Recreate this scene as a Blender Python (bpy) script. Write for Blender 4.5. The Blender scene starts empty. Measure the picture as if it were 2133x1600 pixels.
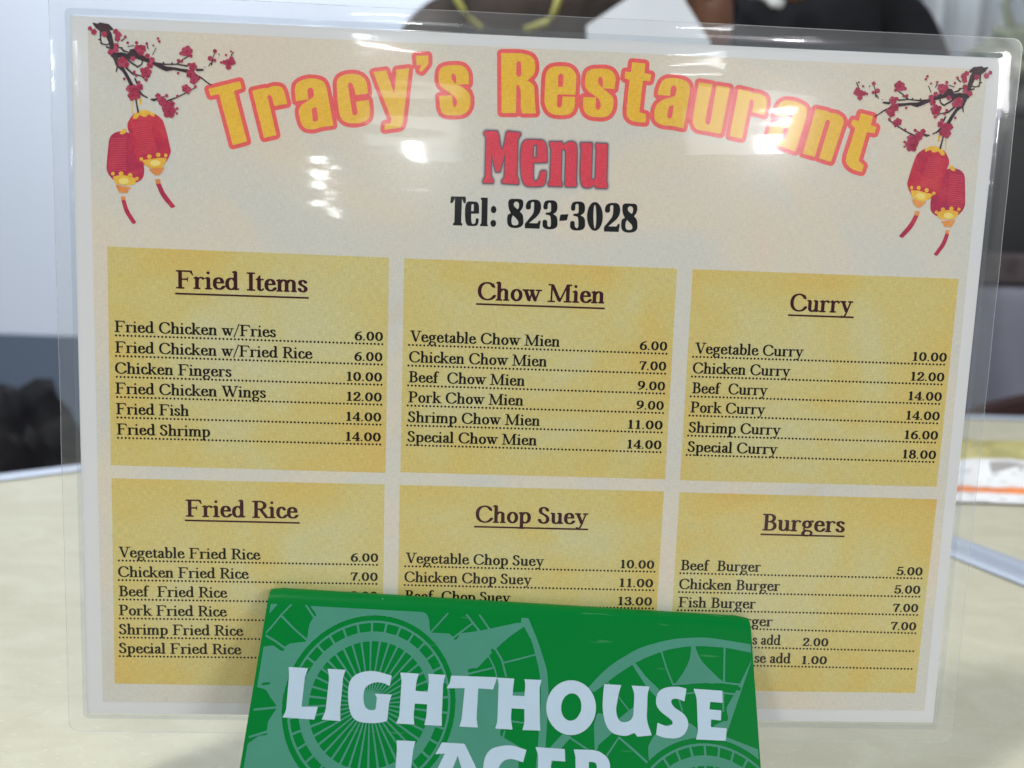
import bpy, bmesh, math, random
from mathutils import Vector, Matrix, noise
from mathutils.geometry import delaunay_2d_cdt

random.seed(7)
scene = bpy.context.scene
COL = scene.collection
V = Vector

# ---------------------------------------------------------------- camera
CAM_Z = 0.188334                                   # lens above the table top (z = 0 is the table)
CAM_ROT = Matrix(((0.999391, -0.034899, 0.0), (0.006659, 0.190693, -0.981627), (0.034258, 0.981029, 0.190809)))
cd = bpy.data.cameras.new('camera'); cam = bpy.data.objects.new('camera', cd); COL.objects.link(cam)
cam.matrix_world = Matrix.Translation((0, 0, CAM_Z)) @ CAM_ROT.to_4x4()
cd.sensor_width = 36; cd.lens = 28.945; cd.clip_start = 0.01; cd.clip_end = 60
cd.dof.use_dof = True; cd.dof.focus_distance = 0.262; cd.dof.aperture_fstop = 9.5
scene.camera = cam
scene.view_settings.view_transform = 'Standard'; scene.view_settings.look = 'None'
scene.view_settings.exposure = -0.12; scene.view_settings.gamma = 1.0
scene.cycles.max_bounces = 10; scene.cycles.transparent_max_bounces = 16

# ---------------------------------------------------------------- light (indoor room, ceiling lamps, added fill lights)
world = bpy.data.worlds.new('World'); scene.world = world; world.use_nodes = True
bg = world.node_tree.nodes['Background']
bg.inputs['Color'].default_value = (0.88, 0.94, 1.0, 1); bg.inputs['Strength'].default_value = 0.26

def area(name, loc, target, sx, sy, power, color=(1, 1, 1)):
    l = bpy.data.lights.new(name, 'AREA'); l.shape = 'RECTANGLE'; l.size = sx; l.size_y = sy
    l.energy = power; l.color = color
    o = bpy.data.objects.new(name, l); COL.objects.link(o)
    o.location = loc; o.rotation_euler = (V(target) - V(loc)).to_track_quat('-Z', 'Y').to_euler()
    return o
area('overhead_light', (-0.80, -0.22, 1.85), (0, 0.3, 0.05), 0.20, 0.16, 24, (1.0, 0.98, 0.94))
area('menu_fill', (1.90, -1.50, 1.15), (0, 0.25, 0.12), 0.7, 0.5, 26, (1.0, 0.985, 0.96))  # unseen fill light behind right, added to brighten the menu
area('overhead_light', (-0.5, 1.3, 1.9), (-0.5, 2.2, 0.2), 1.6, 0.4, 33, (0.95, 0.98, 1.0))
area('overhead_light', (0.1, 0.75, 1.9), (0.0, 0.3, 0), 0.5, 0.3, 6, (1.0, 0.99, 0.96))  # unseen fill from above, added to brighten the holder's fold
# rows of lamps at the far end of the room behind the photographer, seen mirrored in the laminate
area('tube_lamp', (-1.36, -8.5, 1.88), (0, 0.25, 0.15), 0.12, 0.07, 3.2, (0.93, 0.97, 1.0))
area('tube_lamp', (-1.28, -8.9, 1.75), (0, 0.25, 0.15), 0.07, 0.04, 1.5, (0.93, 0.97, 1.0))
area('tube_lamp', (-0.28, -6.5, 1.76), (0, 0.25, 0.15), 0.10, 0.18, 10, (0.93, 0.97, 1.0))
area('diffuser_panel', (-0.30, -6.2, 1.86), (0, 0.25, 0.15), 0.70, 0.36, 4.2, (0.93, 0.97, 1.0))
area('tube_lamp', (2.40, -5.5, 1.80), (0, 0.25, 0.15), 0.16, 0.22, 17, (0.98, 0.94, 1.0))
area('diffuser_panel', (2.15, -5.4, 1.86), (0, 0.25, 0.15), 0.80, 0.46, 7.0, (0.98, 0.96, 1.0))
area('tube_lamp', (-0.42, -4.5, 1.92), (0, 0.25, 0.15), 0.34, 0.04, 4.0, (0.93, 0.97, 1.0))
area('tube_lamp', (1.45, -4.3, 1.90), (0, 0.25, 0.15), 0.30, 0.03, 1.6, (0.93, 0.97, 1.0))
area('tube_lamp', (-2.43, -5.0, 1.9), (0, 0.25, 0.15), 0.05, 0.24, 1.5, (0.93, 0.97, 1.0))

# ---------------------------------------------------------------- helpers
def tag(o, label=None, cat=None, group=None, kind=None):
    if label: o['label'] = label
    if cat: o['category'] = cat
    if group: o['group'] = group
    if kind: o['kind'] = kind
    return o
def empty(name, mat=None, loc=None):
    o = bpy.data.objects.new(name, None); COL.objects.link(o); o.empty_display_size = 0.02
    if mat is not None: o.matrix_world = mat
    if loc is not None: o.location = loc
    return o
def mesh(name, verts, faces, m, parent=None, smooth=False):
    me = bpy.data.meshes.new(name); me.from_pydata([tuple(v) for v in verts], [], faces); me.update()
    if m is not None:
        for q in (m if isinstance(m, (list, tuple)) else [m]): me.materials.append(q)
    if smooth:
        for p in me.polygons: p.use_smooth = True
    o = bpy.data.objects.new(name, me); COL.objects.link(o)
    if parent is not None: o.parent = parent
    return o
def from_bm(name, bm, m, parent=None, smooth=False):
    me = bpy.data.meshes.new(name); bmesh.ops.recalc_face_normals(bm, faces=bm.faces[:]); bm.to_mesh(me); bm.free()
    me.materials.append(m)
    if smooth:
        for p in me.polygons: p.use_smooth = True
    o = bpy.data.objects.new(name, me); COL.objects.link(o)
    if parent is not None: o.parent = parent
    return o
def box_bm(bm, c, s, rot=None, bev=0.0):
    r = bmesh.ops.create_cube(bm, size=1.0)
    vs = r['verts']
    for v in vs: v.co = V((v.co.x*s[0], v.co.y*s[1], v.co.z*s[2]))
    if bev:
        es = list({e for v in vs for e in v.link_edges})
        g = bmesh.ops.bevel(bm, geom=es, offset=bev, segments=3, affect='EDGES', profile=0.6)
        vs = list({v for f in g['faces'] for v in f.verts} | {v for v in vs if v.is_valid})
    for v in vs:
        p = v.co.copy()
        if rot is not None: p = rot @ p
        v.co = p + V(c)
def tube(name, pts, rad, m, parent=None, n=8):
    pts = [V(p) for p in pts]; vs = []; fs = []
    for i, p in enumerate(pts):
        d = (pts[min(i+1, len(pts)-1)] - pts[max(i-1, 0)]).normalized()
        a = d.orthogonal().normalized(); b = d.cross(a)
        r = rad[i] if isinstance(rad, (list, tuple)) else rad
        for k in range(n):
            t = 2*math.pi*k/n; vs.append(p + a*math.cos(t)*r + b*math.sin(t)*r)
    for i in range(len(pts)-1):
        for k in range(n): fs.append((i*n+k, i*n+(k+1) % n, (i+1)*n+(k+1) % n, (i+1)*n+k))
    fs.append(tuple(range(n))[::-1]); fs.append(tuple((len(pts)-1)*n+k for k in range(n)))
    return mesh(name, vs, fs, m, parent, True)

# ---------------------------------------------------------------- materials
def new_mat(name):
    m = bpy.data.materials.new(name); m.use_nodes = True; nt = m.node_tree
    return m, nt, nt.nodes['Principled BSDF']
def simple(name, col, rough=0.5, spec=0.5, metal=0.0, coat=0.0, noise_amt=0.0, nscale=8.0, bump=0.0, bscale=200.0):
    m, nt, b = new_mat(name)
    b.inputs['Base Color'].default_value = (*col, 1); b.inputs['Roughness'].default_value = rough
    b.inputs['Specular IOR Level'].default_value = spec; b.inputs['Metallic'].default_value = metal
    b.inputs['Coat Weight'].default_value = coat; b.inputs['Coat Roughness'].default_value = 0.08
    tc = nt.nodes.new('ShaderNodeTexCoord')
    if noise_amt:
        n = nt.nodes.new('ShaderNodeTexNoise'); n.inputs['Scale'].default_value = nscale; n.inputs['Detail'].default_value = 6
        nt.links.new(tc.outputs['Object'], n.inputs['Vector'])
        r = nt.nodes.new('ShaderNodeValToRGB')
        r.color_ramp.elements[0].position = 0.3; r.color_ramp.elements[1].position = 0.7
        r.color_ramp.elements[0].color = (*[c*(1-noise_amt) for c in col], 1)
        r.color_ramp.elements[1].color = (*[min(1, c*(1+noise_amt)) for c in col], 1)
        nt.links.new(n.outputs['Fac'], r.inputs['Fac']); nt.links.new(r.outputs['Color'], b.inputs['Base Color'])
    if bump:
        n = nt.nodes.new('ShaderNodeTexNoise'); n.inputs['Scale'].default_value = bscale; n.inputs['Detail'].default_value = 4
        nt.links.new(tc.outputs['Object'], n.inputs['Vector'])
        bp = nt.nodes.new('ShaderNodeBump'); bp.inputs['Strength'].default_value = bump; bp.inputs['Distance'].default_value = 0.001
        nt.links.new(n.outputs['Fac'], bp.inputs['Height']); nt.links.new(bp.outputs['Normal'], b.inputs['Normal'])
    return m
def printed(name, stops, scale=30.0, weave=0.06, rough=0.6, detail=5.0, seed=0.0, spec=0.1, edge=0.0, dist=0.9):
    """inkjet print: cloudy colour mottling under a fine linen weave; stops = [(pos, colour)...]"""
    m, nt, b = new_mat(name)
    L = nt.links.new
    tc = nt.nodes.new('ShaderNodeTexCoord')
    mp = nt.nodes.new('ShaderNodeMapping'); mp.inputs['Location'].default_value = (seed, seed*1.7, 0); L(tc.outputs['Object'], mp.inputs['Vector'])
    n = nt.nodes.new('ShaderNodeTexNoise'); n.inputs['Scale'].default_value = scale; n.inputs['Detail'].default_value = detail
    n.inputs['Roughness'].default_value = 0.55; n.inputs['Distortion'].default_value = dist
    L(mp.outputs['Vector'], n.inputs['Vector'])
    r = nt.nodes.new('ShaderNodeValToRGB'); els = r.color_ramp.elements
    for i, (p, c) in enumerate(stops):
        e = els[i] if i < 2 else els.new(p)
        e.position = p; e.color = (*c, 1)
    fac = n.outputs['Fac']
    if edge:      # aged-paper print: deeper gold towards the borders of the section
        sp = nt.nodes.new('ShaderNodeSeparateXYZ'); L(tc.outputs['Generated'], sp.inputs[0]); prev = None
        for ax in (0, 1):
            pp = nt.nodes.new('ShaderNodeMath'); pp.operation = 'PINGPONG'; pp.inputs[1].default_value = 0.5; L(sp.outputs[ax], pp.inputs[0])
            if prev is None: prev = pp
            else:
                mn = nt.nodes.new('ShaderNodeMath'); mn.operation = 'MINIMUM'; L(prev.outputs[0], mn.inputs[0]); L(pp.outputs[0], mn.inputs[1]); prev = mn
        mr = nt.nodes.new('ShaderNodeMapRange'); mr.interpolation_type = 'SMOOTHSTEP'; mr.inputs['From Max'].default_value = 0.30
        mr.inputs['To Min'].default_value = -edge; mr.inputs['To Max'].default_value = edge*0.35; L(prev.outputs[0], mr.inputs['Value'])
        ad = nt.nodes.new('ShaderNodeMath'); ad.operation = 'ADD'; L(fac, ad.inputs[0]); L(mr.outputs['Result'], ad.inputs[1]); fac = ad.outputs[0]
    L(fac, r.inputs['Fac'])
    out = r.outputs['Color']
    for sx, sy in ((500, 3500), (3500, 500)):
        m2 = nt.nodes.new('ShaderNodeMapping'); m2.inputs['Scale'].default_value = (sx, sy, 1); L(tc.outputs['Object'], m2.inputs['Vector'])
        w = nt.nodes.new('ShaderNodeTexNoise'); w.inputs['Scale'].default_value = 1.0; w.inputs['Detail'].default_value = 2
        L(m2.outputs['Vector'], w.inputs['Vector'])
        mr = nt.nodes.new('ShaderNodeMapRange'); mr.inputs['From Min'].default_value = 0.25; mr.inputs['From Max'].default_value = 0.75
        mr.inputs['To Min'].default_value = 1-weave*2; mr.inputs['To Max'].default_value = 1+weave*2
        L(w.outputs['Fac'], mr.inputs['Value'])
        mx = nt.nodes.new('ShaderNodeMix'); mx.data_type = 'RGBA'; mx.blend_type = 'MULTIPLY'; mx.inputs['Factor'].default_value = 1.0
        L(out, mx.inputs['A']); L(mr.outputs['Result'], mx.inputs['B']); out = mx.outputs['Result']
    L(out, b.inputs['Base Color'])
    b.inputs['Roughness'].default_value = rough; b.inputs['Specular IOR Level'].default_value = spec
    return m
def flecks(m, col, scale, cut, amt=0.7, stretch=(1, 1, 1), rot=0.0):
    """sparse scuffs, crumbs or dust: small marks of another colour scattered over a surface"""
    nt = m.node_tree; L = nt.links.new; b = nt.nodes['Principled BSDF']; inp = b.inputs['Base Color']
    tc = nt.nodes.new('ShaderNodeTexCoord'); mp = nt.nodes.new('ShaderNodeMapping'); mp.inputs['Scale'].default_value = stretch
    mp.inputs['Rotation'].default_value = (0, 0, rot); L(tc.outputs['Object'], mp.inputs['Vector'])
    v = nt.nodes.new('ShaderNodeTexNoise'); v.inputs['Scale'].default_value = scale; v.inputs['Detail'].default_value = 3; v.inputs['Roughness'].default_value = 0.6
    L(mp.outputs['Vector'], v.inputs['Vector'])
    mr = nt.nodes.new('ShaderNodeMapRange'); mr.inputs['From Min'].default_value = cut; mr.inputs['From Max'].default_value = cut+0.05; mr.inputs['To Max'].default_value = amt
    L(v.outputs['Fac'], mr.inputs['Value'])
    mx = nt.nodes.new('ShaderNodeMix'); mx.data_type = 'RGBA'; mx.inputs['B'].default_value = (*col, 1); L(mr.outputs['Result'], mx.inputs['Factor'])
    if inp.is_linked: L(inp.links[0].from_socket, mx.inputs['A'])
    else: mx.inputs['A'].default_value = inp.default_value
    L(mx.outputs['Result'], inp)
def film_mat(name, haze, refl, tint, rough=0.015, bump=1.0):
    """clear laminate: what is behind shows through, the surface mirrors the room through small ripples"""
    m = bpy.data.materials.new(name); m.use_nodes = True; nt = m.node_tree; L = nt.links.new
    for n in list(nt.nodes): nt.nodes.remove(n)
    out = nt.nodes.new('ShaderNodeOutputMaterial')
    tr = nt.nodes.new('ShaderNodeBsdfTransparent'); tr.inputs['Color'].default_value = (*tint, 1)
    gl = nt.nodes.new('ShaderNodeBsdfGlossy'); gl.inputs['Roughness'].default_value = rough; gl.inputs['Color'].default_value = (1, 1, 1, 1)
    df = nt.nodes.new('ShaderNodeBsdfDiffuse'); df.inputs['Color'].default_value = (0.8, 0.84, 0.88, 1)
    lw = nt.nodes.new('ShaderNodeLayerWeight'); lw.inputs['Blend'].default_value = 0.5
    p5 = nt.nodes.new('ShaderNodeMath'); p5.operation = 'POWER'; p5.inputs[1].default_value = 5; L(lw.outputs['Facing'], p5.inputs[0])
    fr = nt.nodes.new('ShaderNodeMapRange'); fr.inputs['To Min'].default_value = 0.04; fr.inputs['To Max'].default_value = 0.9; L(p5.outputs[0], fr.inputs['Value'])
    ml = nt.nodes.new('ShaderNodeMath'); ml.operation = 'MULTIPLY'; ml.inputs[1].default_value = refl; L(fr.outputs['Result'], ml.inputs[0])
    a = nt.nodes.new('ShaderNodeMixShader'); a.inputs[0].default_value = haze; L(tr.outputs[0], a.inputs[1]); L(df.outputs[0], a.inputs[2])
    g2 = nt.nodes.new('ShaderNodeBsdfGlossy'); g2.inputs['Roughness'].default_value = 0.16
    gm = nt.nodes.new('ShaderNodeMixShader'); gm.inputs[0].default_value = 0.48; L(gl.outputs[0], gm.inputs[1]); L(g2.outputs[0], gm.inputs[2])
    c = nt.nodes.new('ShaderNodeMixShader'); L(ml.outputs[0], c.inputs[0]); L(a.outputs[0], c.inputs[1]); L(gm.outputs[0], c.inputs[2])
    L(c.outputs[0], out.inputs['Surface'])
    tc = nt.nodes.new('ShaderNodeTexCoord'); prev = None
    for (sx, sy, dist, det) in ((9, 36, 0.00060*bump, 1), (26, 160, 0.00009*bump, 1)):
        mp = nt.nodes.new('ShaderNodeMapping'); mp.inputs['Scale'].default_value = (sx, sy, 1); L(tc.outputs['Object'], mp.inputs['Vector'])
        n = nt.nodes.new('ShaderNodeTexNoise'); n.inputs['Scale'].default_value = 1.0; n.inputs['Detail'].default_value = det
        L(mp.outputs['Vector'], n.inputs['Vector'])
        bp = nt.nodes.new('ShaderNodeBump'); bp.inputs['Strength'].default_value = 1.0; bp.inputs['Distance'].default_value = dist
        L(n.outputs['Fac'], bp.inputs['Height'])
        if prev is not None: L(prev, bp.inputs['Normal'])
        prev = bp.outputs['Normal']
    L(prev, gl.inputs['Normal'])
    return m

PAPER = simple('paper_white', (0.74, 0.76, 0.79), 0.6, 0.1)
BEIGE = printed('beige_print', [(0.30, (0.77, 0.66, 0.56)), (0.42, (0.73, 0.68, 0.58)), (0.52, (0.69, 0.675, 0.615)), (0.60, (0.67, 0.665, 0.63)), (0.66, (0.67, 0.63, 0.53)), (0.74, (0.69, 0.675, 0.62))], 9.0, 0.032, dist=1.8, detail=3)
YELLOW = [printed('yellow_print', [(0.12, (0.70, 0.48, 0.14)), (0.30, (0.68, 0.535, 0.175)), (0.46, (0.66, 0.57, 0.23)), (0.56, (0.65, 0.595, 0.29)), (0.72, (0.64, 0.615, 0.38))], 26.0, 0.05, seed=s, edge=0.11, dist=0.6, detail=5) for s in (0.0, 1.3, 2.9, 4.1, 5.7, 7.2)]
TITLE_RED = printed('title_red', [(0.2, (0.84, 0.11, 0.11)), (0.8, (0.88, 0.17, 0.17))], 60, 0.05)
TITLE_GOLD = printed('title_gold', [(0.2, (0.85, 0.50, 0.045)), (0.8, (0.88, 0.58, 0.09))], 50, 0.05)
MENU_RED = printed('menu_red', [(0.2, (0.72, 0.06, 0.10)), (0.8, (0.78, 0.09, 0.13))], 60, 0.06)
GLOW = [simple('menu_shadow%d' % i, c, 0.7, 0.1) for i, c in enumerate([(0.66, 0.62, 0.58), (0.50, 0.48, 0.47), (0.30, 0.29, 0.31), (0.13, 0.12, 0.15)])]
INK = simple('black_ink', (0.006, 0.005, 0.003), 0.6, 0.1)
MAROON = printed('maroon_ink', [(0.3, (0.060, 0.003, 0.007)), (0.7, (0.028, 0.004, 0.014))], 60, 0.0)
TELINK = printed('telephone_ink', [(0.3, (0.006, 0.005, 0.003)), (0.7, (0.008, 0.011, 0.014))], 60, 0.0)
BRANCH = printed('branch_ink', [(0.3, (0.02, 0.02, 0.03)), (0.75, (0.10, 0.05, 0.06))], 260, 0.0)
BLOSSOM = printed('blossom_print', [(0.25, (0.27, 0.02, 0.055)), (0.5, (0.42, 0.045, 0.10)), (0.8, (0.52, 0.11, 0.19))], 420, 0.05)
BLOSSOM_D = simple('blossom_centre_ink', (0.28, 0.02, 0.05), 0.6, 0.1)
LANT = printed('lantern_red', [(0.25, (0.42, 0.03, 0.09)), (0.5, (0.60, 0.045, 0.08)), (0.75, (0.66, 0.09, 0.10))], 110, 0.07)
LANT_D = printed('lantern_crimson', [(0.25, (0.36, 0.03, 0.10)), (0.55, (0.52, 0.04, 0.09)), (0.8, (0.60, 0.08, 0.12))], 110, 0.07)
RIB = simple('lantern_rib_ink', (0.68, 0.085, 0.12), 0.6, 0.1)
GOLD = printed('lantern_gold', [(0.3, (0.80, 0.38, 0.05)), (0.7, (0.88, 0.60, 0.08))], 200, 0.05)
GLOWY = simple('lantern_pale_yellow', (0.90, 0.74, 0.24), 0.6, 0.1)
ORANGE = printed('lantern_orange', [(0.3, (0.74, 0.25, 0.08)), (0.7, (0.84, 0.38, 0.12))], 200, 0.03)
FILM = film_mat('laminate_clear', 0.0, 1.0, (1, 1, 1), 0.045)
FILM_M = film_mat('laminate_margin', 0.03, 1.2, (0.99, 0.99, 0.99), 0.03, 0.8)  # slight diffuse haze stands in for the ceiling's reflection in the margin
FILM_S = film_mat('laminate_step', 0.06, 1.5, (0.90, 0.915, 0.93), 0.06, 1.5)  # grey tint paints in the dark refracted band beside the paper edge
RIM = film_mat('laminate_cut_edge', 0.20, 1.5, (0.9, 0.92, 0.94), 0.2)

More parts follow.
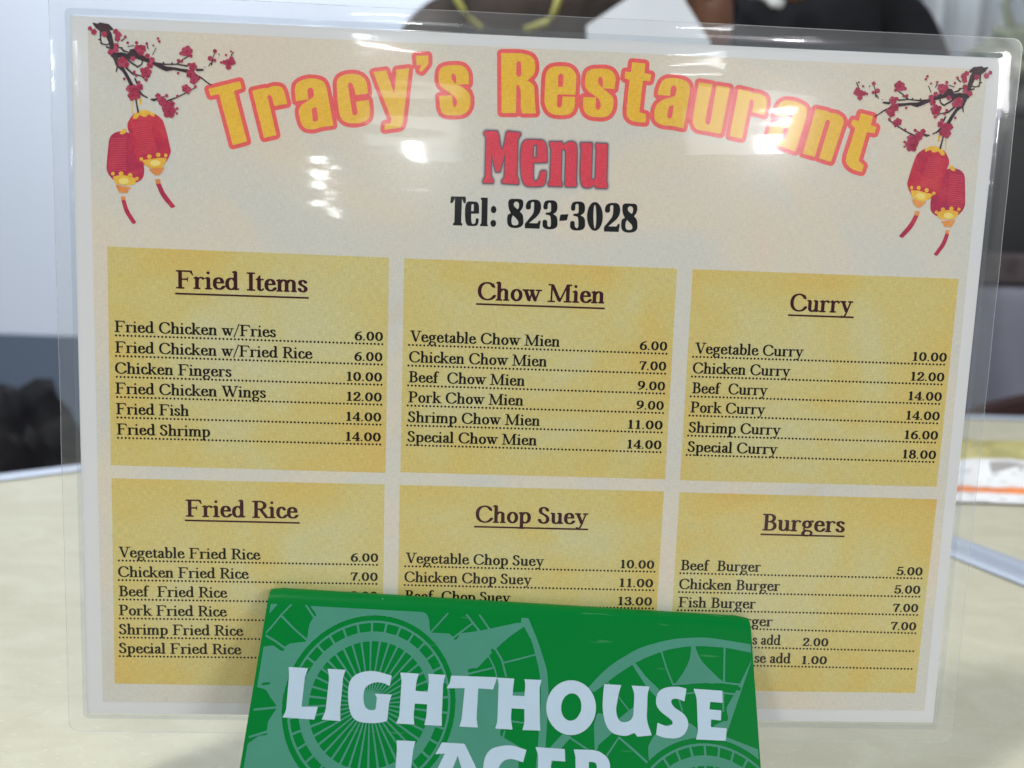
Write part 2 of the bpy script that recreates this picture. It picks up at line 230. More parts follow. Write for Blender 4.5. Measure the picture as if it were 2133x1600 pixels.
# ---------------------------------------------------------------- print outlines (mm, traced as flat artwork)
ART = {
 'menu_word': '-890 3961 2 11 3 6 5 4 8 7 9 5 9 2 144 1 6 -1 9 -4 3 -4 12 -24 8 -22 3 -16 19 -109 6 -19 28 -95 34 107 30 172 5 8 3 4 9 5 9 3 10 0 158 -12 4 0 6 -5 4 -7 0 -10 -2 -10 -2 -6 -16 -26 -8 -16 -7 -20 -3 -16 -1 -16 5 -492 2 -15 4 -15 18 -35 6 -17 2 -6 0 -39 0 -5 -2 -3 -2 -3 -8 -1 -222 5 -8 2 -3 2 -2 4 -3 18 2 11 2 5 25 36 6 14 1 8 -2 358 -69 -276 -1 -5 -3 -3 -7 -4 -4 -1 -37 -2 -5 1 -4 1 -3 2 -4 7 -77 272 3 -331 2 -16 5 -15 25 -36 5 -10 2 -6 1 -12 -1 -14 0 -5 -2 -3 -2 -3 -4 -1 -4 -1 -124 -5 -4 0 -4 2 -2 2 -2 3 -1 15 0 6 2 11 2 5 20 38 5 16 2 16 -3 530 -1 16 -4 15 -11 25 -15 16 -2 5 -2 5;-222 3891 98 4 94 -1 22 -3 18 -8 17 -13 14 -18 11 -22 8 -28 6 -32 4 -38 8 -152 -2 -6 -6 -3 -198 -13 -5 -2 -1 -4 2 -178 3 -23 3 -12 10 -38 4 -11 6 -6 7 -4 9 0 14 4 11 4 9 7 8 8 6 9 18 49 8 46 3 11 5 8 8 8 8 4 32 4 10 0 7 -2 6 -5 4 -6 3 -9 2 -17 0 -24 0 -25 -5 -52 -3 -20 -5 -18 -7 -15 -10 -13 -12 -10 -14 -8 -16 -6 -18 -2 -77 -7 -31 -1 -62 0 -22 4 -21 8 -17 14 -16 19 -14 25 -11 30 -9 34 -8 41 -6 43 -8 86 -3 42 -3 86 0 84 2 40 6 34 8 29 12 24 14 19 18 14 20 10;108 3862 0 8 2 2 4 2 4 0 166 7 4 -1 8 -2 2 -4 16 -42 44 32 12 8 12 6 12 5 26 5 27 2 14 -2 13 -3 12 -5 10 -9 9 -11 7 -13 5 -17 4 -18 2 -22 7 -144 4 -338 0 -12 4 -12 4 -12 2 -10 -1 -10 -3 -10 -2 -6 -2 -4 -4 -4 -5 -2 -6 0 -124 -5 -11 2 -4 3 -2 4 -3 5 -5 21 -3 18 -5 435 0 11 -2 12 -4 11 -6 10 -7 13 -8 8 -7 6 -8 2 -6 -2 -11 -9 -5 -6 -4 -7 -2 -7 -2 -15 8 -418 1 -12 3 -11 16 -28 4 -11 1 -11 -3 -12 -2 -5 -5 -6 -9 -1 -177 -1 -4 0 -7 4 -4 8 -2 13 0 11 1 6 5 11 14 24 6 14 1 16 -3 424 -3 17 -17 52 -4 12;580 3866 1 4 3 6 8 3 156 6 6 -3 1 -4 1 -4 5 -280 1 -220 2 -7 2 -7 4 -7 10 -11 6 -6 8 -2 7 0 7 4 11 11 5 7 4 6 2 8 2 15 -4 381 -3 24 -13 53 -2 11 2 11 2 6 6 7 8 2 148 0 5 0 4 -2 2 -2 2 -8 11 -526 4 -32 14 -51 -1 -12 -3 -15 -4 -8 -4 -2 -3 -2 -5 0 -133 -1 -11 1 -6 4 -8 8 -25 36 -29 -26 -18 -12 -10 -4 -10 -4 -12 -2 -28 -3 -14 0 -22 3 -14 6 -13 8 -11 13 -9 15 -7 20 -6 22 -4 26 -14 117 2 313 -3 24 -10 56;-144 3783 0 9 2 9 4 7 4 5 11 8 6 3 7 0 6 1 6 -1 5 -2 5 -5 2 -6 2 -8 1 -11 1 -158 -2 -4 -4 -2 -48 -2 -4 2 -2 4',
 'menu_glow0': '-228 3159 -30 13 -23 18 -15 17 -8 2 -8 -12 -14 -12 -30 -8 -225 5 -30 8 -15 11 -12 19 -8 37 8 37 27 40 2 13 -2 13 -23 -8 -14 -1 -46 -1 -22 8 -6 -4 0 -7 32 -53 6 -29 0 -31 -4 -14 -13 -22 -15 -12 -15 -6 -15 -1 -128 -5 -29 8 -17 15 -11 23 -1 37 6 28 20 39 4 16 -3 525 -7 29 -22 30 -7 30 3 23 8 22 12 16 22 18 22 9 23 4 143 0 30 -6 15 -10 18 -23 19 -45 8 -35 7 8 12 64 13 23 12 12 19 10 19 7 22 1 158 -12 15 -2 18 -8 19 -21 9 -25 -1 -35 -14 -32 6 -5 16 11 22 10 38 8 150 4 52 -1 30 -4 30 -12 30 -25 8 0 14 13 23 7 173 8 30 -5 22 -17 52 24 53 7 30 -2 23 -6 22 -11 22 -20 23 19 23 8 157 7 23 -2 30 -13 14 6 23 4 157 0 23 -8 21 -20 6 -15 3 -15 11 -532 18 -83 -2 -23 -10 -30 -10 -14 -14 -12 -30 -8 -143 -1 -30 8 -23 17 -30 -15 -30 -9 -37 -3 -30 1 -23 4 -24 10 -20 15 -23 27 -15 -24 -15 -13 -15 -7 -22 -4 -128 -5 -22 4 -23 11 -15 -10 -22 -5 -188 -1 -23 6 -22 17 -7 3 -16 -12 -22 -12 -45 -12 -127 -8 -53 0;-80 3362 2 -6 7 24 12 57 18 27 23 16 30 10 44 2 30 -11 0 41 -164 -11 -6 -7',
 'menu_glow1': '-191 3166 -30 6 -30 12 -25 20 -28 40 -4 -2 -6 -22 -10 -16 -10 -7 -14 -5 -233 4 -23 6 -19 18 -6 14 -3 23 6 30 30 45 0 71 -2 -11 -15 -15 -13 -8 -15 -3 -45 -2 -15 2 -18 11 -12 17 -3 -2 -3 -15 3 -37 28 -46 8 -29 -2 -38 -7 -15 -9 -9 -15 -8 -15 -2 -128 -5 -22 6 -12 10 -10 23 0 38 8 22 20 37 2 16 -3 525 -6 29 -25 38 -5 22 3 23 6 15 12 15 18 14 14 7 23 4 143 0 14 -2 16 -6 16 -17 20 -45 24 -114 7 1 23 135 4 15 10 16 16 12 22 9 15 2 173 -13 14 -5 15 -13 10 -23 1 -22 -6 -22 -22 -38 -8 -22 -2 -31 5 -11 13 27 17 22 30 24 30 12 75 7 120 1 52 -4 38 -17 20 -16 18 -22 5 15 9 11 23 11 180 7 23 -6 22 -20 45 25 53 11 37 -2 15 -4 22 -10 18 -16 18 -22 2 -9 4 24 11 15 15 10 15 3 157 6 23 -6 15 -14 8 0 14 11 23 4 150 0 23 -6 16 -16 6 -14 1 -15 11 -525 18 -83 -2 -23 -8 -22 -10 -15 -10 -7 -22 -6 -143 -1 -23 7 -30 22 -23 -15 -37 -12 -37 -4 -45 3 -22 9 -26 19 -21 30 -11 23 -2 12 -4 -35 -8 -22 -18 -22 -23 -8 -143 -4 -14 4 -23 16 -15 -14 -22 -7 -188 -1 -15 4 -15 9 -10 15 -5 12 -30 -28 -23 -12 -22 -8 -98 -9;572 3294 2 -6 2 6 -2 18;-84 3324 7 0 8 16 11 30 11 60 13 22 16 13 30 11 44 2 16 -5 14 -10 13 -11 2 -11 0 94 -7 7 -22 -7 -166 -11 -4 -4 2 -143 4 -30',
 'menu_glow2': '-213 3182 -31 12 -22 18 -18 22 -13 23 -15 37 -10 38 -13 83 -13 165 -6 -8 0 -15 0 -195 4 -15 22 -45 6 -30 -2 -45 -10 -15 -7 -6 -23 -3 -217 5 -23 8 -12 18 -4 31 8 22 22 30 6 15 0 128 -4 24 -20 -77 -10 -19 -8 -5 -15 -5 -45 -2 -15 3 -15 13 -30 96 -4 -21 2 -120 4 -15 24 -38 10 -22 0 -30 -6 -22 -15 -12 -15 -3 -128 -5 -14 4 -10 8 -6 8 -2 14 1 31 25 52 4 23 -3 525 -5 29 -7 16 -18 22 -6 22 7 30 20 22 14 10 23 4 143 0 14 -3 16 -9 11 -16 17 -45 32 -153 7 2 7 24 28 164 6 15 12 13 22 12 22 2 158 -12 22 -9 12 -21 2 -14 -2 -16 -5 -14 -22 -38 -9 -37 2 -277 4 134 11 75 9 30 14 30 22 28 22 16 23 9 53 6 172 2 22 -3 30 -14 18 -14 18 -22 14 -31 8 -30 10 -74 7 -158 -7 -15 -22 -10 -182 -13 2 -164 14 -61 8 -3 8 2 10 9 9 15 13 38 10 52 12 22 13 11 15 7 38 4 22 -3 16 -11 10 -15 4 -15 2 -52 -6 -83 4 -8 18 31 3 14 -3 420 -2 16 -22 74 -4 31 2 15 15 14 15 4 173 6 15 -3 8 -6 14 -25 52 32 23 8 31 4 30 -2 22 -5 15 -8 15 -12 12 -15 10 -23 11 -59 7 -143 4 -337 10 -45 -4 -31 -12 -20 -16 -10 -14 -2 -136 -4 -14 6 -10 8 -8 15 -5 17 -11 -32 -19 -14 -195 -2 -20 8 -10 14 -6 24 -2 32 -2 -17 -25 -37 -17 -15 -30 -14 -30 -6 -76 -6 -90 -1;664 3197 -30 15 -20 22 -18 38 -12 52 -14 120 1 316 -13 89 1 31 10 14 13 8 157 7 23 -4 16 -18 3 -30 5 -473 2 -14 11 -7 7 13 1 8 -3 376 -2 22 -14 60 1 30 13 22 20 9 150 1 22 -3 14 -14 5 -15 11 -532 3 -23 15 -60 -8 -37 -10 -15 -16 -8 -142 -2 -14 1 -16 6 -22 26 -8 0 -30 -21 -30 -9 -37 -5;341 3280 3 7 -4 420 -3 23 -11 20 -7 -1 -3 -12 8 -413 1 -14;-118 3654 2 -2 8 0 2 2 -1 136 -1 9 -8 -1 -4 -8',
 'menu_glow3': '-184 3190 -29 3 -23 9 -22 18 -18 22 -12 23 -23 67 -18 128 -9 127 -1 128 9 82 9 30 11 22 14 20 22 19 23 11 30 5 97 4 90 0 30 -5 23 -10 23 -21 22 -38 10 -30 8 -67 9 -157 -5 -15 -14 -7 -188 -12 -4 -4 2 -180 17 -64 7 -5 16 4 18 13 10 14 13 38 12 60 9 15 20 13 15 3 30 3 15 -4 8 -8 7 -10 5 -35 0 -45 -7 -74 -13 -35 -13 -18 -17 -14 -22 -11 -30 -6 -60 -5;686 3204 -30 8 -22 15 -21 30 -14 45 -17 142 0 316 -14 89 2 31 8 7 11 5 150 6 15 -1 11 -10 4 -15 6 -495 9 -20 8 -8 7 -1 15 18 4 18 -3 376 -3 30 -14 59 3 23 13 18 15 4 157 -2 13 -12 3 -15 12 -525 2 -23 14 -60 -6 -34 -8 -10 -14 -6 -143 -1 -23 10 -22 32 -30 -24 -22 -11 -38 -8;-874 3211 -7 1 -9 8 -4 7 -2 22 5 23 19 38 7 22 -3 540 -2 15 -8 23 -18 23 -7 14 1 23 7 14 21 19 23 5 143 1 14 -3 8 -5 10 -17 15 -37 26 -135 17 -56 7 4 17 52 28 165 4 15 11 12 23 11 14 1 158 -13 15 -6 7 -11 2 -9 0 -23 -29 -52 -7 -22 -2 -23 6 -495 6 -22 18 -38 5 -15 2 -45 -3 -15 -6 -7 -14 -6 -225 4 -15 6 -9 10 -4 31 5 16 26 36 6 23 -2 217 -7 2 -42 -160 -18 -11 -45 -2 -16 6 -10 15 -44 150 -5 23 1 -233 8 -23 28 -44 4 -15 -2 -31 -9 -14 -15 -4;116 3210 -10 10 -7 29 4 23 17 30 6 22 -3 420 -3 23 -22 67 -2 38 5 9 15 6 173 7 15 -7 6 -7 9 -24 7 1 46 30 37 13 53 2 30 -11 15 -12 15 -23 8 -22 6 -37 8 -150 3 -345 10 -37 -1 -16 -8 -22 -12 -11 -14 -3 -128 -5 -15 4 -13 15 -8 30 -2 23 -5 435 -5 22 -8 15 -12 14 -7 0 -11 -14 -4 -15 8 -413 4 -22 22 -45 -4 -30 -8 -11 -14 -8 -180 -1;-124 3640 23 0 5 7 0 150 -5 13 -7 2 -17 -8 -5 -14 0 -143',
 'tel': '-1368 3001 1 3 3 0 214 4 4 -2 2 -4 6 -42 -4 -50 -2 -4 -4 0 -13 3 -9 7 -4 4 -2 6 -21 46 -1 2 -1 -2 -3 -354 1 -6 15 -8 1 -4 1 -23 -1 -3 -3 -2 -133 -2 -3 0 -2 4 0 24 1 4 4 4 9 2 4 4 2 6 0 358 0 2 -1 -2 -23 -50 -12 -18 -2 -2 -6 -2 -22 2 -2 1 -1 3;-1088 2940 51 1 51 -3 11 -2 11 -5 8 -7 8 -11 5 -13 5 -14 2 -18 2 -20 2 -86 -116 -6 -3 0 -1 -3 4 -101 9 -35 3 -7 4 -4 5 -4 7 0 7 0 11 4 6 2 5 3 3 4 4 11 6 56 2 4 6 2 29 2 3 -2 2 -4 1 -35 -9 -45 -9 -14 -6 -5 -7 -5 -8 -3 -10 -3 -14 -2 -31 -2 -21 0 -34 1 -11 2 -9 5 -9 8 -7 10 -7 13 -5 16 -5 19 -6 44 -2 22 -2 46 -1 45 2 45 3 21 3 19 6 15 6 13 8 10 9 8 11 5;-1052 2885 2 9 2 3 9 3 9 2 9 -2 3 -2 2 -4 1 -96 0 -2 -3 -1 -34 -1 -2 0;-911 3000 1 2 3 2 97 1 3 -1 1 -2 4 -384 0 -4 6 -11 1 -3 1 -22 -1 -3 -3 -1 -108 1 -3 1 -1 2 0 22 0 5 4 3 13 6 0 2 -3 340 0 2 -2 4 -12 14;-434 3004 57 2 43 0 29 -2 12 -4 10 -4 9 -8 6 -8 4 -11 4 -13 0 -31 0 -14 -5 -25 -3 -11 -10 -19 -24 -34 -2 -8 2 -4 4 -3 23 -21 5 -7 6 -9 4 -11 4 -12 2 -13 2 -16 4 -46 0 -24 -4 -20 -9 -18 -13 -14 -17 -12 -21 -9 -26 -7 -29 -3 -29 0 -26 3 -22 6 -18 10 -15 14 -11 17 -7 20 -3 24 -2 39 3 32 2 13 3 11 5 8 6 6 7 4 20 8 3 4 1 3 0 4 -1 5 -22 42 -9 24 -7 42 -1 32 0 16 3 13 4 11 7 10 7 8 10 5 12 3;-406 2917 0 9 1 8 4 8 5 8 6 6 8 6 9 2 9 1 8 -2 10 -5 8 -6 6 -7 5 -9 3 -9 0 -10 0 -27 -2 -10 -4 -10 -8 -14 -6 -4 -5 0 -42 34 -9 12;-416 2751 3 3 5 -2 55 -50 9 -10 8 -10 6 -12 4 -12 2 -13 0 -8 -6 -13 -4 -6 -7 -4 -8 -4 -21 -4 -16 0 -10 0 -10 4 -8 4 -6 7 -5 9 -3 10 -2 12 -3 30 1 12 4 24;-220 2899 1 12 3 21 7 20 5 8 12 16 8 6 20 10 11 4 13 4 29 4 34 2 21 -2 17 -4 15 -7 14 -11 10 -14 7 -16 5 -20 3 -24 0 -24 -3 -24 -6 -24 -8 -22 -12 -22 -15 -21 -17 -21 -20 -20 -92 -80 0 -2 118 2 8 4 3 4 3 4 9 20 5 6 6 2 20 -1 2 -1 1 -2 -14 -114 -1 -2 -3 -1 -221 -1 -1 2 -2 52 0 5 3 10 5 9 98 126 13 22 8 25 4 25 1 14 -1 92 -1 7 -3 6 -3 4 -11 2 -11 -2 -9 -6 -8 -9 -2 -6 -1 -8 1 -48 0 -12 -4 -10 -7 -8 -9 -4 -18 -3 -18 1 -6 2 -6 4 -4 6 -3 7 -3 17;-669 2832 -1 -17 -6 -15 -9 -14 -11 -8 -14 -3 -13 3 -12 6 -10 12 -7 16 -2 17 2 17 5 16 9 12 12 9 12 3 14 -2 12 -8 10 -12 6 -14;-666 2626 -1 -17 -6 -15 -9 -12 -12 -8 -14 -4 -14 2 -12 8 -10 11 -7 15 -3 16 2 16 6 16 9 12 12 8 13 2 14 -2 13 -6 10 -12 7 -14;50 2900 2 28 4 18 5 17 9 16 6 7 8 5 8 5 11 4 25 4 43 2 21 -1 18 -3 16 -6 14 -9 10 -11 8 -14 6 -16 2 -20 2 -30 -4 -28 -2 -12 -4 -10 -6 -10 -7 -8 -7 -6 -28 -20 -4 -4 4 -3 28 -14 14 -11 12 -18 8 -22 2 -13 2 -15 2 -34 0 -22 -3 -20 -7 -16 -12 -14 -14 -12 -19 -8 -22 -6 -26 -3 -21 -1 -24 0 -22 2 -18 5 -14 7 -12 10 -9 12 -5 14 -3 18 -1 42 2 8 2 7 4 6 4 5 14 6 8 0 16 -2 7 -2 5 -5 4 -5 4 -8 2 -8 2 -36 0 -8 3 -8 3 -6 5 -6 6 -6 6 -4 6 -2 5 -1 6 1 9 9 3 6 2 7 1 20 -1 48 -7 54 -3 12 -6 10 -7 7 -10 5 -13 2 -32 2 -2 0 -1 3 -3 26 1 3 3 0 43 5 12 3 9 4 8 8 3 10 1 12 -4 88 -2 8 -3 6 -5 5 -4 3 -6 1 -5 -1 -5 -1 -4 -3 -5 -4 -5 -6 -2 -5 -3 -9 1 -36 -1 -18 -3 -8 -3 -5 -5 -5 -6 -4 -6 -2 -8 0 -15 2 -6 2 -5 4 -4 6 -3 6;316 2786 2 4 4 4 6 3 106 9 5 0 3 -4 -20 -78 -2 -4 -5 -8 -9 -2 -96 -12 -5 2 -1 1 -1 5;475 2898 1 28 4 18 6 17 8 16 6 7 8 6 9 4 23 7 12 1 44 2 20 -1 19 -3 16 -6 13 -9 11 -11 8 -14 5 -16 3 -20 1 -30 0 -14 -2 -14 -3 -12 -9 -20 -15 -14 -29 -20 -2 -4 3 -3 28 -14 8 -5 7 -6 6 -8 10 -20 4 -12 2 -13 2 -15 2 -34 1 -22 -4 -20 -7 -17 -12 -14 -14 -11 -18 -8 -23 -6 -47 -4 -24 0 -22 2 -18 4 -15 8 -12 10 -9 12 -5 14 -2 18 -1 42 1 8 3 7 3 6 5 5 6 3 7 3 9 0 8 0 8 -2 6 -2 6 -5 4 -5 4 -8 2 -8 2 -36 2 -16 4 -6 5 -6 5 -6 7 -4 6 -2 5 -1 6 1 4 4 5 4 3 7 2 7 1 20 -2 48 -7 54 -2 12 -6 10 -8 7 -10 5 -12 2 -32 2 -3 0 -1 3 -3 26 1 3 2 0 44 5 12 3 10 4 6 8 4 10 1 12 -3 78 -2 10 -2 8 -2 6 -4 6 -6 2 -10 1 -6 -1 -4 -4 -10 -10 -4 -10 0 -4 1 -36 0 -10 -1 -8 -2 -7 -4 -6 -10 -8 -8 -3 -15 0 -7 2 -6 2 -5 4 -4 6 -3 6;973 2792 0 -34 -3 -33 -6 -32 -8 -29 -12 -27 -13 -23 -16 -18 -17 -14 -18 -9 -18 -3 -20 2 -19 6 -18 13 -17 17 -16 22 -14 26 -11 28 -9 32 -6 33 -3 34 0 34 3 33 6 32 8 30 12 26 13 23 15 19 18 13 18 9 18 3 20 -1 19 -8 18 -12 17 -18 16 -21 14 -25 10 -29 10 -31 6 -34;872 2786 2 -46 0 -44 -2 -38 -4 -28 -4 -18 -6 -7 -6 6 -6 17 -6 30 -5 36 -5 44 -2 47 -2 47 0 43 2 37 3 30 5 18 5 6 6 -6 7 -18 6 -28 4 -38 5 -43;1001 2898 0 12 3 22 3 10 9 18 12 14 8 7 20 11 11 4 27 6 16 1 34 1 20 0 18 -4 16 -8 12 -10 11 -14 8 -18 5 -20 4 -24 0 -24 -3 -24 -5 -24 -9 -22 -11 -22 -15 -21 -17 -21 -21 -20 -91 -80 0 -2 118 2 9 4 3 3 12 25 4 6 6 2 20 -1 3 -1 1 -3 -13 -113 -1 -3 -3 -1 -220 -2 -3 2 -1 2 -3 51 1 11 2 4 5 10 90 114 14 23 11 23 3 13 4 26 1 13 -1 92 -2 8 -3 6 -4 4 -11 2 -10 -2 -10 -6 -4 -4 -3 -6 -2 -6 -1 -14 2 -42 -1 -12 -4 -10 -7 -7 -9 -5 -17 -2 -18 0 -7 3 -5 4 -5 5 -3 8 -2 8;1324 3003 43 1 59 0 28 -1 12 -3 10 -6 10 -6 6 -10 5 -10 3 -13 2 -15 0 -16 -3 -28 -3 -12 -7 -21 -11 -17 -16 -22 -2 -4 -2 -4 1 -4 2 -4 27 -24 11 -16 5 -12 4 -12 5 -28 5 -47 0 -23 -4 -21 -9 -17 -13 -16 -16 -12 -22 -8 -26 -7 -29 -3 -30 0 -27 2 -22 7 -18 10 -16 13 -10 18 -8 20 -4 24 -2 40 2 32 2 12 4 12 4 8 6 6 27 12 3 3 1 3 0 4 -24 48 -9 24 -4 14 -4 28 -2 32 0 16 2 14 4 11 6 10 8 7 10 6 12 4;1354 2916 -1 9 1 9 4 8 4 6 8 8 8 4 8 4 9 0 9 -2 9 -5 9 -6 6 -7 5 -8 3 -10 0 -10 0 -33 -2 -11 -5 -8 -9 -12 -5 -2 -3 1 -43 33 -9 13;1346 2748 3 4 5 -2 56 -50 10 -10 8 -11 10 -23 2 -14 0 -8 -2 -7 -2 -7 -6 -4 -6 -5 -18 -7 -14 -2 -13 0 -11 2 -10 2 -8 6 -6 6 -5 8 -4 10 -2 12 -3 31 0 13 4 24',
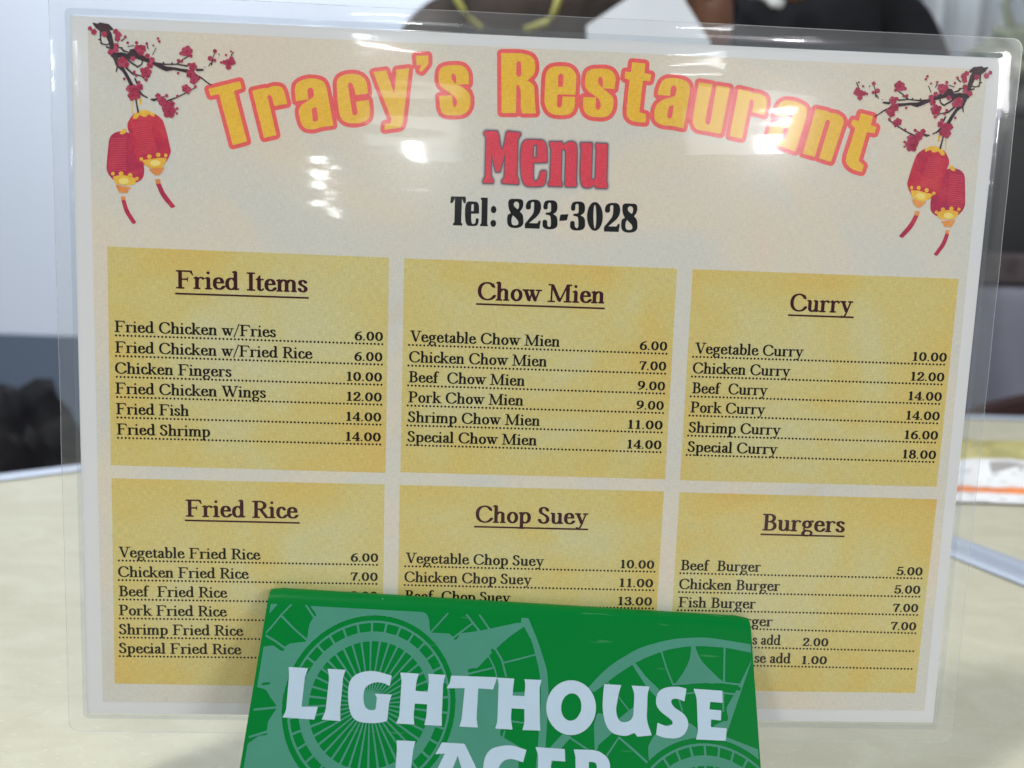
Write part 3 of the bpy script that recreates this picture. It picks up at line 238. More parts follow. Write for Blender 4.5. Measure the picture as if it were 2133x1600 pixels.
 'title_fill': '-5004 4420 0 5 4 3 449 128 7 -1 3 -5 27 -90 -1 -4 -4 -4 -101 -36 -7 -4 -1 -8 188 -708 0 -4 -4 -4 -200 -60 -5 0 -3 4 -194 719 -3 3 -3 2 -8 0 -107 -26 -5 0 -3 4;-4360 4425 1 4 3 2 178 45 6 1 20 -7 4 0 6 2 38 19 22 9 26 8 27 4 29 1 21 -1 14 -2 14 -3 11 -5 11 -6 9 -8 8 -10 6 -10 13 -26 6 -14 10 -30 31 -128 -1 -6 -5 -3 -175 -39 -7 0 -3 6 -30 112 -5 10 -5 8 -14 14 -8 4 -7 3 -7 0 -6 -2 -7 -6 -4 -5 -4 -10 0 -5 0 -5 130 -541 -1 -4 -5 -3 -172 -45 -4 0 -3 4;-3726 4400 -4 24 -1 22 0 38 5 32 4 14 5 13 7 11 8 11 12 11 28 20 18 8 20 10 21 8 47 14 23 5 25 3 24 2 24 0 26 -2 25 -3 24 -5 22 -6 19 -6 18 -9 14 -10 12 -11 10 -13 6 -14 12 -31 10 -28 7 -29 7 -29 90 -467 -1 -5 -5 -2 -175 -32 -16 -4 -41 -16 -25 -9 -41 -7 -14 -2 -30 0 -21 2 -20 2 -18 6 -16 8 -15 10 -14 14 -12 17 -10 19 -8 22 -14 45 -10 41 -6 36 -2 32 3 29 3 13 6 12 6 12 7 12 10 10 11 10 60 44 92 62 9 6 7 9 5 9 2 10 0 12 -5 50 -2 14 -4 12 -6 10 -8 8 -9 4 -10 2 -9 0 -10 -2 -8 -4 -8 -8 -8 -8 -5 -10 -3 -10 -1 -10 0 -12 17 -98 -2 -5 -3 -3 -173 -35 -4 1 -2 4;-3480 4184 0 9 2 8 4 7 7 6 9 4 38 14 4 0 4 -2 2 -3 2 -5 24 -150 1 -11 -2 -9 -5 -8 -8 -7 -10 -5 -24 -8 -10 -2 -9 0 -7 4 -4 8 -2 10;-3113 4555 -1 23 2 22 4 21 6 18 8 17 10 14 13 13 15 11 16 10 18 8 39 14 21 4 23 4 49 5 48 -1 22 -2 20 -5 20 -5 18 -8 16 -9 15 -11 21 -16 10 -11 16 -23 12 -25 4 -13 21 -136 -1 -7 -6 -3 -168 -30 -6 0 -4 6 -28 112 -9 24 -7 11 -8 9 -10 8 -10 6 -9 3 -8 -1 -7 -3 -7 -7 -9 -16 -2 -10 0 -9 0 -9 68 -384 6 -20 6 -7 6 -5 8 -4 8 -2 8 0 8 3 7 5 7 6 6 8 5 8 3 8 1 9 -1 9 -22 138 0 6 6 3 174 31 6 -2 3 -5 15 -102 4 -45 0 -15 -2 -30 -2 -25 -3 -18 -7 -16 -10 -14 -14 -14 -18 -13 -20 -11 -24 -11 -28 -9 -30 -8 -28 -6 -28 -4 -28 -2 -26 0 -26 1 -26 3 -25 6 -23 8 -21 11 -18 15 -16 18 -13 21 -11 24 -8 27 -6 31 -27 191;-2571 4772 -1 5 4 2 178 31 4 0 4 -4 127 -337 24 353 2 5 5 2 177 29 5 0 0 -4 -70 -739 -3 -25 -10 -47 -4 -13 -5 -11 -7 -10 -9 -8 -10 -8 -11 -5 -13 -5 -14 -3 -189 -31 -6 2 -1 5 7 70 3 7 6 2 54 6 8 1 6 4 5 4 4 6 7 24 2 15 -2 15;-1946 5034 1 4 4 2 172 14 5 0 2 -5 5 -85 0 -12 -1 -11 -4 -11 -5 -10 -7 -10 -72 -90 -4 -3 -6 1 -30 10 -3 4 0 4 28 70 1 6 -7 1 -56 -11 -4 2 -3 4;-1600 4717 -2 41 1 18 5 36 8 31 6 15 7 12 10 12 13 11 16 9 18 8 22 7 24 5 99 12 30 2 27 0 26 -2 22 -4 21 -5 18 -8 16 -11 16 -14 11 -12 10 -14 9 -14 7 -15 6 -15 4 -16 2 -16 2 -18 2 -99 -1 -5 -5 -2 -173 -12 -5 2 -2 4 -5 74 -2 15 -3 14 -5 13 -7 12 -7 10 -9 8 -8 4 -8 0 -7 -2 -7 -7 -6 -9 -4 -9 -2 -10 1 -11 7 -26 10 -22 15 -18 9 -9 10 -9 12 -7 110 -56 20 -11 32 -22 14 -10 12 -10 8 -10 8 -10 11 -21 8 -23 6 -27 3 -29 2 -30 0 -20 -1 -19 -3 -19 -10 -34 -7 -17 -9 -16 -10 -15 -13 -14 -15 -13 -18 -11 -20 -9 -22 -7 -25 -6 -27 -5 -30 -3 -62 -4 -30 0 -27 0 -23 3 -22 5 -17 6 -15 8 -12 9 -8 11 -8 13 -6 13 -10 29 -8 31 -2 16 -11 124 1 4 5 2 179 21 4 -1 2 -4 16 -114 4 -14 3 -12 5 -9 4 -7 6 -6 6 -2 6 0 6 3 8 6 6 7 4 10 4 9 1 11 -1 32 -6 24 -4 11 -6 11 -8 10 -18 20 -29 21 -47 31 -100 63 -14 10 -13 11 -11 12 -9 12 -7 14 -6 15 -4 16;-674 5132 1 4 4 1 219 10 53 1 50 -4 24 -4 47 -9 22 -7 20 -8 19 -10 15 -14 14 -16 11 -20 9 -21 6 -25 6 -48 0 -22 -1 -22 -3 -20 -6 -20 -8 -18 -9 -16 -12 -16 -14 -14 -57 -52 -2 -4 3 -2 49 -26 12 -8 10 -10 10 -9 8 -11 7 -12 5 -13 4 -15 2 -14 14 -168 22 -179 0 -4 -4 -1 -193 -12 -7 2 -4 6 -22 73 -9 231 -4 32 -5 16 -6 14 -10 20 -7 10 -7 6 -6 4 -6 0 -7 -2 -5 -4 -4 -4 -2 -4 -2 -12 9 -380 -1 -4 -6 -2 -204 -7 -5 1 -2 5;-439 4996 0 8 2 8 4 6 5 6 6 4 8 4 7 2 7 -2 8 -2 6 -5 7 -7 5 -6 5 -14 7 -158 -2 -7 -2 -7 -6 -6 -8 -6 -8 -5 -8 -3 -8 0 -7 2 -8 4 -7 6 -6 6 -4 6 -2 7 0 8;4 4781 3 53 4 24 5 20 7 20 8 16 9 14 12 12 12 10 15 10 17 8 18 6 20 6 23 4 25 4 58 2 32 1 28 -1 27 -4 24 -5 21 -7 20 -9 16 -11 15 -14 22 -28 9 -15 7 -15 5 -17 4 -17 2 -18 0 -18 -4 -224 -2 -4 -4 -1 -259 -5 -4 -2 -1 -4 -4 -140 1 -12 3 -10 3 -9 5 -7 7 -5 16 -5 8 0 7 3 8 4 6 5 6 7 4 8 2 9 2 10 3 114 1 4 4 1 179 2 4 -1 1 -4 2 -82 0 -18 -3 -34 -3 -16 -5 -16 -5 -16 -7 -14 -8 -14 -9 -12 -13 -12 -15 -10 -18 -8 -20 -6 -24 -6 -26 -3 -28 -3 -76 -2 -29 3 -27 5 -24 6 -22 10 -19 12 -17 14 -14 17 -12 19 -10 18 -10 20 -7 20 -5 22 -4 22 -4 46;197 4832 1 12 2 10 4 8 6 7 8 5 8 4 9 2 7 0 9 -2 7 -4 8 -6 5 -7 4 -9 2 -10 -5 -150 0 -3 -4 -1 -63 -1 -3 1 -2 3;608 4756 -2 20 1 40 3 36 8 35 5 16 7 15 10 14 13 12 16 10 19 8 22 6 26 5 28 3 76 6 32 2 29 -1 27 -3 24 -4 21 -7 20 -9 16 -10 15 -13 12 -15 10 -14 8 -16 7 -15 5 -17 2 -16 2 -18 -2 -18 -10 -110 -2 -5 -5 -1 -169 6 -4 2 -2 6 0 82 -2 16 -2 15 -4 13 -6 12 -7 9 -8 7 -8 4 -7 0 -8 -4 -8 -8 -6 -10 -4 -11 -2 -11 -1 -12 3 -22 3 -11 9 -21 15 -20 21 -18 114 -84 34 -27 25 -23 9 -11 6 -9 3 -8 3 -9 3 -19 3 -38 -1 -35 -1 -17 -2 -17 -10 -33 -14 -32 -8 -15 -11 -15 -13 -14 -14 -12 -18 -10 -21 -8 -23 -6 -27 -4 -28 -2 -31 0 -66 2 -28 4 -26 6 -23 6 -20 10 -17 10 -14 14 -11 14 -9 16 -8 16 -12 33 -3 17 -3 18 -2 18 2 96 2 5 5 1 179 4 4 -2 2 -4 -2 -106 0 -16 2 -14 4 -12 6 -11 7 -9 8 -6 8 -4 8 1 9 3 8 8 7 9 5 10 4 11 2 11 0 13 -3 20 -5 26 -8 22 -6 10 -8 10 -8 10 -10 8 -22 17 -43 29 -67 41 -16 10 -13 11 -12 13 -9 13 -8 15 -6 15 -5 17 -3 18;1305 5090 2 5 5 1 190 -11 5 -2 1 -5 -8 -126 1 -4 3 -1 96 -17 5 -3 1 -5 -13 -85 -3 -5 -4 -1 -98 5 -3 0 -1 -4 -29 -446 1 -6 1 -5 3 -4 4 -3 90 -24 5 -2 1 -6 -4 -110 -2 -4 -4 -2 -128 4 -24 3 -22 4 -19 5 -17 6 -16 8 -14 8 -10 10 -10 10 -8 11 -8 11 -6 12 -4 14 -5 26 -1 73 22 409 0 3 -4 2 -67 15 -5 3 -1 5 5 88 2 4 5 1 77 -5 4 0 1 4;1724 4684 2 12 6 26 8 30 18 50 8 18 10 14 12 14 14 12 16 10 18 8 21 6 22 4 24 4 24 1 49 0 26 -2 26 -3 52 -10 26 -8 22 -8 20 -10 16 -10 14 -12 10 -14 8 -14 4 -16 4 -20 2 -30 2 -30 -1 -15 -3 -30 -58 -493 -3 -4 -5 0 -176 26 -86 0 -34 4 -16 2 -16 4 -31 10 -15 6 -14 6 -24 16 -18 19 -6 11 -5 12 -4 12 -10 50 6 83 3 15 4 15 6 14 6 13 8 13 10 11 22 22 25 18 25 16 14 7 30 11 118 40 10 5 10 7 6 8 5 9 3 11 9 58 1 13 -1 13 -3 11 -6 11 -8 8 -9 8 -9 4 -9 0 -9 -2 -9 -6 -10 -10 -10 -16 -3 -8 -2 -10 -6 -96 -2 -4 -4 -2 -178 6 -5 2 -1 4;1900 4454 2 9 4 8 5 7 8 4 9 4 28 6 7 2 5 -2 4 -2 2 -6 0 -7 -11 -133 -2 -12 -3 -10 -4 -8 -6 -8 -8 -6 -8 -4 -8 -2 -8 0 -8 4 -8 5 -7 7 -5 8 -4 8 0 10 0 10;2341 4842 2 5 5 1 196 -20 4 -2 1 -4 -77 -533 0 -10 1 -9 3 -9 5 -8 7 -8 12 -11 9 -4 9 0 8 2 8 6 8 8 6 8 4 10 4 8 58 537 2 5 4 0 196 -20 5 -2 1 -4 -96 -682 -2 -4 -6 -1 -216 35 -36 2 -48 3 -20 2 -18 3 -16 6 -14 6 -13 8 -11 10 -10 12 -16 26 -10 26 -4 13 -6 25 0 24 2 46;2956 4774 2 4 4 0 186 -30 6 -2 16 -15 5 -3 5 0 56 2 40 -4 27 -8 29 -10 19 -10 13 -8 12 -8 16 -20 6 -12 4 -12 1 -12 3 -45 0 -16 -4 -32 -17 -115 -2 -6 -7 -1 -182 35 -6 4 0 6 13 106 0 23 -2 10 -3 10 -6 9 -5 8 -6 4 -6 4 -7 0 -9 -2 -9 -6 -4 -5 -4 -11 -82 -557 -3 -4 -5 -1 -180 30 -5 2 -1 5;3546 4464 7 24 17 42 15 30 19 33 12 14 14 12 17 9 17 8 20 6 21 4 23 0 24 0 25 -1 49 -7 26 -6 26 -6 52 -18 24 -10 22 -12 18 -12 14 -12 12 -14 10 -15 5 -15 3 -16 0 -52 -4 -30 -2 -14 -6 -30 -124 -483 -3 -4 -5 0 -166 49 -16 3 -78 11 -17 3 -33 9 -31 12 -14 8 -15 8 -13 9 -12 9 -9 10 -9 10 -7 11 -5 11 -3 13 -2 12 -4 52 16 81 5 16 13 26 19 24 11 11 12 9 26 17 28 13 14 6 16 5 30 7 124 24 11 4 11 5 7 7 7 8 4 12 16 56 4 13 0 13 -2 11 -4 11 -7 10 -8 9 -9 5 -9 2 -9 -2 -13 -6 -8 -6 -13 -14 -4 -10 -2 -9 -20 -95 -2 -4 -5 0 -178 30 -5 2 0 5;3692 4211 3 9 5 7 7 5 8 4 10 2 28 4 7 0 6 -2 4 -4 0 -5 0 -7 -32 -143 -4 -9 -6 -8 -8 -8 -8 -4 -9 -4 -8 0 -8 1 -7 5 -8 6 -6 8 -4 9 -2 9 0 9 2 9;4168 4534 2 4 5 0 182 -28 9 -4 32 -16 7 -3 8 -1 50 -1 12 -1 13 -3 24 -7 14 -6 26 -12 24 -16 10 -8 8 -8 14 -18 4 -10 2 -10 3 -16 1 -16 -1 -17 -3 -18 -4 -19 -139 -538 -3 -4 -4 0 -179 44 -4 2 -1 6 124 520 1 10 -1 10 -2 10 -4 8 -7 6 -8 6 -7 3 -8 1 -6 -2 -8 -4 -6 -6 -6 -6 -8 -16 -122 -524 -2 -4 -6 0 -177 39 -4 3 -1 4;4872 4500 2 4 5 1 188 -39 5 -2 0 -4 -22 -125 0 -3 2 -2 79 -22 5 -4 1 -6 -19 -80 -4 -6 -6 0 -108 12 -4 0 -1 -2 -89 -418 0 -6 0 -5 6 -9 76 -57 3 -5 0 -5 -25 -89 -2 -4 -6 0 -78 17 -40 11 -19 8 -17 7 -31 19 -14 11 -24 23 -17 24 -7 12 -5 13 -3 12 -1 13 4 62 103 417 0 3 -3 3 -62 49 -4 6 0 6 20 56 4 4 7 2 77 -14 4 0 1 3',
 'title_outline': '-702 5188 -16 -12 -8 -10 -6 -13 -4 -19 34 -858 3 -20 10 -21 20 -18 33 -9 218 8 22 6 21 16 23 -17 32 -8 197 11 32 9 21 17 8 12 6 32 -22 178 -16 179 -7 31 -13 31 -18 28 -24 23 -4 10 28 32 20 33 14 43 6 31 0 52 -8 63 -16 51 -18 31 -26 30 -21 16 -22 14 -55 19 -54 11 -55 6 -75 2 -228 -11;-1946 5100 -22 -6 -21 -14 -11 -14 -8 -22 0 -20 15 -114 -3 -12 -22 16 -32 4 -192 -32 -22 -10 -18 -20 -10 -22 -4 -41 -4 -11 -4 -6 -22 57 -6 10 -10 10 -13 10 -26 7 -21 -1 -182 -33 -29 -16 -15 -21 -6 -21 6 -31 266 -637 2 -10 -40 -8 -21 -11 -15 -16 -10 -21 -10 -96 10 -31 8 -10 20 -13 32 -6 216 36 43 18 21 16 22 25 12 24 8 21 14 74 70 746 4 12 2 2 17 -12 5 -8 4 -34 8 -12 11 -12 22 -12 33 -12 32 -2 21 6 21 17 80 101 18 31 8 42 -6 103 -7 21 -16 20 -20 11 -21 4;1300 5156 -21 -7 -11 -6 -18 -23 -8 -21 -4 -73 -7 -11 -21 1 -22 -5 -18 -9 -14 -16 -10 -28 -6 -88 -10 -7 -8 31 -14 31 -19 31 -17 20 -22 20 -27 18 -25 11 -30 9 -56 9 -44 1 -141 -11 -33 -6 -32 -10 -21 -9 -32 -21 -31 -33 -16 -32 -15 -64 -3 -42 2 -74 6 -42 18 -42 28 -40 -37 -13 -21 -20 -8 9 0 11 2 122 5 25 1 22 -10 94 -9 30 -20 42 -31 40 -21 20 -30 20 -52 20 -55 10 -44 2 -86 -4 -65 -10 -54 -18 -42 -26 -27 -25 -21 -32 -17 -43 -12 -52 -3 -64 -1 -262 3 -64 6 -31 13 -41 14 -32 25 -41 27 -30 22 -19 23 -14 33 -14 34 -9 32 -5 66 -2 99 6 65 16 48 27 34 33 13 22 15 32 14 56 31 -75 17 -31 12 -16 35 -31 45 -23 34 -11 55 -9 110 -4 44 4 43 9 33 11 27 14 28 23 34 44 26 54 12 43 5 64 -5 74 -13 42 -13 20 -18 20 34 23 9 11 9 22 14 148 7 18 5 -18 16 -20 14 -10 34 -12 4 -8 -20 -360 2 -74 8 -42 12 -32 13 -20 21 -26 17 -15 40 -25 57 -18 55 -7 133 -5 33 9 21 17 11 22 6 80 29 -56 25 -32 41 -28 45 -20 34 -10 45 -8 122 -4 179 -26 33 8 16 14 8 12 9 21 5 49 10 30 22 -56 29 -42 22 -20 15 -10 44 -18 33 -8 112 -9 215 -34 22 2 22 8 20 22 10 25 8 0 0 -11 8 -32 14 -20 20 -13 22 -8 192 -30 22 3 22 13 14 15 8 21 52 347 11 5 193 -37 22 3 22 8 11 10 14 22 6 22 17 128 2 54 -5 53 -17 41 -24 32 -41 30 -44 19 -39 12 -34 7 -66 0 -35 16 -203 34 -32 -6 -22 -16 -16 -24 -2 -30 -6 40 -8 20 -22 21 -26 9 -200 21 -34 -3 -22 10 -23 7 -201 20 -21 -3 -21 -10 -11 -8 -11 -16 -6 -21 -10 -75 -11 42 -15 32 -24 27 -34 26 -34 17 -57 17 -78 13 -67 4 -54 -2 -33 -4 -33 -8 -32 -12 -32 -18 -21 -18 -20 -23 -15 -23 -18 -42 -20 -64 -9 -43 -5 -53 8 -32 18 -20 18 -10 3 -10 -39 -42 -25 -46 -13 -43 -8 -78 -6 13 -18 16 -22 11 -45 11 -5 12 20 329 2 11 8 6 33 -2 22 4 21 9 18 19 9 21 14 95 -5 32 -15 20 -21 14 -58 14 -2 10 4 64 -2 20 -8 22 -20 20 -32 12;-1428 4988 -54 -7 -32 -7 -43 -15 -31 -18 -22 -17 -14 -18 -14 -21 -13 -35 -10 -50 -3 -41 3 -63 7 -41 12 -31 19 -30 22 -24 35 -26 -12 -8 -22 -5 -19 -11 -13 -12 -10 -20 -3 -32 15 -146 14 -52 26 -51 16 -21 16 -12 32 -18 55 -14 55 -4 97 6 65 7 32 8 32 11 43 24 21 16 22 23 18 27 16 32 12 32 8 43 1 31 -3 64 -5 31 -9 31 -12 31 -15 25 -21 26 0 10 14 12 9 10 10 32 -3 104 -4 42 -17 52 -24 40 -37 40 -36 24 -44 16 -42 7 -54 1;-2925 4796 -75 -14 -64 -24 -20 -12 -30 -21 -20 -21 -14 -22 -11 -21 -10 -32 -7 -52 12 -208 -2 -19 -4 50 -7 8 -25 116 -26 72 -16 26 -21 24 -26 20 -27 14 -54 16 -64 8 -74 0 -54 -8 -63 -19 -53 -24 -44 -28 -32 -33 -14 -20 -10 -22 -6 -21 -6 -42 1 -73 14 -114 7 -20 16 -20 12 -8 22 -7 4 -5 -14 -42 -4 -42 5 -52 10 -52 21 -70 20 -44 20 -30 36 -32 32 -17 32 -9 54 -4 42 1 54 9 75 28 193 36 19 10 11 12 11 21 2 32 -12 63 11 4 10 -16 26 -29 26 -19 24 -14 32 -12 33 -7 65 -7 32 1 54 6 42 9 54 16 32 13 32 17 22 16 22 22 20 29 13 36 6 53 -1 62 -20 146 -11 21 -20 20 15 21 5 32 -20 134 -17 52 -18 30 -26 30 -36 30 -34 19 -40 15 -42 8 -43 4;-4581 4608 -435 -123 -20 -10 -14 -13 -8 -10 -7 -21 1 -31 32 -92 16 -22 10 -8 22 -8 20 0 64 14 4 -1 6 -9 179 -663 9 -17 12 -14 20 -10 22 -4 20 4 204 62 21 12 11 11 8 12 6 21 -4 32 -172 650 4 7 8 5 56 21 15 13 9 10 8 22 -2 30 -26 92 -14 24 -11 10 -21 10 -22 2;-4041 4570 -53 -11 -53 -23 -21 2 -22 -3 -180 -46 -16 -7 -16 -12 -10 -14 -8 -18 1 -30 171 -673 12 -20 10 -10 26 -12 32 1 171 44 21 10 22 20 10 22 0 32 -80 332 5 6 11 4 181 42 27 20 8 12 7 20 1 22 -36 144 -24 61 -26 41 -33 26 -43 16 -42 5;2880 4740 4 -10 -2 -20 -2 8;2873 4686 3 -10 -1 -22 -3 12;3663 4700 -22 -6 -33 -14 -22 -16 -30 -28 -18 -26 -22 -44 -31 -76 -13 -54 2 -32 12 -21 11 -11 17 -10 -50 -44 -32 -44 -18 -44 -20 -98 5 -64 7 -32 23 -42 29 -32 28 -20 32 -18 70 -26 34 -8 91 -13 173 -50 34 2 22 11 10 11 9 -8 15 -23 12 -9 24 -10 184 -41 34 2 26 -15 21 -7 173 -43 34 0 16 5 16 12 11 14 9 20 141 546 5 12 17 -22 37 -30 -95 -383 -5 -76 5 -33 11 -32 26 -39 36 -39 37 -26 47 -25 48 -16 104 -23 34 1 16 7 14 12 12 17 6 16 24 88 0 22 -6 22 -14 21 -54 41 -4 11 68 327 11 8 46 -5 23 0 22 8 10 6 11 11 11 22 22 87 -2 32 -12 24 -24 20 -36 14 -4 4 12 65 1 21 -5 22 -15 22 -13 9 -23 10 -195 39 -34 -2 -22 -12 -12 -16 -10 -21 -8 -43 -6 -12 -34 3 -23 -5 -11 -6 -10 -8 -14 -20 -15 -38 -27 56 -28 33 -46 31 -34 18 -36 13 -45 9 -45 2 -58 22 -194 30 -32 -6 -19 -12 -15 -22 -7 -25 -26 45 -17 20 -20 18 -35 24 -58 26 -80 24 -57 11 -78 5 -34 -2;2866 4633 3 -11 -1 -24 -4 14;2858 4580 4 -22 -2 -15 -4 15;2850 4526 6 -21 -3 -18 -5 17;2842 4472 6 -20 -2 -20 -6 19;2835 4419 6 -21 -3 -22 -6 22;2828 4365 6 -21 -4 -24 -6 24;-3112 4078 2 4 4 -14 -4 -10;2820 4312 6 -22 -3 -26 -5 16;2812 4258 6 -11 1 -11 -3 -28 -5 7 -1 11;2805 4204 5 -10 2 -12 -4 -30 -5 9 -1 11;2798 4150 6 -10 0 -12 -3 -32 -7 11',
 'word_lighthouse': '-3362 -1174 1 5 5 1 278 -3 4 -1 1 -5 -21 -94 -4 -30 -1 -15 12 -386 5 -11 12 -3 218 11 4 -1 0 -4 -24 -168 -2 -4 -4 -2 -458 7 -4 1 0 3 26 65 6 28 2 14 -29 447 -1 15 -8 46;-2776 -1169 0 5 4 1 264 -1 4 -2 0 -4 -18 -64 -6 -42 0 -22 14 -416 2 -22 6 -45 17 -100 -1 -4 -4 -1 -266 8 -4 1 0 4 21 63 7 20 4 22 6 43 0 23 -10 384 -8 46 -5 22;-1810 -1208 6 -4 2 -6 -13 -134 -3 -5 -6 0 -45 19 -22 7 -22 6 -23 5 -24 2 -34 2 -18 0 -18 -2 -36 -10 -17 -6 -18 -8 -35 -20 -16 -14 -14 -14 -12 -18 -8 -20 -5 -23 -3 -25 0 -28 2 -29 4 -29 6 -26 6 -24 8 -21 8 -19 10 -14 10 -13 12 -10 20 -11 19 -8 19 -5 18 -1 32 5 11 3 9 6 5 7 3 9 2 10 0 127 -2 15 -7 13 -24 34 -1 3 4 2 242 2 4 -2 0 -4 -21 -92 -4 -30 -1 -30 -2 -202 -5 -12 -11 -6 -62 -16 -42 -8 -23 -4 -49 -5 -55 -1 -29 0 -60 0 -44 4 -39 8 -35 13 -32 18 -27 23 -24 30 -19 33 -16 39 -14 42 -12 40 -9 41 -8 40 -6 40 -5 39 -2 40 -1 38 3 37 6 34 12 31 17 28 21 24 26 22 32 18 37 16 37 12 38 10 39 6 39 4 38 0 40 -1 40 -5 40 -8;-1676 -1164 0 4 4 2 270 -1 4 -1 1 -4 -18 -84 -4 -31 -2 -31 -2 -89 1 -6 7 -2 168 -5 6 2 3 6 6 100 0 16 -2 30 -16 97 0 5 4 1 250 -1 5 -2 1 -4 -20 -104 -2 -30 0 -31 14 -397 12 -148 -2 -4 -4 -1 -250 0 -4 1 0 4 14 74 5 44 -2 158 -3 6 -6 2 -170 0 -6 -2 -2 -6 -2 -149 4 -45 18 -83 0 -4 -4 -1 -261 1 -5 1 0 4 28 73 6 29 1 30 -13 434 -4 30 -2 16;-902 -1168 4 6 6 2 690 12 4 -1 0 -4 -48 -165 -4 -6 -7 -2 -207 4 -9 -3 -3 -9 2 -401 1 -15 5 -30 20 -87 -1 -4 -4 -2 -265 0 -4 1 0 4 16 63 6 29 4 30 14 406 -2 8 -10 2 -258 -17 -4 1 1 4 33 61 8 18 4 19;-192 -1157 0 5 5 0 247 -1 5 -1 1 -5 -8 -96 -6 -135 2 -5 6 -2 165 -1 6 2 3 6 6 129 0 31 -2 14 -2 14 -12 42 1 4 4 2 253 4 4 -2 0 -4 -20 -90 -2 -16 -2 -30 20 -448 10 -124 0 -4 -5 -1 -259 -4 -4 1 0 4 18 68 3 15 3 29 -7 169 -3 6 -5 1 -179 0 -6 -2 -2 -6 -3 -106 1 -30 4 -30 24 -116 0 -4 -4 -1 -248 1 -4 1 0 4 18 68 5 29 1 30 -8 475 -1 15 -5 31;1334 -1504 -4 -56 -10 -54 -19 -53 -26 -49 -32 -46 -37 -40 -44 -36 -46 -28 -50 -22 -53 -14 -53 -6 -54 1 -52 9 -51 16 -48 24 -43 31 -40 37 -33 42 -27 46 -20 50 -14 54 -5 55 2 55 10 56 17 52 25 51 31 47 38 42 43 36 47 30 52 22 53 16 55 6 55 -1 53 -9 52 -18 49 -24 45 -32 39 -38 33 -43 26 -48 20 -52 12 -54;1109 -1524 -8 -40 -15 -38 -20 -34 -24 -29 -30 -22 -30 -15 -33 -6 -32 1 -31 11 -27 18 -23 26 -18 31 -13 36 -5 39 1 41 7 41 14 38 20 35 25 29 29 23 32 15 32 6 33 -2 31 -10 28 -18 23 -26 18 -32 12 -37 5 -39;1462 -1164 2 5 5 1 251 -1 4 -1 0 -5 -23 -67 -18 -66 -32 -162 -5 -31 -1 -30 2 -29 5 -30 9 -32 12 -28 15 -20 17 -16 21 -9 23 -4 25 1 22 4 22 7 21 9 19 13 18 15 13 17 11 19 7 20 3 22 17 234 0 22 -1 24 -3 22 -6 22 -7 22 -21 52 0 4 3 2 271 2 5 -1 0 -4 -16 -47 -11 -42 -7 -45 -2 -23 -14 -252 -1 -30 1 -30 5 -30 7 -29 8 -29 47 -126 -1 -6 -5 -2 -203 -28 -11 2 -8 6 -23 30 -12 9 -17 -3 -49 -22 -29 -11 -31 -7 -33 -3 -36 1 -38 4 -34 6 -32 7 -29 11 -27 16 -24 19 -21 23 -18 28 -16 31 -15 41 -11 36 -8 36 -7 36 -5 36 -4 36 -2 36 0 37 2 37 7 98 5 53 2 23;2738 -1156 7 -4 1 -8 -36 -169 -3 -7 -8 1 -48 18 -23 7 -22 4 -22 2 -22 0 -21 -4 -19 -7 -12 -10 -6 -13 -2 -16 5 -20 10 -20 14 -18 18 -18 22 -17 83 -45 22 -15 19 -15 16 -18 14 -17 11 -19 8 -20 6 -20 3 -21 1 -22 -2 -21 -6 -21 -7 -21 -10 -22 -13 -21 -14 -20 -18 -20 -20 -17 -22 -14 -24 -13 -26 -9 -28 -7 -30 -4 -33 -1 -41 0 -53 1 -45 5 -36 8 -61 21 -8 6 -1 10 22 149 4 7 8 -1 56 -20 32 -10 16 -4 30 -2 14 1 28 7 18 7 14 7 10 10 5 10 1 10 -4 12 -7 12 -11 12 -14 12 -114 76 -24 19 -22 19 -17 20 -14 20 -11 20 -7 20 -4 20 -1 40 2 20 4 20 5 18 7 19 8 18 10 18 13 17 15 16 18 14 20 12 22 10 26 10 28 8 32 6 60 8 28 2 25 2 25 0 22 -1 40 -5;2860 -1158 1 4 4 1 438 -5 7 -2 2 -6 -4 -160 -2 -7 -8 -2 -176 5 -8 -2 -4 -8 -14 -90 2 -7 8 -3 166 -4 6 -2 2 -6 -14 -130 -2 -5 -6 -1 -135 6 -8 -2 -3 -7 -8 -86 2 -9 9 -4 226 -5 6 -3 1 -6 -25 -160 -3 -6 -6 -2 -444 -3 -4 1 0 4 23 73 4 15 3 15 4 30 2 401 -3 46 -9 44',
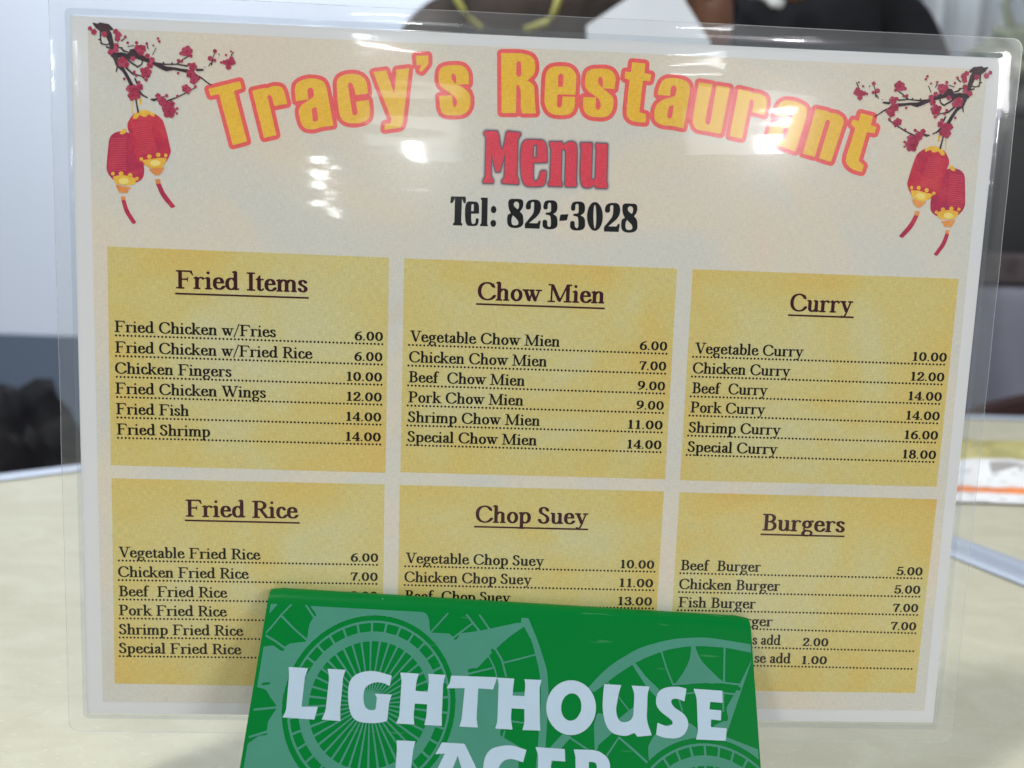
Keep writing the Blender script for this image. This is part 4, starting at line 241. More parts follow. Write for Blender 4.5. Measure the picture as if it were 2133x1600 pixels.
 'word_lager': '-1633 -2111 1 3 4 2 265 1 3 -1 1 -4 -15 -87 -5 -35 -2 -36 -7 -334 4 -8 9 -2 219 10 2 -2 1 -2 -39 -170 -2 -4 -4 0 -444 1 -3 1 0 2 29 50 5 10 3 11 1 23 -9 441 -4 37;-966 -2106 3 4 6 0 303 -2 9 0 9 -2 7 -4 7 -6 5 -8 147 -238 237 -414 1 -4 -4 -2 -265 -4 -5 1 -4 4 -44 110 -4 5 -7 2 -271 2 -7 -2 -4 -5 -51 -101 -3 -4 -5 -1 -232 -3 -4 1 0 4 230 518 0 4 -4 1 -129 -15 -3 1 0 2;-720 -2276 2 2 3 -2 96 -237 1 -4 -5 -1 -176 -2 -5 2 0 4;287 -2141 5 -3 1 -6 -39 -156 -4 -4 -6 -1 -124 29 -24 3 -24 1 -22 0 -20 -4 -20 -5 -18 -7 -16 -9 -16 -11 -14 -12 -12 -12 -12 -15 -10 -15 -16 -34 -6 -18 -4 -19 -2 -19 1 -18 3 -18 6 -16 7 -18 9 -16 12 -16 14 -16 14 -12 14 -10 15 -8 15 -6 15 -3 16 -1 16 2 50 8 7 4 5 5 4 7 2 8 7 86 0 10 -6 10 -16 16 0 4 250 4 4 0 -1 -4 -35 -64 -8 -22 -5 -24 -19 -164 -6 -12 -12 -6 -98 -24 -58 -10 -60 -6 -30 -2 -32 0 -64 3 -34 3 -40 6 -34 10 -31 14 -27 18 -23 22 -19 26 -14 30 -12 36 -6 36 -6 37 -4 37 -3 36 -1 37 2 37 2 38 6 47 8 38 14 35 17 30 23 27 26 23 32 20 36 15 42 11 44 10 32 6 32 5 32 3 32 0 32 -1 32 -3 30 -6;430 -2103 0 3 3 2 427 -6 5 -1 3 -5 10 -155 -1 -6 -6 -1 -190 2 -7 -2 -2 -6 -8 -91 2 -6 6 -1 169 0 5 -1 2 -5 -5 -123 -2 -5 -5 -1 -144 0 -6 -2 -2 -5 0 -81 2 -7 8 -2 219 -4 5 -2 1 -4 -12 -158 -2 -5 -5 -1 -450 -2 -4 1 0 3 24 47 8 23 4 22 0 12 -11 450 -1 12 -2 12 -6 23;1004 -2106 0 3 3 1 259 5 24 0 25 -2 24 -4 23 -5 23 -7 22 -9 21 -10 28 -16 22 -15 18 -15 16 -18 12 -18 10 -18 8 -20 5 -22 3 -22 0 -22 -3 -20 -5 -18 -6 -18 -10 -16 -10 -14 -14 -12 -45 -32 -11 -15 -4 -16 4 -17 12 -19 208 -249 0 -4 -4 -1 -284 -5 -6 1 -5 5 -103 212 -2 2 -2 -4 -6 -208 -2 -5 -4 -1 -238 3 -3 1 0 4 26 58 8 22 3 24 0 11 -14 433 -3 24 -3 12;1232 -2266 3 5 6 1 51 -1 16 -1 13 -6 11 -6 8 -11 6 -13 5 -17 1 -13 -2 -13 -4 -12 -7 -11 -9 -10 -11 -8 -13 -6 -14 -5 -53 -7 -6 2 -2 6',
 'teal': '2461 -4199 -99 59 -99 74 -88 80 -80 88 -72 99 -59 99 -52 110 -39 110 -28 110 -18 121 -5 121 6 121 20 121 28 110 40 110 50 106 62 103 70 94 77 85 88 80 95 71 103 61 110 52 110 40 110 28 121 18 121 6 121 -6 121 -19 110 -28 110 -39 110 -52 121 -75 77 -59 12 -15 -1 -66 -70 -77 2 -11 64 -66 5 -11 0 -253 -11 -11 -590 -330 6 -10 11 4 572 222 11 2 1 -31 -599 -220 4 -7 22 2 561 120 11 -2 1 -25 -609 -121 14 -5 22 -1 561 31 12 -3 0 -22 -12 -5 -561 -21 -44 -4 -3 -3 619 -65 1 -23 -12 -6 -561 67 -22 -1 -6 -5 589 -156 12 -9 0 -22 -12 0 -594 169 -11 0 -6 -4 623 -275 -1 -33 -583 269 -11 5 -9 -10 581 -374 20 22 2 12 1 -243 -34 -40 -63 -59 74 -91 11 -8 11 5 1 -38 -37 -33 -74 -53 -77 -48 -22 -12 -11 -2 -44 0 -17 5 45 22 10 11 -60 108 -88 -40 -61 -24 -1 -11 21 -66 -3 -3 -22 -2 -8 5 -18 55 -7 9 -154 -36 -5 -6 2 -22 -8 -5 -22 3 -2 13 -9 12 -77 -4 -77 0 -7 -8 0 -11 -4 -4 -22 -1 -6 5 0 11 -5 10 -77 10 -77 15 -9 -13 -8 -33 -5 -5 -22 0 -5 5 10 44 0 11 -82 28 -66 27 -11 -9 -49 -101 -6 -5;2486 -4173 19 -9 11 0 52 108 -8 9 -66 37 -66 43 -76 -100 8 -11 32 -22;3612 -4140 4 -6 11 0 11 7 77 51 61 47 -83 98 -66 -49 -60 -38 -9 -11;2315 -4063 3 -3 11 4 71 98 -126 108 -93 -86 60 -59;2969 -4030 88 0 -24 664 -3 29 -8 26 -72 -708 6 -9;2878 -4019 34 -5 6 5 2 11 77 649 1 22 -9 11 -177 -671 12 -11;3090 -4019 9 -11 22 2 66 9 10 11 -142 716 -5 -23;3230 -4008 12 0 66 19 22 9 4 5 -246 667 -6 -7 0 -11;2748 -3986 32 -7 192 678 0 11 -5 5 -288 -654 9 -11;3367 -3964 7 -1 33 14 56 31 -342 612 -8 -7 3 -11 247 -637;2643 -3942 6 0 279 605 6 11 -11 10 -367 -571 3 -11;2150 -3909 14 -5 88 82 -99 134 -110 -68 45 -66;3488 -3898 7 -6 55 36 31 25 -438 557 -7 -7 6 -11;2510 -3865 17 -7 393 590 -8 4 -465 -521 -7 -11;3604 -3821 12 4 55 51 11 11 -2 11 -515 478 -8 -5;2404 -3777 13 -7 486 524 -2 8 -552 -448 -6 -11;2025 -3733 7 -2 92 57 10 11 -36 66 -33 73 -11 4 -112 -44 38 -88 36 -66;3704 -3722 11 4 49 62 8 11 -5 11 -558 374 -9 -11;2316 -3678 2 -2 11 5 527 415 -10 10 -584 -340 8 -22;2238 -3557 3 -5 11 3 614 343 -9 6 -11 -3 -638 -247 -10 -9;1931 -3535 117 44 -41 154 -8 5 -110 -20 -9 -7 23 -99 21 -66;2181 -3425 5 -9 11 3 644 237 -6 10 -671 -144 -8 -9;-3743 -3397 -4 5 -38 165 0 957 2 11 18 19 117 91 -7 7 -11 -2 -110 -38 -9 11 0 11 7 11 233 81 8 7 -7 77 5 44 13 33 70 132 3 11 -4 3 -319 -48 -9 12 0 11 9 10 309 45 11 11 -111 113 -57 74 -20 19 -33 16 -101 20 -7 11 0 561 5 11 4 1 121 23 22 -6 121 -66 22 0 11 5 11 10 3 11 -168 99 -143 68 -9 9 0 11 9 18 4 -7 150 -71 154 -90 11 5 33 32 33 16 220 39 9 3 2 11 -220 155 -209 172 -11 3 -98 -154 -78 -108 -8 9 -1 22 5 11 64 88 104 165 128 165 16 8 11 -8 0 -11 -120 -154 1 -11 214 -176 202 -142 10 10 1 154 4 44 13 44 28 55 -1 7 -146 169 -3 11 6 9 11 2 11 -8 143 -162 13 5 6 11 -2 11 -28 40 -77 81 11 5 1716 10 33 -2 33 -11 18 -13 20 -22 18 -33 14 -44 29 -166 242 297 11 8 12 -7 -1 -14 -238 -294 7 -4 253 5 22 -8 44 -35 11 -3 268 221 2 11 -90 99 -6 11 4 11 9 5 13 -5 97 -105 14 -5 10 -22 97 -105 108 28 8 11 -153 187 -3 11 7 10 11 1 11 -10 154 -188 11 -10 429 114 11 -6 33 6 6 6 6 66 10 10 99 -4 121 -250 61 -141 111 -297 17 -55 16 -77 22 -220 7 -165 -31 -737 6 -10 24 43 41 55 176 187 12 6 3 5 -2 11 10 8 77 -41 43 -11 -4 -11 5 -3 176 -99 279 -140 11 -11 -4 -11 -11 -2 -6 2 -280 140 -187 106 -121 -129 -42 -51 -42 -66 -81 -158 -11 -6 -77 -4 -7 -8 -18 -308 -8 -8 -110 -4 35 595 25 550 0 143 -7 132 -23 209 -22 110 -47 154 -5 11 -231 -71 -12 -6 -233 -66 -6 -11 52 -165 0 -11 -10 -10 -11 1 -9 9 -74 231 -93 133 -11 11 -11 1 -11 14 -11 4 -11 -1 -10 -8 -6 -11 2 -11 17 -33 -39 -44 100 -165 50 -154 7 -11 22 -9 11 -9 11 -15 107 -385 3 -33 -3 -33 -75 -253 -5 -22 2 -22 6 -11 20 -20 8 9 18 77 7 4 11 -1 6 -14 -17 -90 212 -97 10 -11 19 -429 -222 -693 -8 -15;2991 -3326 9 -8 4 30 -4 14;1872 -3315 6 -6 110 20 11 7 -9 78 -4 77 -9 7 -110 1 -9 -8 3 -88;2924 -3315 10 -11 8 22 -8 5;3108 -3304 2 -7 6 7 -6 16 -4 -5;2148 -3293 5 -5 693 137 -11 7 -33 1 -660 -37 -6 -4 -1 -11;2940 -3293 5 -9 4 9 -4 10;3187 -3260 11 -10 10 10 -10 7;2848 -3249 9 -11 27 22 -5 6;3174 -3249 13 -11 5 11 -16 9;3194 -3227 15 -8 9 8 -20 7;2866 -3205 2 -3 11 0 7 3 -7 4;2835 -3183 11 -6 25 6 -14 5;2132 -3150 10 -8 726 28 3 2 -3 3 -66 8 -660 67 -7 -12;1860 -3095 7 -4 110 -1 11 5 5 77 12 77 -6 7 -110 24 -11 -2 -16 -106;2788 -3095 47 -5 22 2 3 3 -3 1 -682 180 -11 2 -6 -7 -17 -88 2 -11;3186 -3084 12 -4 19 4 -8 4;2852 -3073 16 -5 10 5 -21 5;2814 -3062 32 -7 7 7 -634 280 -11 4 -7 -9 -31 -88 5 -6;3194 -3051 4 -5 22 5 -11 7;2852 -3040 16 -6 6 6 -600 386 -11 -11 -43 -78 10 -9;3176 -3029 11 -4 7 4 -7 7;2876 -3018 14 -6 2 6 -24 22 -8 -11;3190 -3018 8 -8 11 6 589 343 4 11 -54 79 -11 -1;3159 -3007 6 -6 7 6 -7 7;2843 -2996 14 -9 11 9 -506 452 -11 0 -61 -78 6 -6;2897 -2996 4 -4 8 4 -7 11 -441 540 -11 -1 -70 -66 6 -11;3142 -2996 9 11 -8 4 -3 -4;3169 -2996 7 -8 10 8 -10 8;3180 -2985 7 -11 537 440 -75 78;2918 -2974 5 -6 7 6 -6 11 -353 603 -77 -51 -9 -13;2953 -2974 3 -6 4 6 -4 16 -6 -5;3116 -2974 5 -6 9 17 -9 4;3148 -2974 6 -10 8 10 -8 10;3007 -2963 4 -10 3 10 -40 715 -3 11 -4 3 -99 -14 0 -11 132 -670 6 -12;3062 -2963 4 -9 6 31 5 11 175 660 -2 11 -96 19 -8 -8;3156 -2963 9 -9 460 515 -10 11 -76 56;2940 -2952 5 -8 7 8 -2 11 -247 635 -11 7 -80 -37 -10 -11;2974 -2952 4 -10 5 10 -1 11 -147 682 -11 3 -84 -25 -8 -11;3094 -2952 5 -8 285 646 -2 11 -63 24 -34 9;3125 -2952 7 -10 375 582 2 11 -80 45 -11 4 -4 -5;3032 -2941 1 -5 11 10 70 688 -4 12 -99 4 -5 -5;-2198 -2908 237 2 11 9 60 0 6 1 11 10 44 0 11 2 11 9 33 2 11 9 22 0 11 11 33 2 11 9 16 0 17 11 11 0 11 11 22 0 11 11 11 0 11 11 17 0 16 11 8 0 14 11 9 0 13 11 8 0 14 11 11 2 22 20 11 0 11 11 11 2 22 20 11 1 22 21 9 0 35 33 11 1 44 43 9 0 112 110 22 24 0 9 43 44 1 11 32 33 1 11 22 22 0 11 21 22 1 11 11 11 0 11 20 22 2 11 11 13 0 9 10 11 1 11 10 11 1 11 11 15 0 18 11 11 0 11 11 11 0 11 11 17 0 16 11 15 0 18 11 14 0 19 9 11 2 33 11 15 0 29 9 11 2 7 0 37 9 11 2 66 9 11 2 21 -1 254 -2 11 -8 11 0 51 -3 15 -8 11 0 34 -2 10 -8 11 -1 26 -10 18 -1 22 -10 11 -1 26 -11 18 0 16 -11 17 0 11 -11 11 -1 22 -10 11 0 11 -10 11 -1 11 -10 11 -1 17 -11 16 0 7 -11 15 -3 11 -19 22 0 11 -11 11 -1 11 -21 22 0 11 -11 11 0 7 -33 37 0 11 -33 33 -1 11 -54 55 0 9 -44 46 -47 44 -8 0 -44 44 -13 11 -9 1 -33 30 -11 3 -23 21 -10 0 -22 21 -11 1 -22 20 -11 2 -12 11 -10 0 -11 11 -11 0 -11 11 -11 1 -11 10 -11 0 -11 11 -11 1 -11 10 -11 0 -11 9 -22 3 -11 10 -11 0 -17 11 -16 0 -14 11 -19 0 -16 11 -28 1 -11 10 -22 0 -11 9 -9 2 -35 1 -16 10 -39 0 -11 8 -16 3 -72 1 -11 8 -157 2 -30 -2 -11 -8 -77 -1 -11 -1 -11 -9 -55 -3 -11 -8 -33 -2 -11 -10 -33 -1 -11 -9 -22 -1 -11 -11 -22 0 -11 -11 -22 0 -11 -11 -22 -2 -11 -8 -11 -1 -11 -10 -11 -1 -11 -10 -18 -1 -15 -11 -8 0 -14 -11 -8 0 -14 -11 -11 -2 -22 -20 -11 0 -11 -11 -11 -1 -22 -21 -11 -1 -22 -21 -10 0 -23 -22 -8 0 -14 -11 -33 -33 -9 0 -13 -11 -132 -132 -22 -25 -1 -8 -32 -33 -11 -15 -1 -7 -21 -24 -1 -9 -21 -23 -1 -10 -19 -22 -3 -11 -10 -11 0 -11 -11 -11 -1 -11 -18 -22 -3 -11 -9 -11 -2 -11 -11 -16 -1 -17 -10 -11 0 -11 -11 -11 0 -11 -11 -17 0 -16 -10 -11 -1 -22 -11 -11 0 -22 -10 -11 -1 -22 -11 -19 0 -25 -11 -19 -1 -36 -10 -16 0 -50 -10 -11 -2 -88 -8 -11 -2 -121 2 -33 8 -11 1 -84 2 -15 8 -11 3 -55 8 -11 2 -33 10 -11 1 -33 9 -11 1 -22 10 -11 1 -22 11 -11 0 -22 11 -11 1 -22 10 -11 0 -11 11 -11 0 -17 11 -16 1 -11 10 -11 0 -11 11 -11 1 -11 10 -11 0 -8 11 -14 3 -11 19 -22 0 -11 33 -44 2 -11 31 -33 0 -10 33 -34 0 -9 11 -13 55 -55 0 -7 25 -26 23 -22 7 0 66 -65 15 -12 7 0 22 -22 14 -11 8 0 23 -22 10 0 22 -21 11 -1 22 -20 11 -2 12 -11 10 0 11 -11 11 0 11 -11 11 0 11 -11 11 0 11 -11 11 0 11 -11 11 0 11 -10 22 -1 11 -11 11 0 11 -10 22 -1 11 -11 22 0 11 -11 22 0 15 -11 29 0 12 -11 32 0 18 -11 37 0 11 -9 12 -2 54 0 11 -9;1980 -2897 30 -5 4 5 21 77 23 66 0 11 -114 48 -8 -15 -24 -66 -26 -99;-2148 -2831 -121 11 -121 25 -110 34 -110 45 -99 54 -99 66 -90 73 -89 88 -74 90 -66 99 -58 108 -45 110 -34 110 -24 121 -10 110 -1 121 12 121 24 121 34 110 45 110 53 99 65 99 72 88 87 88 93 77 98 66 106 57 110 46 110 34 121 24 110 12 121 0 121 -11 121 -24 110 -33 110 -46 110 -58 99 -66 88 -73 83 -82 72 -88 68 -99 59 -110 45 -110 34 -110 24 -121 12 -110 0 -121 -11 -121 -23 -117 -34 -114 -46 -110 -58 -110 -67 -99 -73 -88 -85 -85 -88 -72 -99 -67 -110 -59 -110 -45 -110 -33 -121 -24 -110 -11;-2248 -2787 122 -9 6 9 0 110 -6 9 -77 6 -77 12 -6 -5 -23 -110 1 -11;-2088 -2787 6 -11 99 6 77 9 7 7 -20 110 -9 11 -66 -8 -88 -5 -6 -9;-2365 -2765 19 -5 4 5 23 121 -148 46 -11 -1 -46 -111 13 -10 33 -12;-1868 -2765 6 -10 33 7 88 24 55 20 2 3 -46 116 -154 -43 -5 -7;-1654 -2710 12 2 66 29 88 49 4 8 -59 94 -11 8 -66 -36 -73 -33 -3 -11;2062 -2710 14 0 32 66 44 77 -98 65 -11 4 -59 -102 -26 -55 -1 -11;-2558 -2699 4 0 46 110 -3 7 -143 76 -70 -105 81 -49;-1460 -2600 5 -8 44 26 89 70 12 11 4 11 -83 90 -133 -101;-2758 -2589 5 -4 5 4 66 99 -7 11 -64 49 -55 48 -86 -86 0 -11 64 -57;2160 -2534 4 -3 11 3 51 66 48 55 -88 89 -11 -4 -37 -41 -75 -99;-2228 -2512 58 -7 10 7 49 704 -4 24 -151 -706 -1 -11 9 -6;-2128 -2512 2 -6 11 -4 22 0 66 2 7 8 -62 705 -11 -25;-1988 -2512 5 -4 77 12 22 8 2 6 -178 708 -4 -15;-2330 -2490 28 -6 4 6 154 671 2 11 -6 12 -253 -661 2 -11;-1852 -2479 12 -8 22 7 65 23 5 11 -279 654 -5 -5 0 -11;-1282 -2468 3 -4 37 37 86 99 0 11 -101 72 -50 -61 -52 -55 -5 -11;-2924 -2446 6 0 86 88 -53 57 -55 69 -104 -71 4 -11 52 -66 59 -66;-2454 -2446 20 -6 4 6 261 649 4 11 -5 9 -360 -625 10 -11;-1718 -2435 10 -3 77 42 9 5 -4 11 -357 571 -10 -10;-2576 -2380 10 -6 11 4 344 574 6 11 -9 8 -434 -536 9 -11;2289 -2380 7 -7 11 7 55 50 62 49 -73 106 -67 -51 -74 -66 0 -11;-1602 -2358 4 -6 11 -4 73 54 6 11 -464 533 -8 -5;3709 -2336 6 -6 6 6 79 88 -7 11 -45 37 -99 67 -64 -104 4 -11 60 -41;-2680 -2303 4 -3 11 10 437 521 -8 10 -511 -461 -1 -11;-1148 -2292 12 -8 11 8 55 86 34 68 -111 52 -11 -8 -36 -66 -43 -66;-1478 -2281 56 55 9 11 5 11 -553 462 -8 0 481 -536;-3070 -2270 9 -6 103 72 -42 66 -39 77 -110 -47 -7 -8 40 -80;2449 -2259 12 2 66 39 69 36 -47 110 -11 6 -55 -28 -88 -51 -15 -15;2098 -2240 -198 157 -209 155 -11 -6 -169 -237 -7 -5 -11 2 -5 14 180 253 5 11 7 6 11 0 231 -170 197 -155 -1 -11;3533 -2215 17 -9 11 8 59 100 -81 44 -88 38 -9 -16 -35 -102 8 -8;-2778 -2204 3 -2 11 8 524 456 -7 7 -11 -7 -576 -374 -2 -11;2142 -2200 -7 7 -7 154 3 29 9 26 60 99 30 39 110 95 41 31 47 25 44 14 209 34 44 4 44 -6 33 -11 33 -20 49 -40 7 -22 -5 -99 -7 -10 -22 -3 -11 -7 -55 -4 -11 -9 -33 0 -11 -10 -33 -1 -11 -10 -28 -1 -16 -11 -22 -1 -11 -10 -22 -2 -11 -9 -11 0 -11 -11 -22 0 -11 -11 -11 0 -11 -10 -11 -1 -11 -11 -17 0 -16 -11 -11 -2 -22 -20 -11 0 -11 -10 -11 -1 -11 -11 -11 -2 -22 -20 -11 0 -22 -22 -11 -1 -22 -21 -8 0 -14 -11 -33 -33 -9 0;-1398 -2171 9 -7 11 6 10 12 44 66 -10 8 -572 344 -10 -11;2623 -2160 3 -7 11 2 146 49 -27 121 -9 3 -55 -16 -115 -42;-3648 -2138 4 -5 11 -1 88 14 19 14 3 12 -11 6;3354 -2138 20 -3 42 113 -14 11 -94 27 -66 14 -11 -6 -17 -112 6 -10;-1030 -2105 8 0 7 9 15 35 31 88 10 33 0 11 -122 31 -29 -86 -26 -66 11 -10;2818 -2105 6 -3 66 11 88 9 4 5 -5 121 -10 3 -77 -7 -101 -18;3814 -2106 -11 4 -36 30 -8 1 -25 21 -8 0 -11 11 -11 1 -24 21 -9 1 -11 10 -11 1 -11 10 -11 1 -11 10 -11 1 -11 10 -11 1 -11 10 -11 1 -11 10 -11 1 -15 10 -18 1 -11 10 -11 1 -11 8 -22 3 -11 9 -22 2 -17 10 -27 2 -12 9 -32 1 -11 10 -33 1 -11 7 -55 6 -11 5 -79 14 167 23 11 2 8 8 -146 110 -12 11 -6 11 6 11 17 11 133 60 33 -2 19 8 11 11 7 11 3 22 -17 110 4 33 16 33 104 154 -4 4 -144 7 -18 -253 -3 -5 -11 -5 -12 10 14 253 -2 3 -242 10 -341 -54 -13 8 3 11 10 5 341 54 242 -10 11 10 11 2 11 -11 11 -3 154 -6 33 46 44 -2 11 2 11 12 3 11 -3 11 -9 11 -21 11 5 11 -8 7 -275 16 -154 -13 -77 5 -253 -28 -55 -12 -154 -13 -66 -15 -12 9 -98 242 -66 228 -11 9 -253 -108 -140 -74 -3 -10 -11 2 -4 -3 15 0 11 -8 112 -135 75 -78 169 -142 -37 -99 -11 -16 -143 129 -220 314 -11 12 -198 -131 -177 -132 -3 -11 318 -374 5 -14 66 48 13 -1 16 -11 5 -11 -1 -11 -23 -33 4 -66 -239 -165 -302 -253 -8 -11 -20 -66 -28 -4 -11 4 -12 341 1 11 38 132 12 22 16 9 22 -1 253 -60 33 -2 11 3 147 117 -15 12 -319 375 -11 -5 -187 -144 -11 1 -77 47 -6 11 128 143 76 76 126 111 127 93 231 143 121 63 121 48 228 71 146 39 143 27 253 27 143 10 99 0 99 -6 550 -54 11 -6 1 -4 -1 -122 -308 44 -88 8 -11 0 -5 -7 -37 -495 7 -11 226 -11 205 352 4 -11 -8 -11 -1 -11 -468 -1085 -6 -4 16 -11 463 -145 12 -9;3150 -2094 26 -3 4 3 20 121 -2 3 -99 11 -77 1 -11 -2 4 -123 7 -5;-2864 -2083 12 -7 591 370 -8 8 -11 -4 -624 -279 0 -11;-3176 -2072 5 -10 110 48 7 6 -28 77 -23 77 -110 -23 -11 -4 -4 -6 26 -88;-1312 -2061 11 6 35 71 4 11 -8 11 -614 248 -11 4 -10 -10;-2923 -1962 5 -4 656 279 -7 5 -11 0 -671 -180 -3 -12;-1266 -1929 20 -4 2 4 27 88 -7 11 -682 157 -11 1 -11 -4 22 -6 6 -5;-956 -1896 8 0 8 33 20 143 -7 12 -110 6 -11 -5 -10 -79 -16 -77 15 -7;-3240 -1863 3 -5 11 1 111 26 -19 154 -4 11 -110 -4 -11 -1 -5 -6 8 -88;2978 -1843 0 3 114 -1 -4 -2;-2965 -1830 3 -2 713 178 -20 4 -704 -74 -11 -7;-1998 -1808 4 -10 10 10 -10 16 -8 -5;-1226 -1797 13 -3 7 14 12 88 -8 6 -660 46 -33 -2 -8 -6;-2212 -1786 9 -9 15 31 -4 3;-2008 -1786 3 -8 6 8 -6 12;239 -1786 -198 14 -8 8 2 11 6 5 231 -18 9 -9 -9 -14;-2234 -1764 9 -7 6 7 -6 8;-1988 -1764 5 -9 6 9 -6 6;-1930 -1742 13 -10 10 10 -32 17 -4 -6;-2264 -1709 6 -7 14 7 -3 4;-1924 -1709 18 -9 9 9 -20 6;-2988 -1687 4 -5 11 0 682 60 13 11 -706 36 -4 -3 -2 -11;-934 -1676 12 0 6 11 0 99 -8 77 -3 3 -121 -18 -4 -7 6 -66 1 -88 8 -5;-1319 -1654 117 -6 11 5 -1 89 -3 11 -7 3 -656 -58 -72 -11;-3265 -1643 6 -5 121 5 11 167 -121 18 -7 -9 -6 -55;-2316 -1599 58 -3 8 3 -8 3 -22 2 -12 6 -670 142 -11 -1 -14 -97 3 -6 11 -4;-1920 -1588 25 -6 682 73 11 2 5 8 -16 89 -11 8;-2300 -1566 31 -5 9 5 -669 256 -11 -14 -22 -77 0 -13;-1937 -1566 9 -4 17 4 -6 4;-1911 -1555 5 -7 11 0 671 183 -33 97 -11 0;-2264 -1544 17 -4 4 4 -15 6;-2291 -1533 22 -7 7 7 -612 352 -39 -77 -5 -11 0 -11;-1932 -1533 4 -5 18 5 -7 8;-1914 -1522 8 -8 11 4 616 274 5 5 -4 11 -45 83;-2261 -1511 14 -7 6 7 -545 440 -11 5 -58 -82 7 -11;-1950 -1511 11 -3 5 3 -5 8;-1938 -1500 10 -8 583 380 3 2 -5 11 -53 70 -11 3;-2238 -1489 13 -9 3 9 -476 527 -11 -7 -65 -69;-1968 -1489 7 -6 6 6 -6 8;2670 -1496 -11 13 -53 181 -2 11 11 10 13 -10 54 -187 0 -11;-2206 -1478 3 -3 6 3 -17 31 -10 -9;-1958 -1478 8 -7 8 7 -8 10;-1988 -1467 5 -9 7 9 -7 8;-1950 -1467 11 -8 509 459 -6 11 -63 61 -11 2;-1054 -1467 6 -3 110 15 9 10 -19 99 -23 78 -110 -36 -11 -9;-2185 -1456 4 -6 6 6 -3 11 -280 627 -9 13 -87 -46 -3 -11;-2152 -1456 4 -10 4 10 -4 17 -6 -6;-2096 -1456 3 -4 3 4 37 715 0 11 -7 7 -88 -1 -13 -6;-2042 -1456 4 -8 260 679 -12 11 -83 25 -7 -3 -4 -9;-2010 -1456 5 -2 356 618 -4 4 -88 43 -11 -11 -258 -641;-1980 -1456 8 -8 440 548 -88 60;-3717 -1445 7 -3 11 0 88 15 9 10 0 11 -9 12 -11 1 -88 -15 -12 -9 -2 -11;-2234 -1445 9 -11 9 11 -372 572 -87 -66;-2126 -1445 6 11 0 22 -72 671 -11 11 -88 -15 -9 -7;-3192 -1434 65 -10 9 10 17 77 19 66 -7 11 -104 38 -11 -6 -10 -32 -19 -66 -15 -77;-2162 -1434 3 -6 7 6 0 11 -178 660 -5 6 -11 -3 -77 -26 -11 -10;-2065 -1434 5 -6 146 688 -3 12 -88 14 -11 0 -4 -4 -47 -671;52 -1426 -3 3 -4 66 7 8 187 10 11 -3 2 -4 2 -66 -4 -4;-1107 -1269 4 -7 11 2 112 38 -40 99 -39 74 -112 -63 35 -70;-3086 -1247 14 -5 6 5 34 77 34 66 -107 66 -11 -11 -23 -44 -49 -110 10 -11;-613 -1181 16 -5 22 -2 352 20 11 4 2 5 -46 137 -11 -6 -363 -105 -4 -4 3 -22 5 -11;-1183 -1093 102 55 3 11 -49 77 -53 70 -11 -4 -91 -77 50 -66 41 -63;-642 -1093 12 -11 342 99 10 3 8 8 -74 122 -11 12 -132 -146 -22 -20 -22 -10 -22 3 -88 -17 -9 -10 -3 -11 2 -11;2547 -1093 24 3 13 8 112 143 68 110 46 99 17 55 14 77 7 66 -2 12 -110 -16 -198 -41 -144 -43 -9 -11 66 -231;-2988 -1071 4 -2 11 9 89 125 -89 79 -11 0 -22 -26 -84 -119 10 -11;3327 -1016 5 0 2 11 36 484 -7 11 -286 3 -154 -7 -7 -7 42 -121 31 -58 37 -52 42 -44 163 -150 55 -44;-1309 -928 8 -7 97 84 -97 99 -33 28 -11 0 -75 -94;-2872 -906 9 -8 11 7 55 54 53 46 0 11 -75 95 -73 -62 -65 -66;-114 -906 1 -5 11 -5 477 142 -43 143 -28 66 -109 181 -11 10 -165 -122 -59 -47 -120 -110 -65 -66 -6 -11 103 -143;-1466 -785 11 -8 11 -3 78 99 -77 55 -78 48 -11 -12 -52 -102 63 -38;-2720 -774 11 -6 66 44 67 39 0 11 -50 99 -6 7 -77 -44 -76 -51 -3 -11;-1627 -686 7 -4 11 8 51 95 2 11 -97 44 -66 24 -11 1 -36 -113 3 -8;-2546 -675 2 -3 11 2 66 28 79 28 -35 123 -88 -29 -89 -39;-906 -620 12 -8 11 -2 22 6 11 14 24 45 1 11 -3 2 -69 -57;-2358 -609 155 25 9 8 -12 121 -85 -10 -101 -23;-1836 -609 29 -7 11 6 33 113 -11 6 -55 14 -110 19 -10 -8 -12 -111 11 -10;-2161 -576 13 -3 77 1 66 -3 11 3 14 123 -25 5 -77 3 -77 -3 -11 -4;-790 -521 6 -5 11 2 231 43 6 4 -83 92 -11 -3;-3776 -398 -8 9 -1 11 0 110 5 11 92 5 8 -5 -6 -11',
}
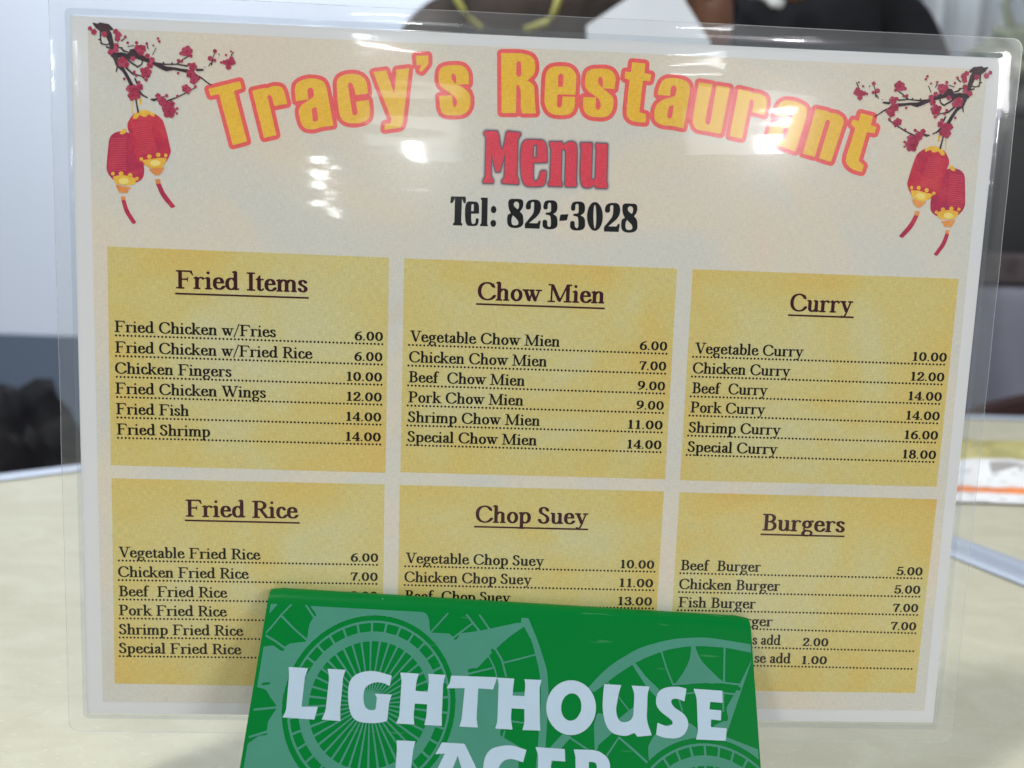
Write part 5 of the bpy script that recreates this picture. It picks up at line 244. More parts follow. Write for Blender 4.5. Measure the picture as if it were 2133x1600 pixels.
PICTURE = {
 'lantern_far': '-6478 3583 2 18 8 32 4 15 12 25 14 21 14 14 16 13 18 11 21 10 40 12 30 5 29 1 28 -2 46 -10 18 -7 14 -11 100 -130 96 -324 6 -38 0 -19 -6 -69 -4 -24 -8 -22 -11 -19 -15 -17 -27 -22 -17 -11 -17 -8 -18 -5 -19 -2 -20 0 -247 16 -19 2 -18 6 -16 8 -14 11 -12 13 -38 47 -16 30 -10 33 -3 34 11 129',
 'lantern_near': '-6140 3976 26 30 14 11 17 9 18 8 41 14 18 4 36 6 36 2 36 -3 45 -6 35 -9 32 -13 16 -8 35 -22 27 -23 22 -25 17 -29 13 -34 38 -135 48 -219 4 -28 -4 -28 -22 -57 -14 -28 -24 -37 -20 -23 -15 -13 -16 -11 -17 -8 -18 -5 -19 -4 -149 -13 -39 -1 -38 7 -50 17 -17 8 -14 10 -12 13 -8 15 -6 18 -58 232 -64 196 -6 16 -2 18 0 32 9 33 17 32',
 'gold_far': '-6314 3730 42 55 13 13 8 3 17 0 14 -4 8 -7 0 -13 -10 -37 -50 -24 -12 -2 -10 3;-6407 3100 -9 -3 -5 -5 -3 -5 0 -7 26 -62 6 -12 8 -10 10 -6 13 -6 13 -2 102 -8 40 2 57 4 14 3 12 5 11 8 8 10 8 12 16 39 0 8 -3 6 -5 5 -8 4 -56 22 -28 8 -28 4 -62 6 -44 0 -30 -5;-6397 3138 -4 -13 -10 -11 -14 -4 -14 4 -9 9 -4 13 5 14 9 10 14 4 14 -2 10 -10;-6270 3144 -4 -17 -13 -13 -17 -5 -16 4 -12 11 -4 17 4 17 12 12 18 6 16 -4 12 -12;-6136 3124 -4 -16 -12 -13 -18 -5 -16 4 -12 12 -4 16 4 17 13 13 17 4 16 -3 12 -12;-6044 3079 -3 -13 -11 -11 -13 -5 -13 4 -10 10 -4 13 4 13 10 11 14 4 14 -3 10 -10',
 'gold_near': '-6112 3988 39 44 23 19 17 9 37 14 36 6 39 1 19 -3 36 -8 31 -16 31 -20 4 -4 1 -4 0 -25 -3 -8 -9 -1 -28 10 -17 8 -18 12 -10 2 -8 -6 -24 -28 -11 -6 -7 0 -26 2 -11 3 -27 15 -10 2 -8 -5 -36 -44 -11 -8 -13 -2 -28 -1 -7 2 -3 7;-5976 3354 -10 -3 -2 -4 1 -5 3 -5 36 -51 14 -12 16 -10 34 -14 18 -5 18 -3 18 -1 94 7 19 3 16 7 14 9 11 13 10 18 34 77 2 8 0 7 -3 4 -5 3 -9 1 -85 0 -19 -1 -137 -29;-5973 3368 -4 -13 -10 -11 -13 -4 -14 4 -10 9 -4 13 4 14 10 10 14 4 14 -2 10 -10;-5848 3410 -6 -16 -12 -13 -16 -5 -17 4 -12 12 -5 16 6 16 12 14 16 4 17 -4 12 -11;-5718 3440 -5 -16 -13 -13 -16 -5 -17 4 -12 12 -4 16 5 16 12 13 16 5 18 -4 12 -11;-5616 3438 -3 -16 -9 -10 -13 -5 -12 3 -9 11 -3 14 3 16 10 11 12 4 12 -4 9 -10',
 'glow': '-5720 3320 -5 -16 -13 -14 -21 -12 -25 -6 -27 -2 -25 5 -20 9 -13 14 -5 16 6 16 13 14 21 12 24 6 27 2 25 -5 20 -10 14 -13;-6189 3036 -5 -16 -14 -15 -20 -11 -26 -6 -26 -2 -25 5 -20 9 -13 14 -4 16 4 16 14 15 20 11 26 6 26 2 26 -5 20 -9 12 -14',
 'base_far': '-6386 2964 0 8 8 2 216 -28 6 -2 -4 -7 -30 -23 -8 -9 -12 -31 -9 -10 -13 -2 -90 -4 -8 3 -7 5 -5 6',
 'base_near': '-5890 3217 -2 8 7 3 75 12 136 17 8 -1 -1 -8 -26 -49 -11 -16 -36 -35 -10 -6 -12 -2 -25 -2 -11 2 -11 6 -47 36',
 'tassel_far': '-6307 2753 61 3 26 -95 20 -51 24 -48 76 -116 4 -8 0 -6 -2 -6 -4 -6 -8 -4 -22 -8 -8 0 -8 2 -6 5 -83 121 -25 48 -18 50',
 'tassel_near': '-5795 3015 75 3 34 -80 24 -46 41 -59 103 -129 4 -7 2 -7 -2 -5 -5 -5 -36 -14 -9 0 -8 2 -7 4 -89 100 -29 38 -37 62 -10 22',
 'band': '-5802 3082 70 4 12 -68 -75 -3;-6310 2808 61 3 3 -55 -61 -3',
 'rib_far': '-6447 3651 224 17 0 -10 -224 -16;-6450 3618 226 17 0 -10 -226 -17;-6454 3585 230 17 0 -10 -230 -17;-6456 3552 231 17 0 -10 -231 -17;-6460 3519 234 17 0 -10 -234 -17;-6463 3485 237 18 0 -10 -237 -17;-6466 3452 240 18 -1 -10 -239 -18;-6469 3420 241 16 0 -9 -241 -17;-6472 3386 244 17 0 -9 -244 -18;-6476 3353 248 17 0 -10 -248 -17;-6478 3320 249 18 -1 -10 -249 -18;-6482 3286 252 18 0 -10 -252 -18;-6485 3253 255 18 0 -10 -255 -17;-6488 3220 257 18 0 -10 -258 -18;-6491 3186 259 18 0 -10 -260 -18',
 'rib_near': '-6133 3878 135 27 136 -4 0 -9 -136 4 -135 -29;-6126 3848 136 28 135 -4 -1 -8 -134 2 -136 -27;-6120 3820 136 28 136 -4 0 -9 -136 3 -136 -28;-6112 3790 136 28 134 -3 0 -9 -135 2 -135 -27;-6106 3762 136 28 136 -5 0 -8 -136 3 -136 -28;-6098 3733 135 27 135 -4 0 -8 -135 3 -136 -28;-6092 3704 136 28 136 -4 0 -9 -136 3 -136 -28;-6085 3675 136 27 135 -4 0 -8 -135 3 -136 -28;-6078 3646 136 28 136 -4 0 -9 -136 3 -136 -28;-6071 3617 136 27 135 -4 0 -8 -136 3 -136 -28;-6064 3588 136 28 136 -4 0 -9 -136 3 -136 -28;-6058 3559 136 27 136 -3 0 -9 -136 2 -136 -27;-6050 3530 136 28 136 -5 0 -9 -136 4 -136 -28;-6044 3501 136 27 136 -4 0 -8 -136 2 -136 -27;-6036 3472 136 27 136 -4 0 -9 -136 4 -137 -28;-6030 3442 136 28 136 -4 0 -8 -136 2 -136 -27',
 'branch': '-6664 5292 -5 -1 -3 -5 4 -10 9 -11 33 -47 56 -40 -2 -17 3 -11 -3 -10 2 -66 -4 -4 -17 -3 -5 -5 0 -5 2 -5 2 -2 11 -2 12 2 1 -2 0 -12 3 -10 -2 -11 4 -16 3 -5 50 -8 11 -5 23 1 33 10 7 -4 0 -10 6 -16 -2 -5 -34 12 -16 3 -6 -8 -1 -10 39 -16 17 -4 9 0 2 -2 -1 -14 9 -42 0 -17 -4 -13 0 -9 6 -16 15 -9 7 -1 2 -11 12 -22 2 -10 12 -26 6 -22 6 -11 1 -7 9 -14 0 -11 -4 -11 -8 -50 -4 -6 2 -5 8 -1 10 13 7 27 13 27 60 -51 27 -42 3 -11 24 -32 2 -11 13 -21 7 -21 16 -28 0 -6 14 -26 2 -6 11 -8 5 -2 16 1 12 9 8 20 -2 5 -36 65 -3 10 -15 22 -8 21 -16 21 -10 22 -25 36 -1 6 -23 26 -53 53 -6 11 -22 75 2 5 17 -2 11 4 22 -4 72 -18 6 -12 55 -41 93 -57 6 -1 16 9 46 32 8 14 0 10 10 23 0 11 6 0 22 -7 10 -1 78 -28 12 -1 66 -31 39 -23 22 -7 28 -14 23 -6 27 -12 28 4 23 8 16 0 12 6 10 0 23 6 33 -7 12 1 28 -6 11 0 11 -4 12 0 28 -8 10 0 56 -12 20 8 8 15 2 7 -6 16 -18 8 -122 9 -12 4 -16 0 -28 6 -12 0 -10 3 -12 -1 -78 5 -12 -2 -27 10 -17 2 -22 10 11 2 11 -4 17 5 11 -2 12 3 16 -2 12 4 10 -2 18 3 10 -2 12 3 11 -2 17 4 11 -2 11 2 17 -1 11 2 50 -11 17 1 51 -10 22 -1 8 4 2 12 -4 6 -6 4 -11 -2 -11 4 -12 -2 -56 8 -10 -2 -26 5 76 64 28 14 40 27 27 12 11 12 -10 7 -112 -63 -96 -73 -45 -1 -9 19 -8 3 -6 -4 -2 -6 3 -10 -6 -4 -61 -2 -12 1 -11 -3 -11 2 -11 22 -5 3 -6 1 -6 -4 3 -16 -3 -3 -11 -1 -56 8 -11 0 -39 8 -49 30 -67 34 -22 7 -28 14 -27 9 -39 20 -6 0 -3 10 -35 40 -11 8 -58 -9 -14 -12 -9 -22 -9 -15 -3 4 1 5 -3 7 -28 7 -33 15 -6 6 -8 5 -4 5 5 6 -1 6 -8 6 -77 0 -7 -6 0 -5 6 -3 34 -2 11 1 5 -3 38 -43 34 -9 11 0 22 -6 5 -4 -2 -5 -9 -2 -27 3 -56 12 -11 -2 -11 0 -12 -3 -38 -5 -12 27 0 11 -15 43 -1 16 -8 21 0 12 -4 10 0 11 -8 21 0 11 -4 11 -1 10 -15 70 -15 21 -11 21 6 5 22 -9 16 5 6 7 2 11 -2 7 -59 55 -17 5 -16 0 -11 4 -11 -2 -27 7 -12 -1 -11 4 -22 2 -11 -2 -17 -16 -5 0 -39 6 -10 4;-6547 5157 3 2 4 -2 54 -46 15 -27 2 -9 16 -33 8 -27 -5 -5 -10 -5 -28 -6 -27 5 -28 12 -5 22 1 10 -4 11 1 11 -3 11 3 11 -1 38 3 10 -2 12;-6202 5110 -64 -48 -1 -6 3 -6 5 -4 5 0 57 50 7 12 -6 4;-5898 5041 -8 -7 8 -20 0 -12 10 -26 2 -11 7 -11 7 0 4 6 -4 6 0 10 -12 27 0 11;-6093 5001 -79 -19 -4 -3 -2 -6 6 -3 17 4 11 1 17 6 11 1 28 8 12 1 4 3 1 6 -5 3;-5766 4977 -17 -29 -9 -22 -14 -23 -4 -11 -6 -11 1 -5 3 -2 6 2 10 16 3 12 13 22 9 22 14 23 1 5 -4 4;-4905 4965 -7 -10 -2 -11 -12 -22 -2 -12 -11 -22 -13 -50 -5 -11 0 -11 -5 -12 -11 -2 -5 -4 -18 -28 -7 -16 2 -6 5 -2 3 2 25 42 2 -8 -4 -5 2 -7 12 -5 10 7 0 12 4 11 -1 11 4 11 11 66 26 61 3 17;-4641 4978 -5 -11 -23 -33 -3 -12 -26 -39 -2 -11 2 -4 6 0 6 4 14 28 24 34 4 12 16 22 -2 6;-4849 4939 -7 -9 1 -5 17 -12 4 7 -4 6 0 10 -5 4;-6082 4820 54 -14 11 -6 26 -4 22 -10 -6 -16 -1 -11 -10 -22 -46 -27 -50 33 -21 11 -53 40 37 16 11 0;-5064 4742 -2 -2 0 -6 2 -4 6 0 9 5 3 5 -6 4;-6204 4685 -8 -13 2 -6 98 -84 39 -8 17 1 50 -11 11 1 16 -9 61 -46 6 -2 6 5 2 8 -2 5 -22 12 -50 34 -16 9 -28 5 -12 4 -64 16 -83 72 -13 10;-5170 4710 -14 -8 -2 -6 0 -11 10 -11 22 0 74 8 10 8 2 6 -2 7 -16 9 -12 -3 -16 2 -12 -3 -10 2 -18 -2;-5176 4630 -6 0 -12 -12 0 -6 12 -11 16 -9 28 -9 45 -23 51 -38 72 -44 6 -1 7 3 2 6 -3 6 -68 40 -59 48 -41 25 -12 3;-6079 4538 -4 -3 -1 -17 12 -21 8 -23 16 -31 6 -2 12 3 4 6 2 12 -22 34 -10 24 -12 16;-5190 4449 -34 -19 -34 -24 -28 -12 -39 -26 -23 -10 -28 -17 -40 -19 -28 -18 -50 -22 -12 -2 -26 -12 -14 -4 -73 -29 -11 -10 0 -7 5 -6 11 -2 46 22 11 2 23 12 28 10 24 14 16 4 39 22 23 10 28 18 28 12 51 30 11 5 55 37 25 12 16 10 16 14 0 5 -4 3;-6015 4363 -17 -3 -9 -16 1 -10 10 -11 72 -47 8 -1 45 -19 6 -2 9 4 2 5 -2 5 -31 18 -28 12 -49 54 -12 10;-6071 4350 -5 -2 -3 -6 -1 -16 4 -10 -2 -12 2 -16 -1 -12 3 -10 -2 -12 2 -10 -1 -12 5 -54 4 -11 0 -11 3 -11 0 -11 6 -28 0 -10 4 -12 -1 -11 7 -33 4 -4 11 -1 10 12 -4 17 0 10 -5 11 1 11 -8 28 0 11 -4 11 0 10 -6 22 0 12 -5 10 3 12 -4 10 2 12 -2 10 0 12 -2 10 -2 72 -2 6;-5652 4296 -22 -8 -28 -13 -12 -3 -28 -14 -40 -2 -10 -2 -12 0 -45 -6 -5 -4 -2 -8 52 -24 50 22 24 14 32 12 24 14 28 10 6 6 0 6 -6 2',
 'blossom': '-6706 5243 -11 -8 -11 1 -9 -7 -3 -11 3 -5 -4 -11 2 -11 8 -5 13 -1 5 -5 5 -1 12 3 4 -16 3 -5 -3 -5 -3 -12 3 -8 6 -6 5 -2 17 0 10 -8 12 1 5 3 7 8 3 10 13 10 4 8 0 10 -2 6 -12 8 -6 14 -10 8 -12 -1 -11 -9 -17 -1 -4 4 6 6 2 5 -3 10 -9 6 -2 10 -5 6;-6336 5222 -11 -9 -11 2 -14 -7 -5 -10 3 -17 -4 -5 -2 -12 4 -7 6 -5 5 -2 11 2 12 -12 -8 -12 0 -10 2 -6 -4 -6 -4 -10 4 -12 -6 -5 -4 -11 4 -10 8 -8 16 -2 11 -10 11 -1 12 7 5 12 11 5 6 5 4 12 -2 10 -5 6 1 5 4 11 18 12 4 5 2 11 -4 11 -12 10 0 11 -8 10 -6 4 -16 2 -5 10 -8 4 -1 11 -8 9 -5 2;-6690 5194 5 4 3 -4 -8 -8;-6519 5176 -12 -6 -3 -7 -2 -15 -10 -12 -1 -12 7 -10 14 -4 5 -10 5 -5 6 -2 11 1 17 15 11 3 10 11 1 11 -8 16 1 10 -5 11 -9 5 -11 -1 -5 -3 -11 4;-6204 5136 -14 -7 -5 -6 -3 -11 3 -10 12 -10 11 0 11 6 7 11 0 11 -6 11 -6 3;-5738 5130 -6 -3 -6 -9 -1 -11 3 -5 10 -8 10 -1 6 2 9 9 3 5 -1 11 -5 7 -6 4 -5 1;-5722 5088 -8 -7 -2 -5 0 -12 2 -5 13 -7 5 -1 11 4 9 11 0 11 -2 5 -11 8 -5 2;-6045 5061 -11 -5 -6 -5 -4 -7 -1 -12 5 -10 5 -5 5 -3 12 0 11 4 5 6 4 6 2 10 -4 11 -4 5 -8 4;-6178 5050 -9 -6 -3 -6 -2 -11 2 -5 11 -10 11 0 6 2 8 10 2 5 0 11 -10 10 -6 1;-5900 5054 -12 -10 -3 -10 1 -5 8 -11 5 -2 11 0 8 4 5 5 3 5 0 12 -10 10 -6 2;-6329 5020 -5 -4 -17 4 -9 -6 -4 -6 0 -16 -6 -6 -3 -11 1 -5 8 -11 -9 -5 -4 -6 -2 -6 1 -10 -8 -10 -6 1 -11 6 -11 -1 -5 -4 -17 4 -11 -4 -7 -7 -2 -5 0 -12 -10 -16 0 -11 9 -11 14 -3 3 -7 8 -6 5 -2 11 2 6 4 12 13 10 4 8 10 2 11 2 5 6 -1 14 -14 13 -2 11 8 6 8 12 3 8 7 3 6 1 10 -9 16 1 12 -6 10 0 6 14 8 6 8 -1 12 -9 10 0 11 -2 5 -10 6;-5806 5025 -6 -5 -4 -8 4 -11 11 -6 11 3 6 10 0 10 -6 7 -5 2;-6052 5007 -10 -12 -2 -17 -10 -6 -4 -5 -2 -5 0 -12 8 -10 14 -5 5 -13 11 -8 3 -5 1 -11 6 -10 12 -7 4 -4 2 -11 4 -5 12 -7 16 2 18 14 10 0 13 5 5 6 5 11 -1 11 -6 11 13 2 8 4 6 6 5 10 -1 17 -9 11 7 16 -4 16 -5 6 -11 6 -11 0 -12 -5 -10 9 -12 2 -10 -2 -12 -7 -16 1 -12 -4 -5 4 -11 4;-5310 5031 -17 -9 -11 -16 -22 0 -12 -6 -8 -6 -7 -12 -3 -10 0 -12 4 -10 -3 -5 -11 0 -12 -4 -10 -9 -4 -12 2 -16 6 -8 12 -6 10 -1 18 6 10 -10 12 -5 16 0 18 6 5 -6 11 -7 11 -2 17 3 6 -6 10 -6 18 1 12 12 4 17 -5 10 -5 6 -13 4 -3 6 4 5 16 12 6 11 2 16 -2 12 -8 10 -6 5 -18 6 -4 4 -4 16 -10 11 -15 6;-4913 4999 -11 -7 -8 -10 -2 -12 2 -10 8 -11 5 -4 11 -3 12 1 11 6 7 7 4 12 0 10 -6 12 -10 8 -12 2;-4683 4988 -5 -12 5 -10 11 -4 12 4 4 12 0 5 -4 7 -12 3;-5898 4894 -10 -6 -6 -15 -10 -8 -4 -11 5 -11 9 -5 4 -10 4 -6 13 -3 5 1 12 9 11 0 9 7 4 10 -4 11 4 17 -6 10 -6 4 -12 -1 -10 6;-4745 4941 -11 -7 -4 -5 0 -11 8 -10 12 -3 12 7 4 8 1 6 -5 10 -6 4;-6093 4847 -11 -7 -16 0 -9 -6 -4 -12 3 -10 -6 -11 0 -5 3 -8 5 -5 6 -2 11 0 5 -6 12 -3 10 4 7 11 13 11 4 12 -3 10 -8 6 -5 16 -6 4;-4992 4897 -11 -7 -3 -5 -2 -5 4 -12 -8 -10 2 -12 6 -6 15 -4 7 -6 6 -2 12 1 5 5 6 10 11 6 4 6 2 10 -2 6 -9 10 -1 11 -10 9 -12 -1 -11 -5;-6254 4834 -18 -6 -12 -12 -4 -12 -18 -5 -10 -7 -12 -16 -2 -12 2 -12 5 -9 13 -10 -4 -17 2 -10 10 -14 16 -8 18 2 16 10 6 -16 5 -6 9 -4 13 2 11 6 12 -6 16 2 9 5 7 11 0 16 12 18 0 16 -10 12 -16 6 2 14 -1 10 -9 16 -14 8 -16 1 -7 11 -9 10 -12 5;-4689 4900 -7 -12 0 -10 -10 -14 -12 4 -10 -2 -12 -6 -11 -12 -11 -2 -6 4 -11 2 -9 -6 -4 -12 -4 -4 -12 2 -10 0 -8 -4 -7 -12 1 -10 10 -12 14 0 12 8 6 0 4 -11 6 -5 12 0 6 4 10 -12 12 -6 2 -6 -8 -6 -5 -12 3 -10 8 -8 8 -2 8 -14 12 -4 11 4 11 12 12 1 10 9 2 11 -8 16 7 14 11 3 12 6 16 2 6 4 6 8 5 0 7 4 6 12 -8 16 0 11 -4 6 -12 4 1 11 -1 6 -9 10 1 11 -6 11 -14 4 -11 -5 -17 3;-5837 4844 -9 -8 -3 -11 -11 -7 -6 -10 0 -12 2 -4 14 -11 -16 -11 -6 -12 -11 0 -10 -6 -7 -12 0 -10 10 -16 -5 -10 -17 0 -11 -4 -11 -10 -8 -12 -4 -3 -10 13 -12 1 -6 -3 -5 -7 -11 -2 -8 -7 -2 -10 6 -12 -2 -10 10 -22 10 -10 -4 -17 0 -17 10 -15 11 -7 11 -2 12 0 16 8 17 -10 17 -2 16 6 8 6 9 11 3 11 0 17 2 5 13 11 6 9 3 20 -6 16 -13 10 -19 5 -4 11 12 6 11 -4 11 -2 12 6 6 7 4 22 10 11 1 12 -4 10 -5 4 -16 6 16 11 11 -1 7 2 6 6 5 12 -5 16 4 6 2 10 -6 11 -6 5 -6 1 -11 -3 -5 7 -12 4;-4914 4864 -11 -6 -5 -6 -4 -8 -1 -10 4 -11 5 -5 12 -5 11 1 10 5 7 9 3 8 -1 11 -6 11 -7 4;-5452 4832 -9 -12 -2 -10 5 -14 10 -8 12 -1 8 2 10 7 5 9 9 -15 8 -4 11 -1 5 3 10 10 1 5 -1 11 -9 9 -6 1 -11 0 -12 -10 -8 14 -8 6 -16 2;-5222 4794 -12 -9 -6 -2 -11 3 -17 -3 -11 5 -11 -2 -12 -6 -5 -7 -2 -17 5 -10 8 -6 20 -4 -7 -12 -1 -10 4 -12 12 -10 0 -4 -12 2 -11 0 -11 -5 -12 -11 -5 -17 6 -21 -9 -12 -4 -16 3 -12 9 -11 16 -7 17 2 11 -14 0 -11 4 -11 -10 -12 -2 -10 5 -17 13 -9 18 0 10 -14 18 -4 16 6 8 8 4 12 21 12 13 16 4 12 13 4 5 5 5 14 -3 11 -7 5 -3 16 -8 9 -11 4 -17 -8 -16 4 6 11 1 17 -7 15 -16 11 0 16 10 12 6 16 13 7 9 10 4 7 0 11 -3 9 -5 6 -11 6 -3 16 -6 11 -14 7;-6086 4644 -12 -6 -4 -5 -4 -11 3 -11 5 -5 6 -4 11 -1 13 6 4 5 4 12 -4 10 -4 6 -6 4;-5448 4652 -12 -7 -3 -5 -1 -12 4 -10 6 -4 5 -2 11 2 8 5 4 6 2 5 -1 12 -3 4 -8 6;-6058 4587 -13 -7 -3 -6 -2 -12 6 -10 5 -3 11 -1 12 6 5 5 2 11 -1 6 -6 8 -6 2;-6238 4534 -6 -4 -4 -8 -1 -11 3 -5 4 -6 8 -3 12 1 6 4 7 11 -1 14 -6 7 -6 2 -10 1;-5926 4538 -7 -8 -5 -10 4 -17 4 -5 10 -5 10 -1 12 5 8 8 4 11 0 6 -5 10 -7 8 -10 2;-6021 4500 -14 -7 -8 -11 -1 -11 6 -17 -4 -5 -4 -11 -4 -6 -12 -3 -16 11 -11 2 -17 -5 -12 -11 -16 0 -12 -4 -10 8 -17 0 -9 -4 -6 -6 -4 -10 -1 -12 -9 -6 -8 -11 -2 -11 4 -11 6 -5 12 -5 8 -17 5 -4 7 -4 13 -1 1 -5 -2 -3 -12 -5 -12 -10 -5 -12 -1 -16 8 -16 9 -6 11 -4 4 -22 7 -10 11 -8 16 -1 12 3 10 7 7 9 17 -2 11 1 11 6 23 18 5 -1 12 0 10 6 4 6 4 11 -4 17 6 11 0 11 -8 10 -6 4 -5 1 -11 -1 -2 1 -6 5 1 6 7 6 7 11 21 18 18 -1 11 7 5 6 3 17 -6 16 3 6 3 10 -3 12 -10 9 -10 3 -12 -2 -8 4 9 17 -1 11 -10 12;-5332 4481 -14 -7 -9 -12 -17 0 -11 -6 -6 -6 -5 -11 0 -11 5 -10 6 -6 -5 -11 -1 -11 4 -11 7 -7 16 -4 17 5 11 -9 16 -4 0 -12 6 -8 6 -4 12 -1 11 7 5 8 0 12 -8 10 3 4 11 -4 12 4 4 8 0 6 8 6 4 6 0 10 -5 6 -9 5 -6 11 -11 5 -13 12 -12 3 -2 11 -8 11 -11 5;-5204 4470 -8 -6 -4 -6 -2 -6 1 -10 7 -10 6 -4 12 0 11 5 7 11 2 10 -6 12 -8 5 -6 1;-5755 4332 -5 -4 -6 -12 -16 -10 -2 -6 -1 -10 13 -16 1 -12 3 -5 12 -5 11 2 3 -2 -8 -10 -2 -18 6 -14 11 -6 -1 -18 3 -10 11 -11 15 -4 6 -11 12 -11 1 -5 -2 -18 10 -21 2 -17 5 -11 15 -15 -6 -18 2 -16 4 -11 8 -10 14 -9 11 -2 17 1 22 11 12 -8 11 -4 23 0 16 9 12 13 6 11 2 11 -3 22 18 16 5 -3 -4 -6 0 -11 8 -11 8 -3 6 0 10 8 4 13 -4 11 -10 5 -6 0 -11 -6 -5 5 8 17 0 17 3 4 5 -4 12 0 10 6 6 12 -1 11 -9 9 -6 2 -11 0 -9 -7 -8 -15 -10 8 -16 11 6 11 -1 17 10 11 4 12 -1 10 -8 12 -6 2 -11 2 -13 16 -14 5 -12 -3 -6 -3 -11 -16 -17 -3 -6 12 -20 16 -2 10 -10 14 -12 4 -11 0 -11 14 -11 6 -17 0 -11 -5 -3 3 6 10 0 12 -7 10 -7 4 -11 0 -5 6 -6 4 -12 0;-5626 4326 -11 -8 -3 -6 -2 -16 6 -11 8 -5 7 -2 11 1 12 7 4 6 3 12 -2 10 -5 8 -12 6;-5469 4322 -5 -6 -4 -8 0 -5 3 -9 11 -8 12 0 5 2 9 11 1 11 -2 6 -5 5 -8 5 -12 -2',
 'blossom_centre': '-6294 5138 -2 -7 -7 -3 -7 2 -2 6 2 8 7 2 7 -2;-6020 4964 -3 -7 -7 -3 -6 2 -3 6 3 8 6 2 8 -2;-5951 4958 -3 -9 -9 -3 -8 2 -3 8 4 8 8 4 8 -3;-5972 4910 -3 -8 -7 -4 -8 4 -3 6 3 8 8 4 7 -4;-6238 4756 -5 -10 -11 -4 -10 4 -4 10 4 10 11 4 11 -3;-6196 4721 -2 -7 -8 -4 -8 3 -2 7 2 8 8 3 8 -3;-5842 4728 -2 -7 -8 -3 -6 2 -3 7 3 7 7 2 7 -2;-5894 4622 -6 -12 -11 -4 -11 4 -4 10 4 12 12 4 11 -4;-5295 4950 -5 -11 -11 -5 -11 4 -4 10 4 12 12 4 10 -4;-5214 4737 -4 -8 -8 -3 -8 2 -4 8 4 8 8 4 8 -3;-5242 4632 -4 -10 -10 -4 -10 4 -4 9 4 9 10 5 10 -3;-5207 4539 -3 -8 -8 -3 -9 2 -3 8 4 8 8 4 8 -3;-6144 4380 -4 -8 -7 -4 -7 3 -4 7 4 8 8 4 7 -4;-6065 4378 -4 -9 -9 -4 -9 3 -3 9 4 9 8 4 10 -3;-6000 4410 -2 -8 -8 -4 -8 4 -2 6 2 8 8 4 8 -4;-6094 4282 -4 -10 -10 -5 -11 4 -4 10 5 11 10 4 10 -4;-6032 4285 -2 -7 -7 -3 -7 3 -2 6 2 7 7 3 7 -2;-5672 4224 -4 -8 -10 -4 -8 3 -4 9 4 8 8 4 10 -2;-5614 4160 -4 -10 -10 -4 -11 4 -4 10 5 10 10 5 10 -4;-5540 4183 -4 -7 -7 -4 -7 3 -4 7 4 8 8 3 7 -3;-5562 4078 -6 -14 -14 -6 -13 4 -5 14 6 13 13 7 13 -6;-5324 4420 -4 -8 -8 -4 -8 4 -3 8 3 8 8 4 9 -4;-4686 4814 -4 -8 -8 -4 -9 3 -3 8 3 9 9 4 8 -4',
 'string': '-6118 4206 12 0 -15 -191 -9 0;-6032 4247 44 2 2 -95 -28 -1',
}
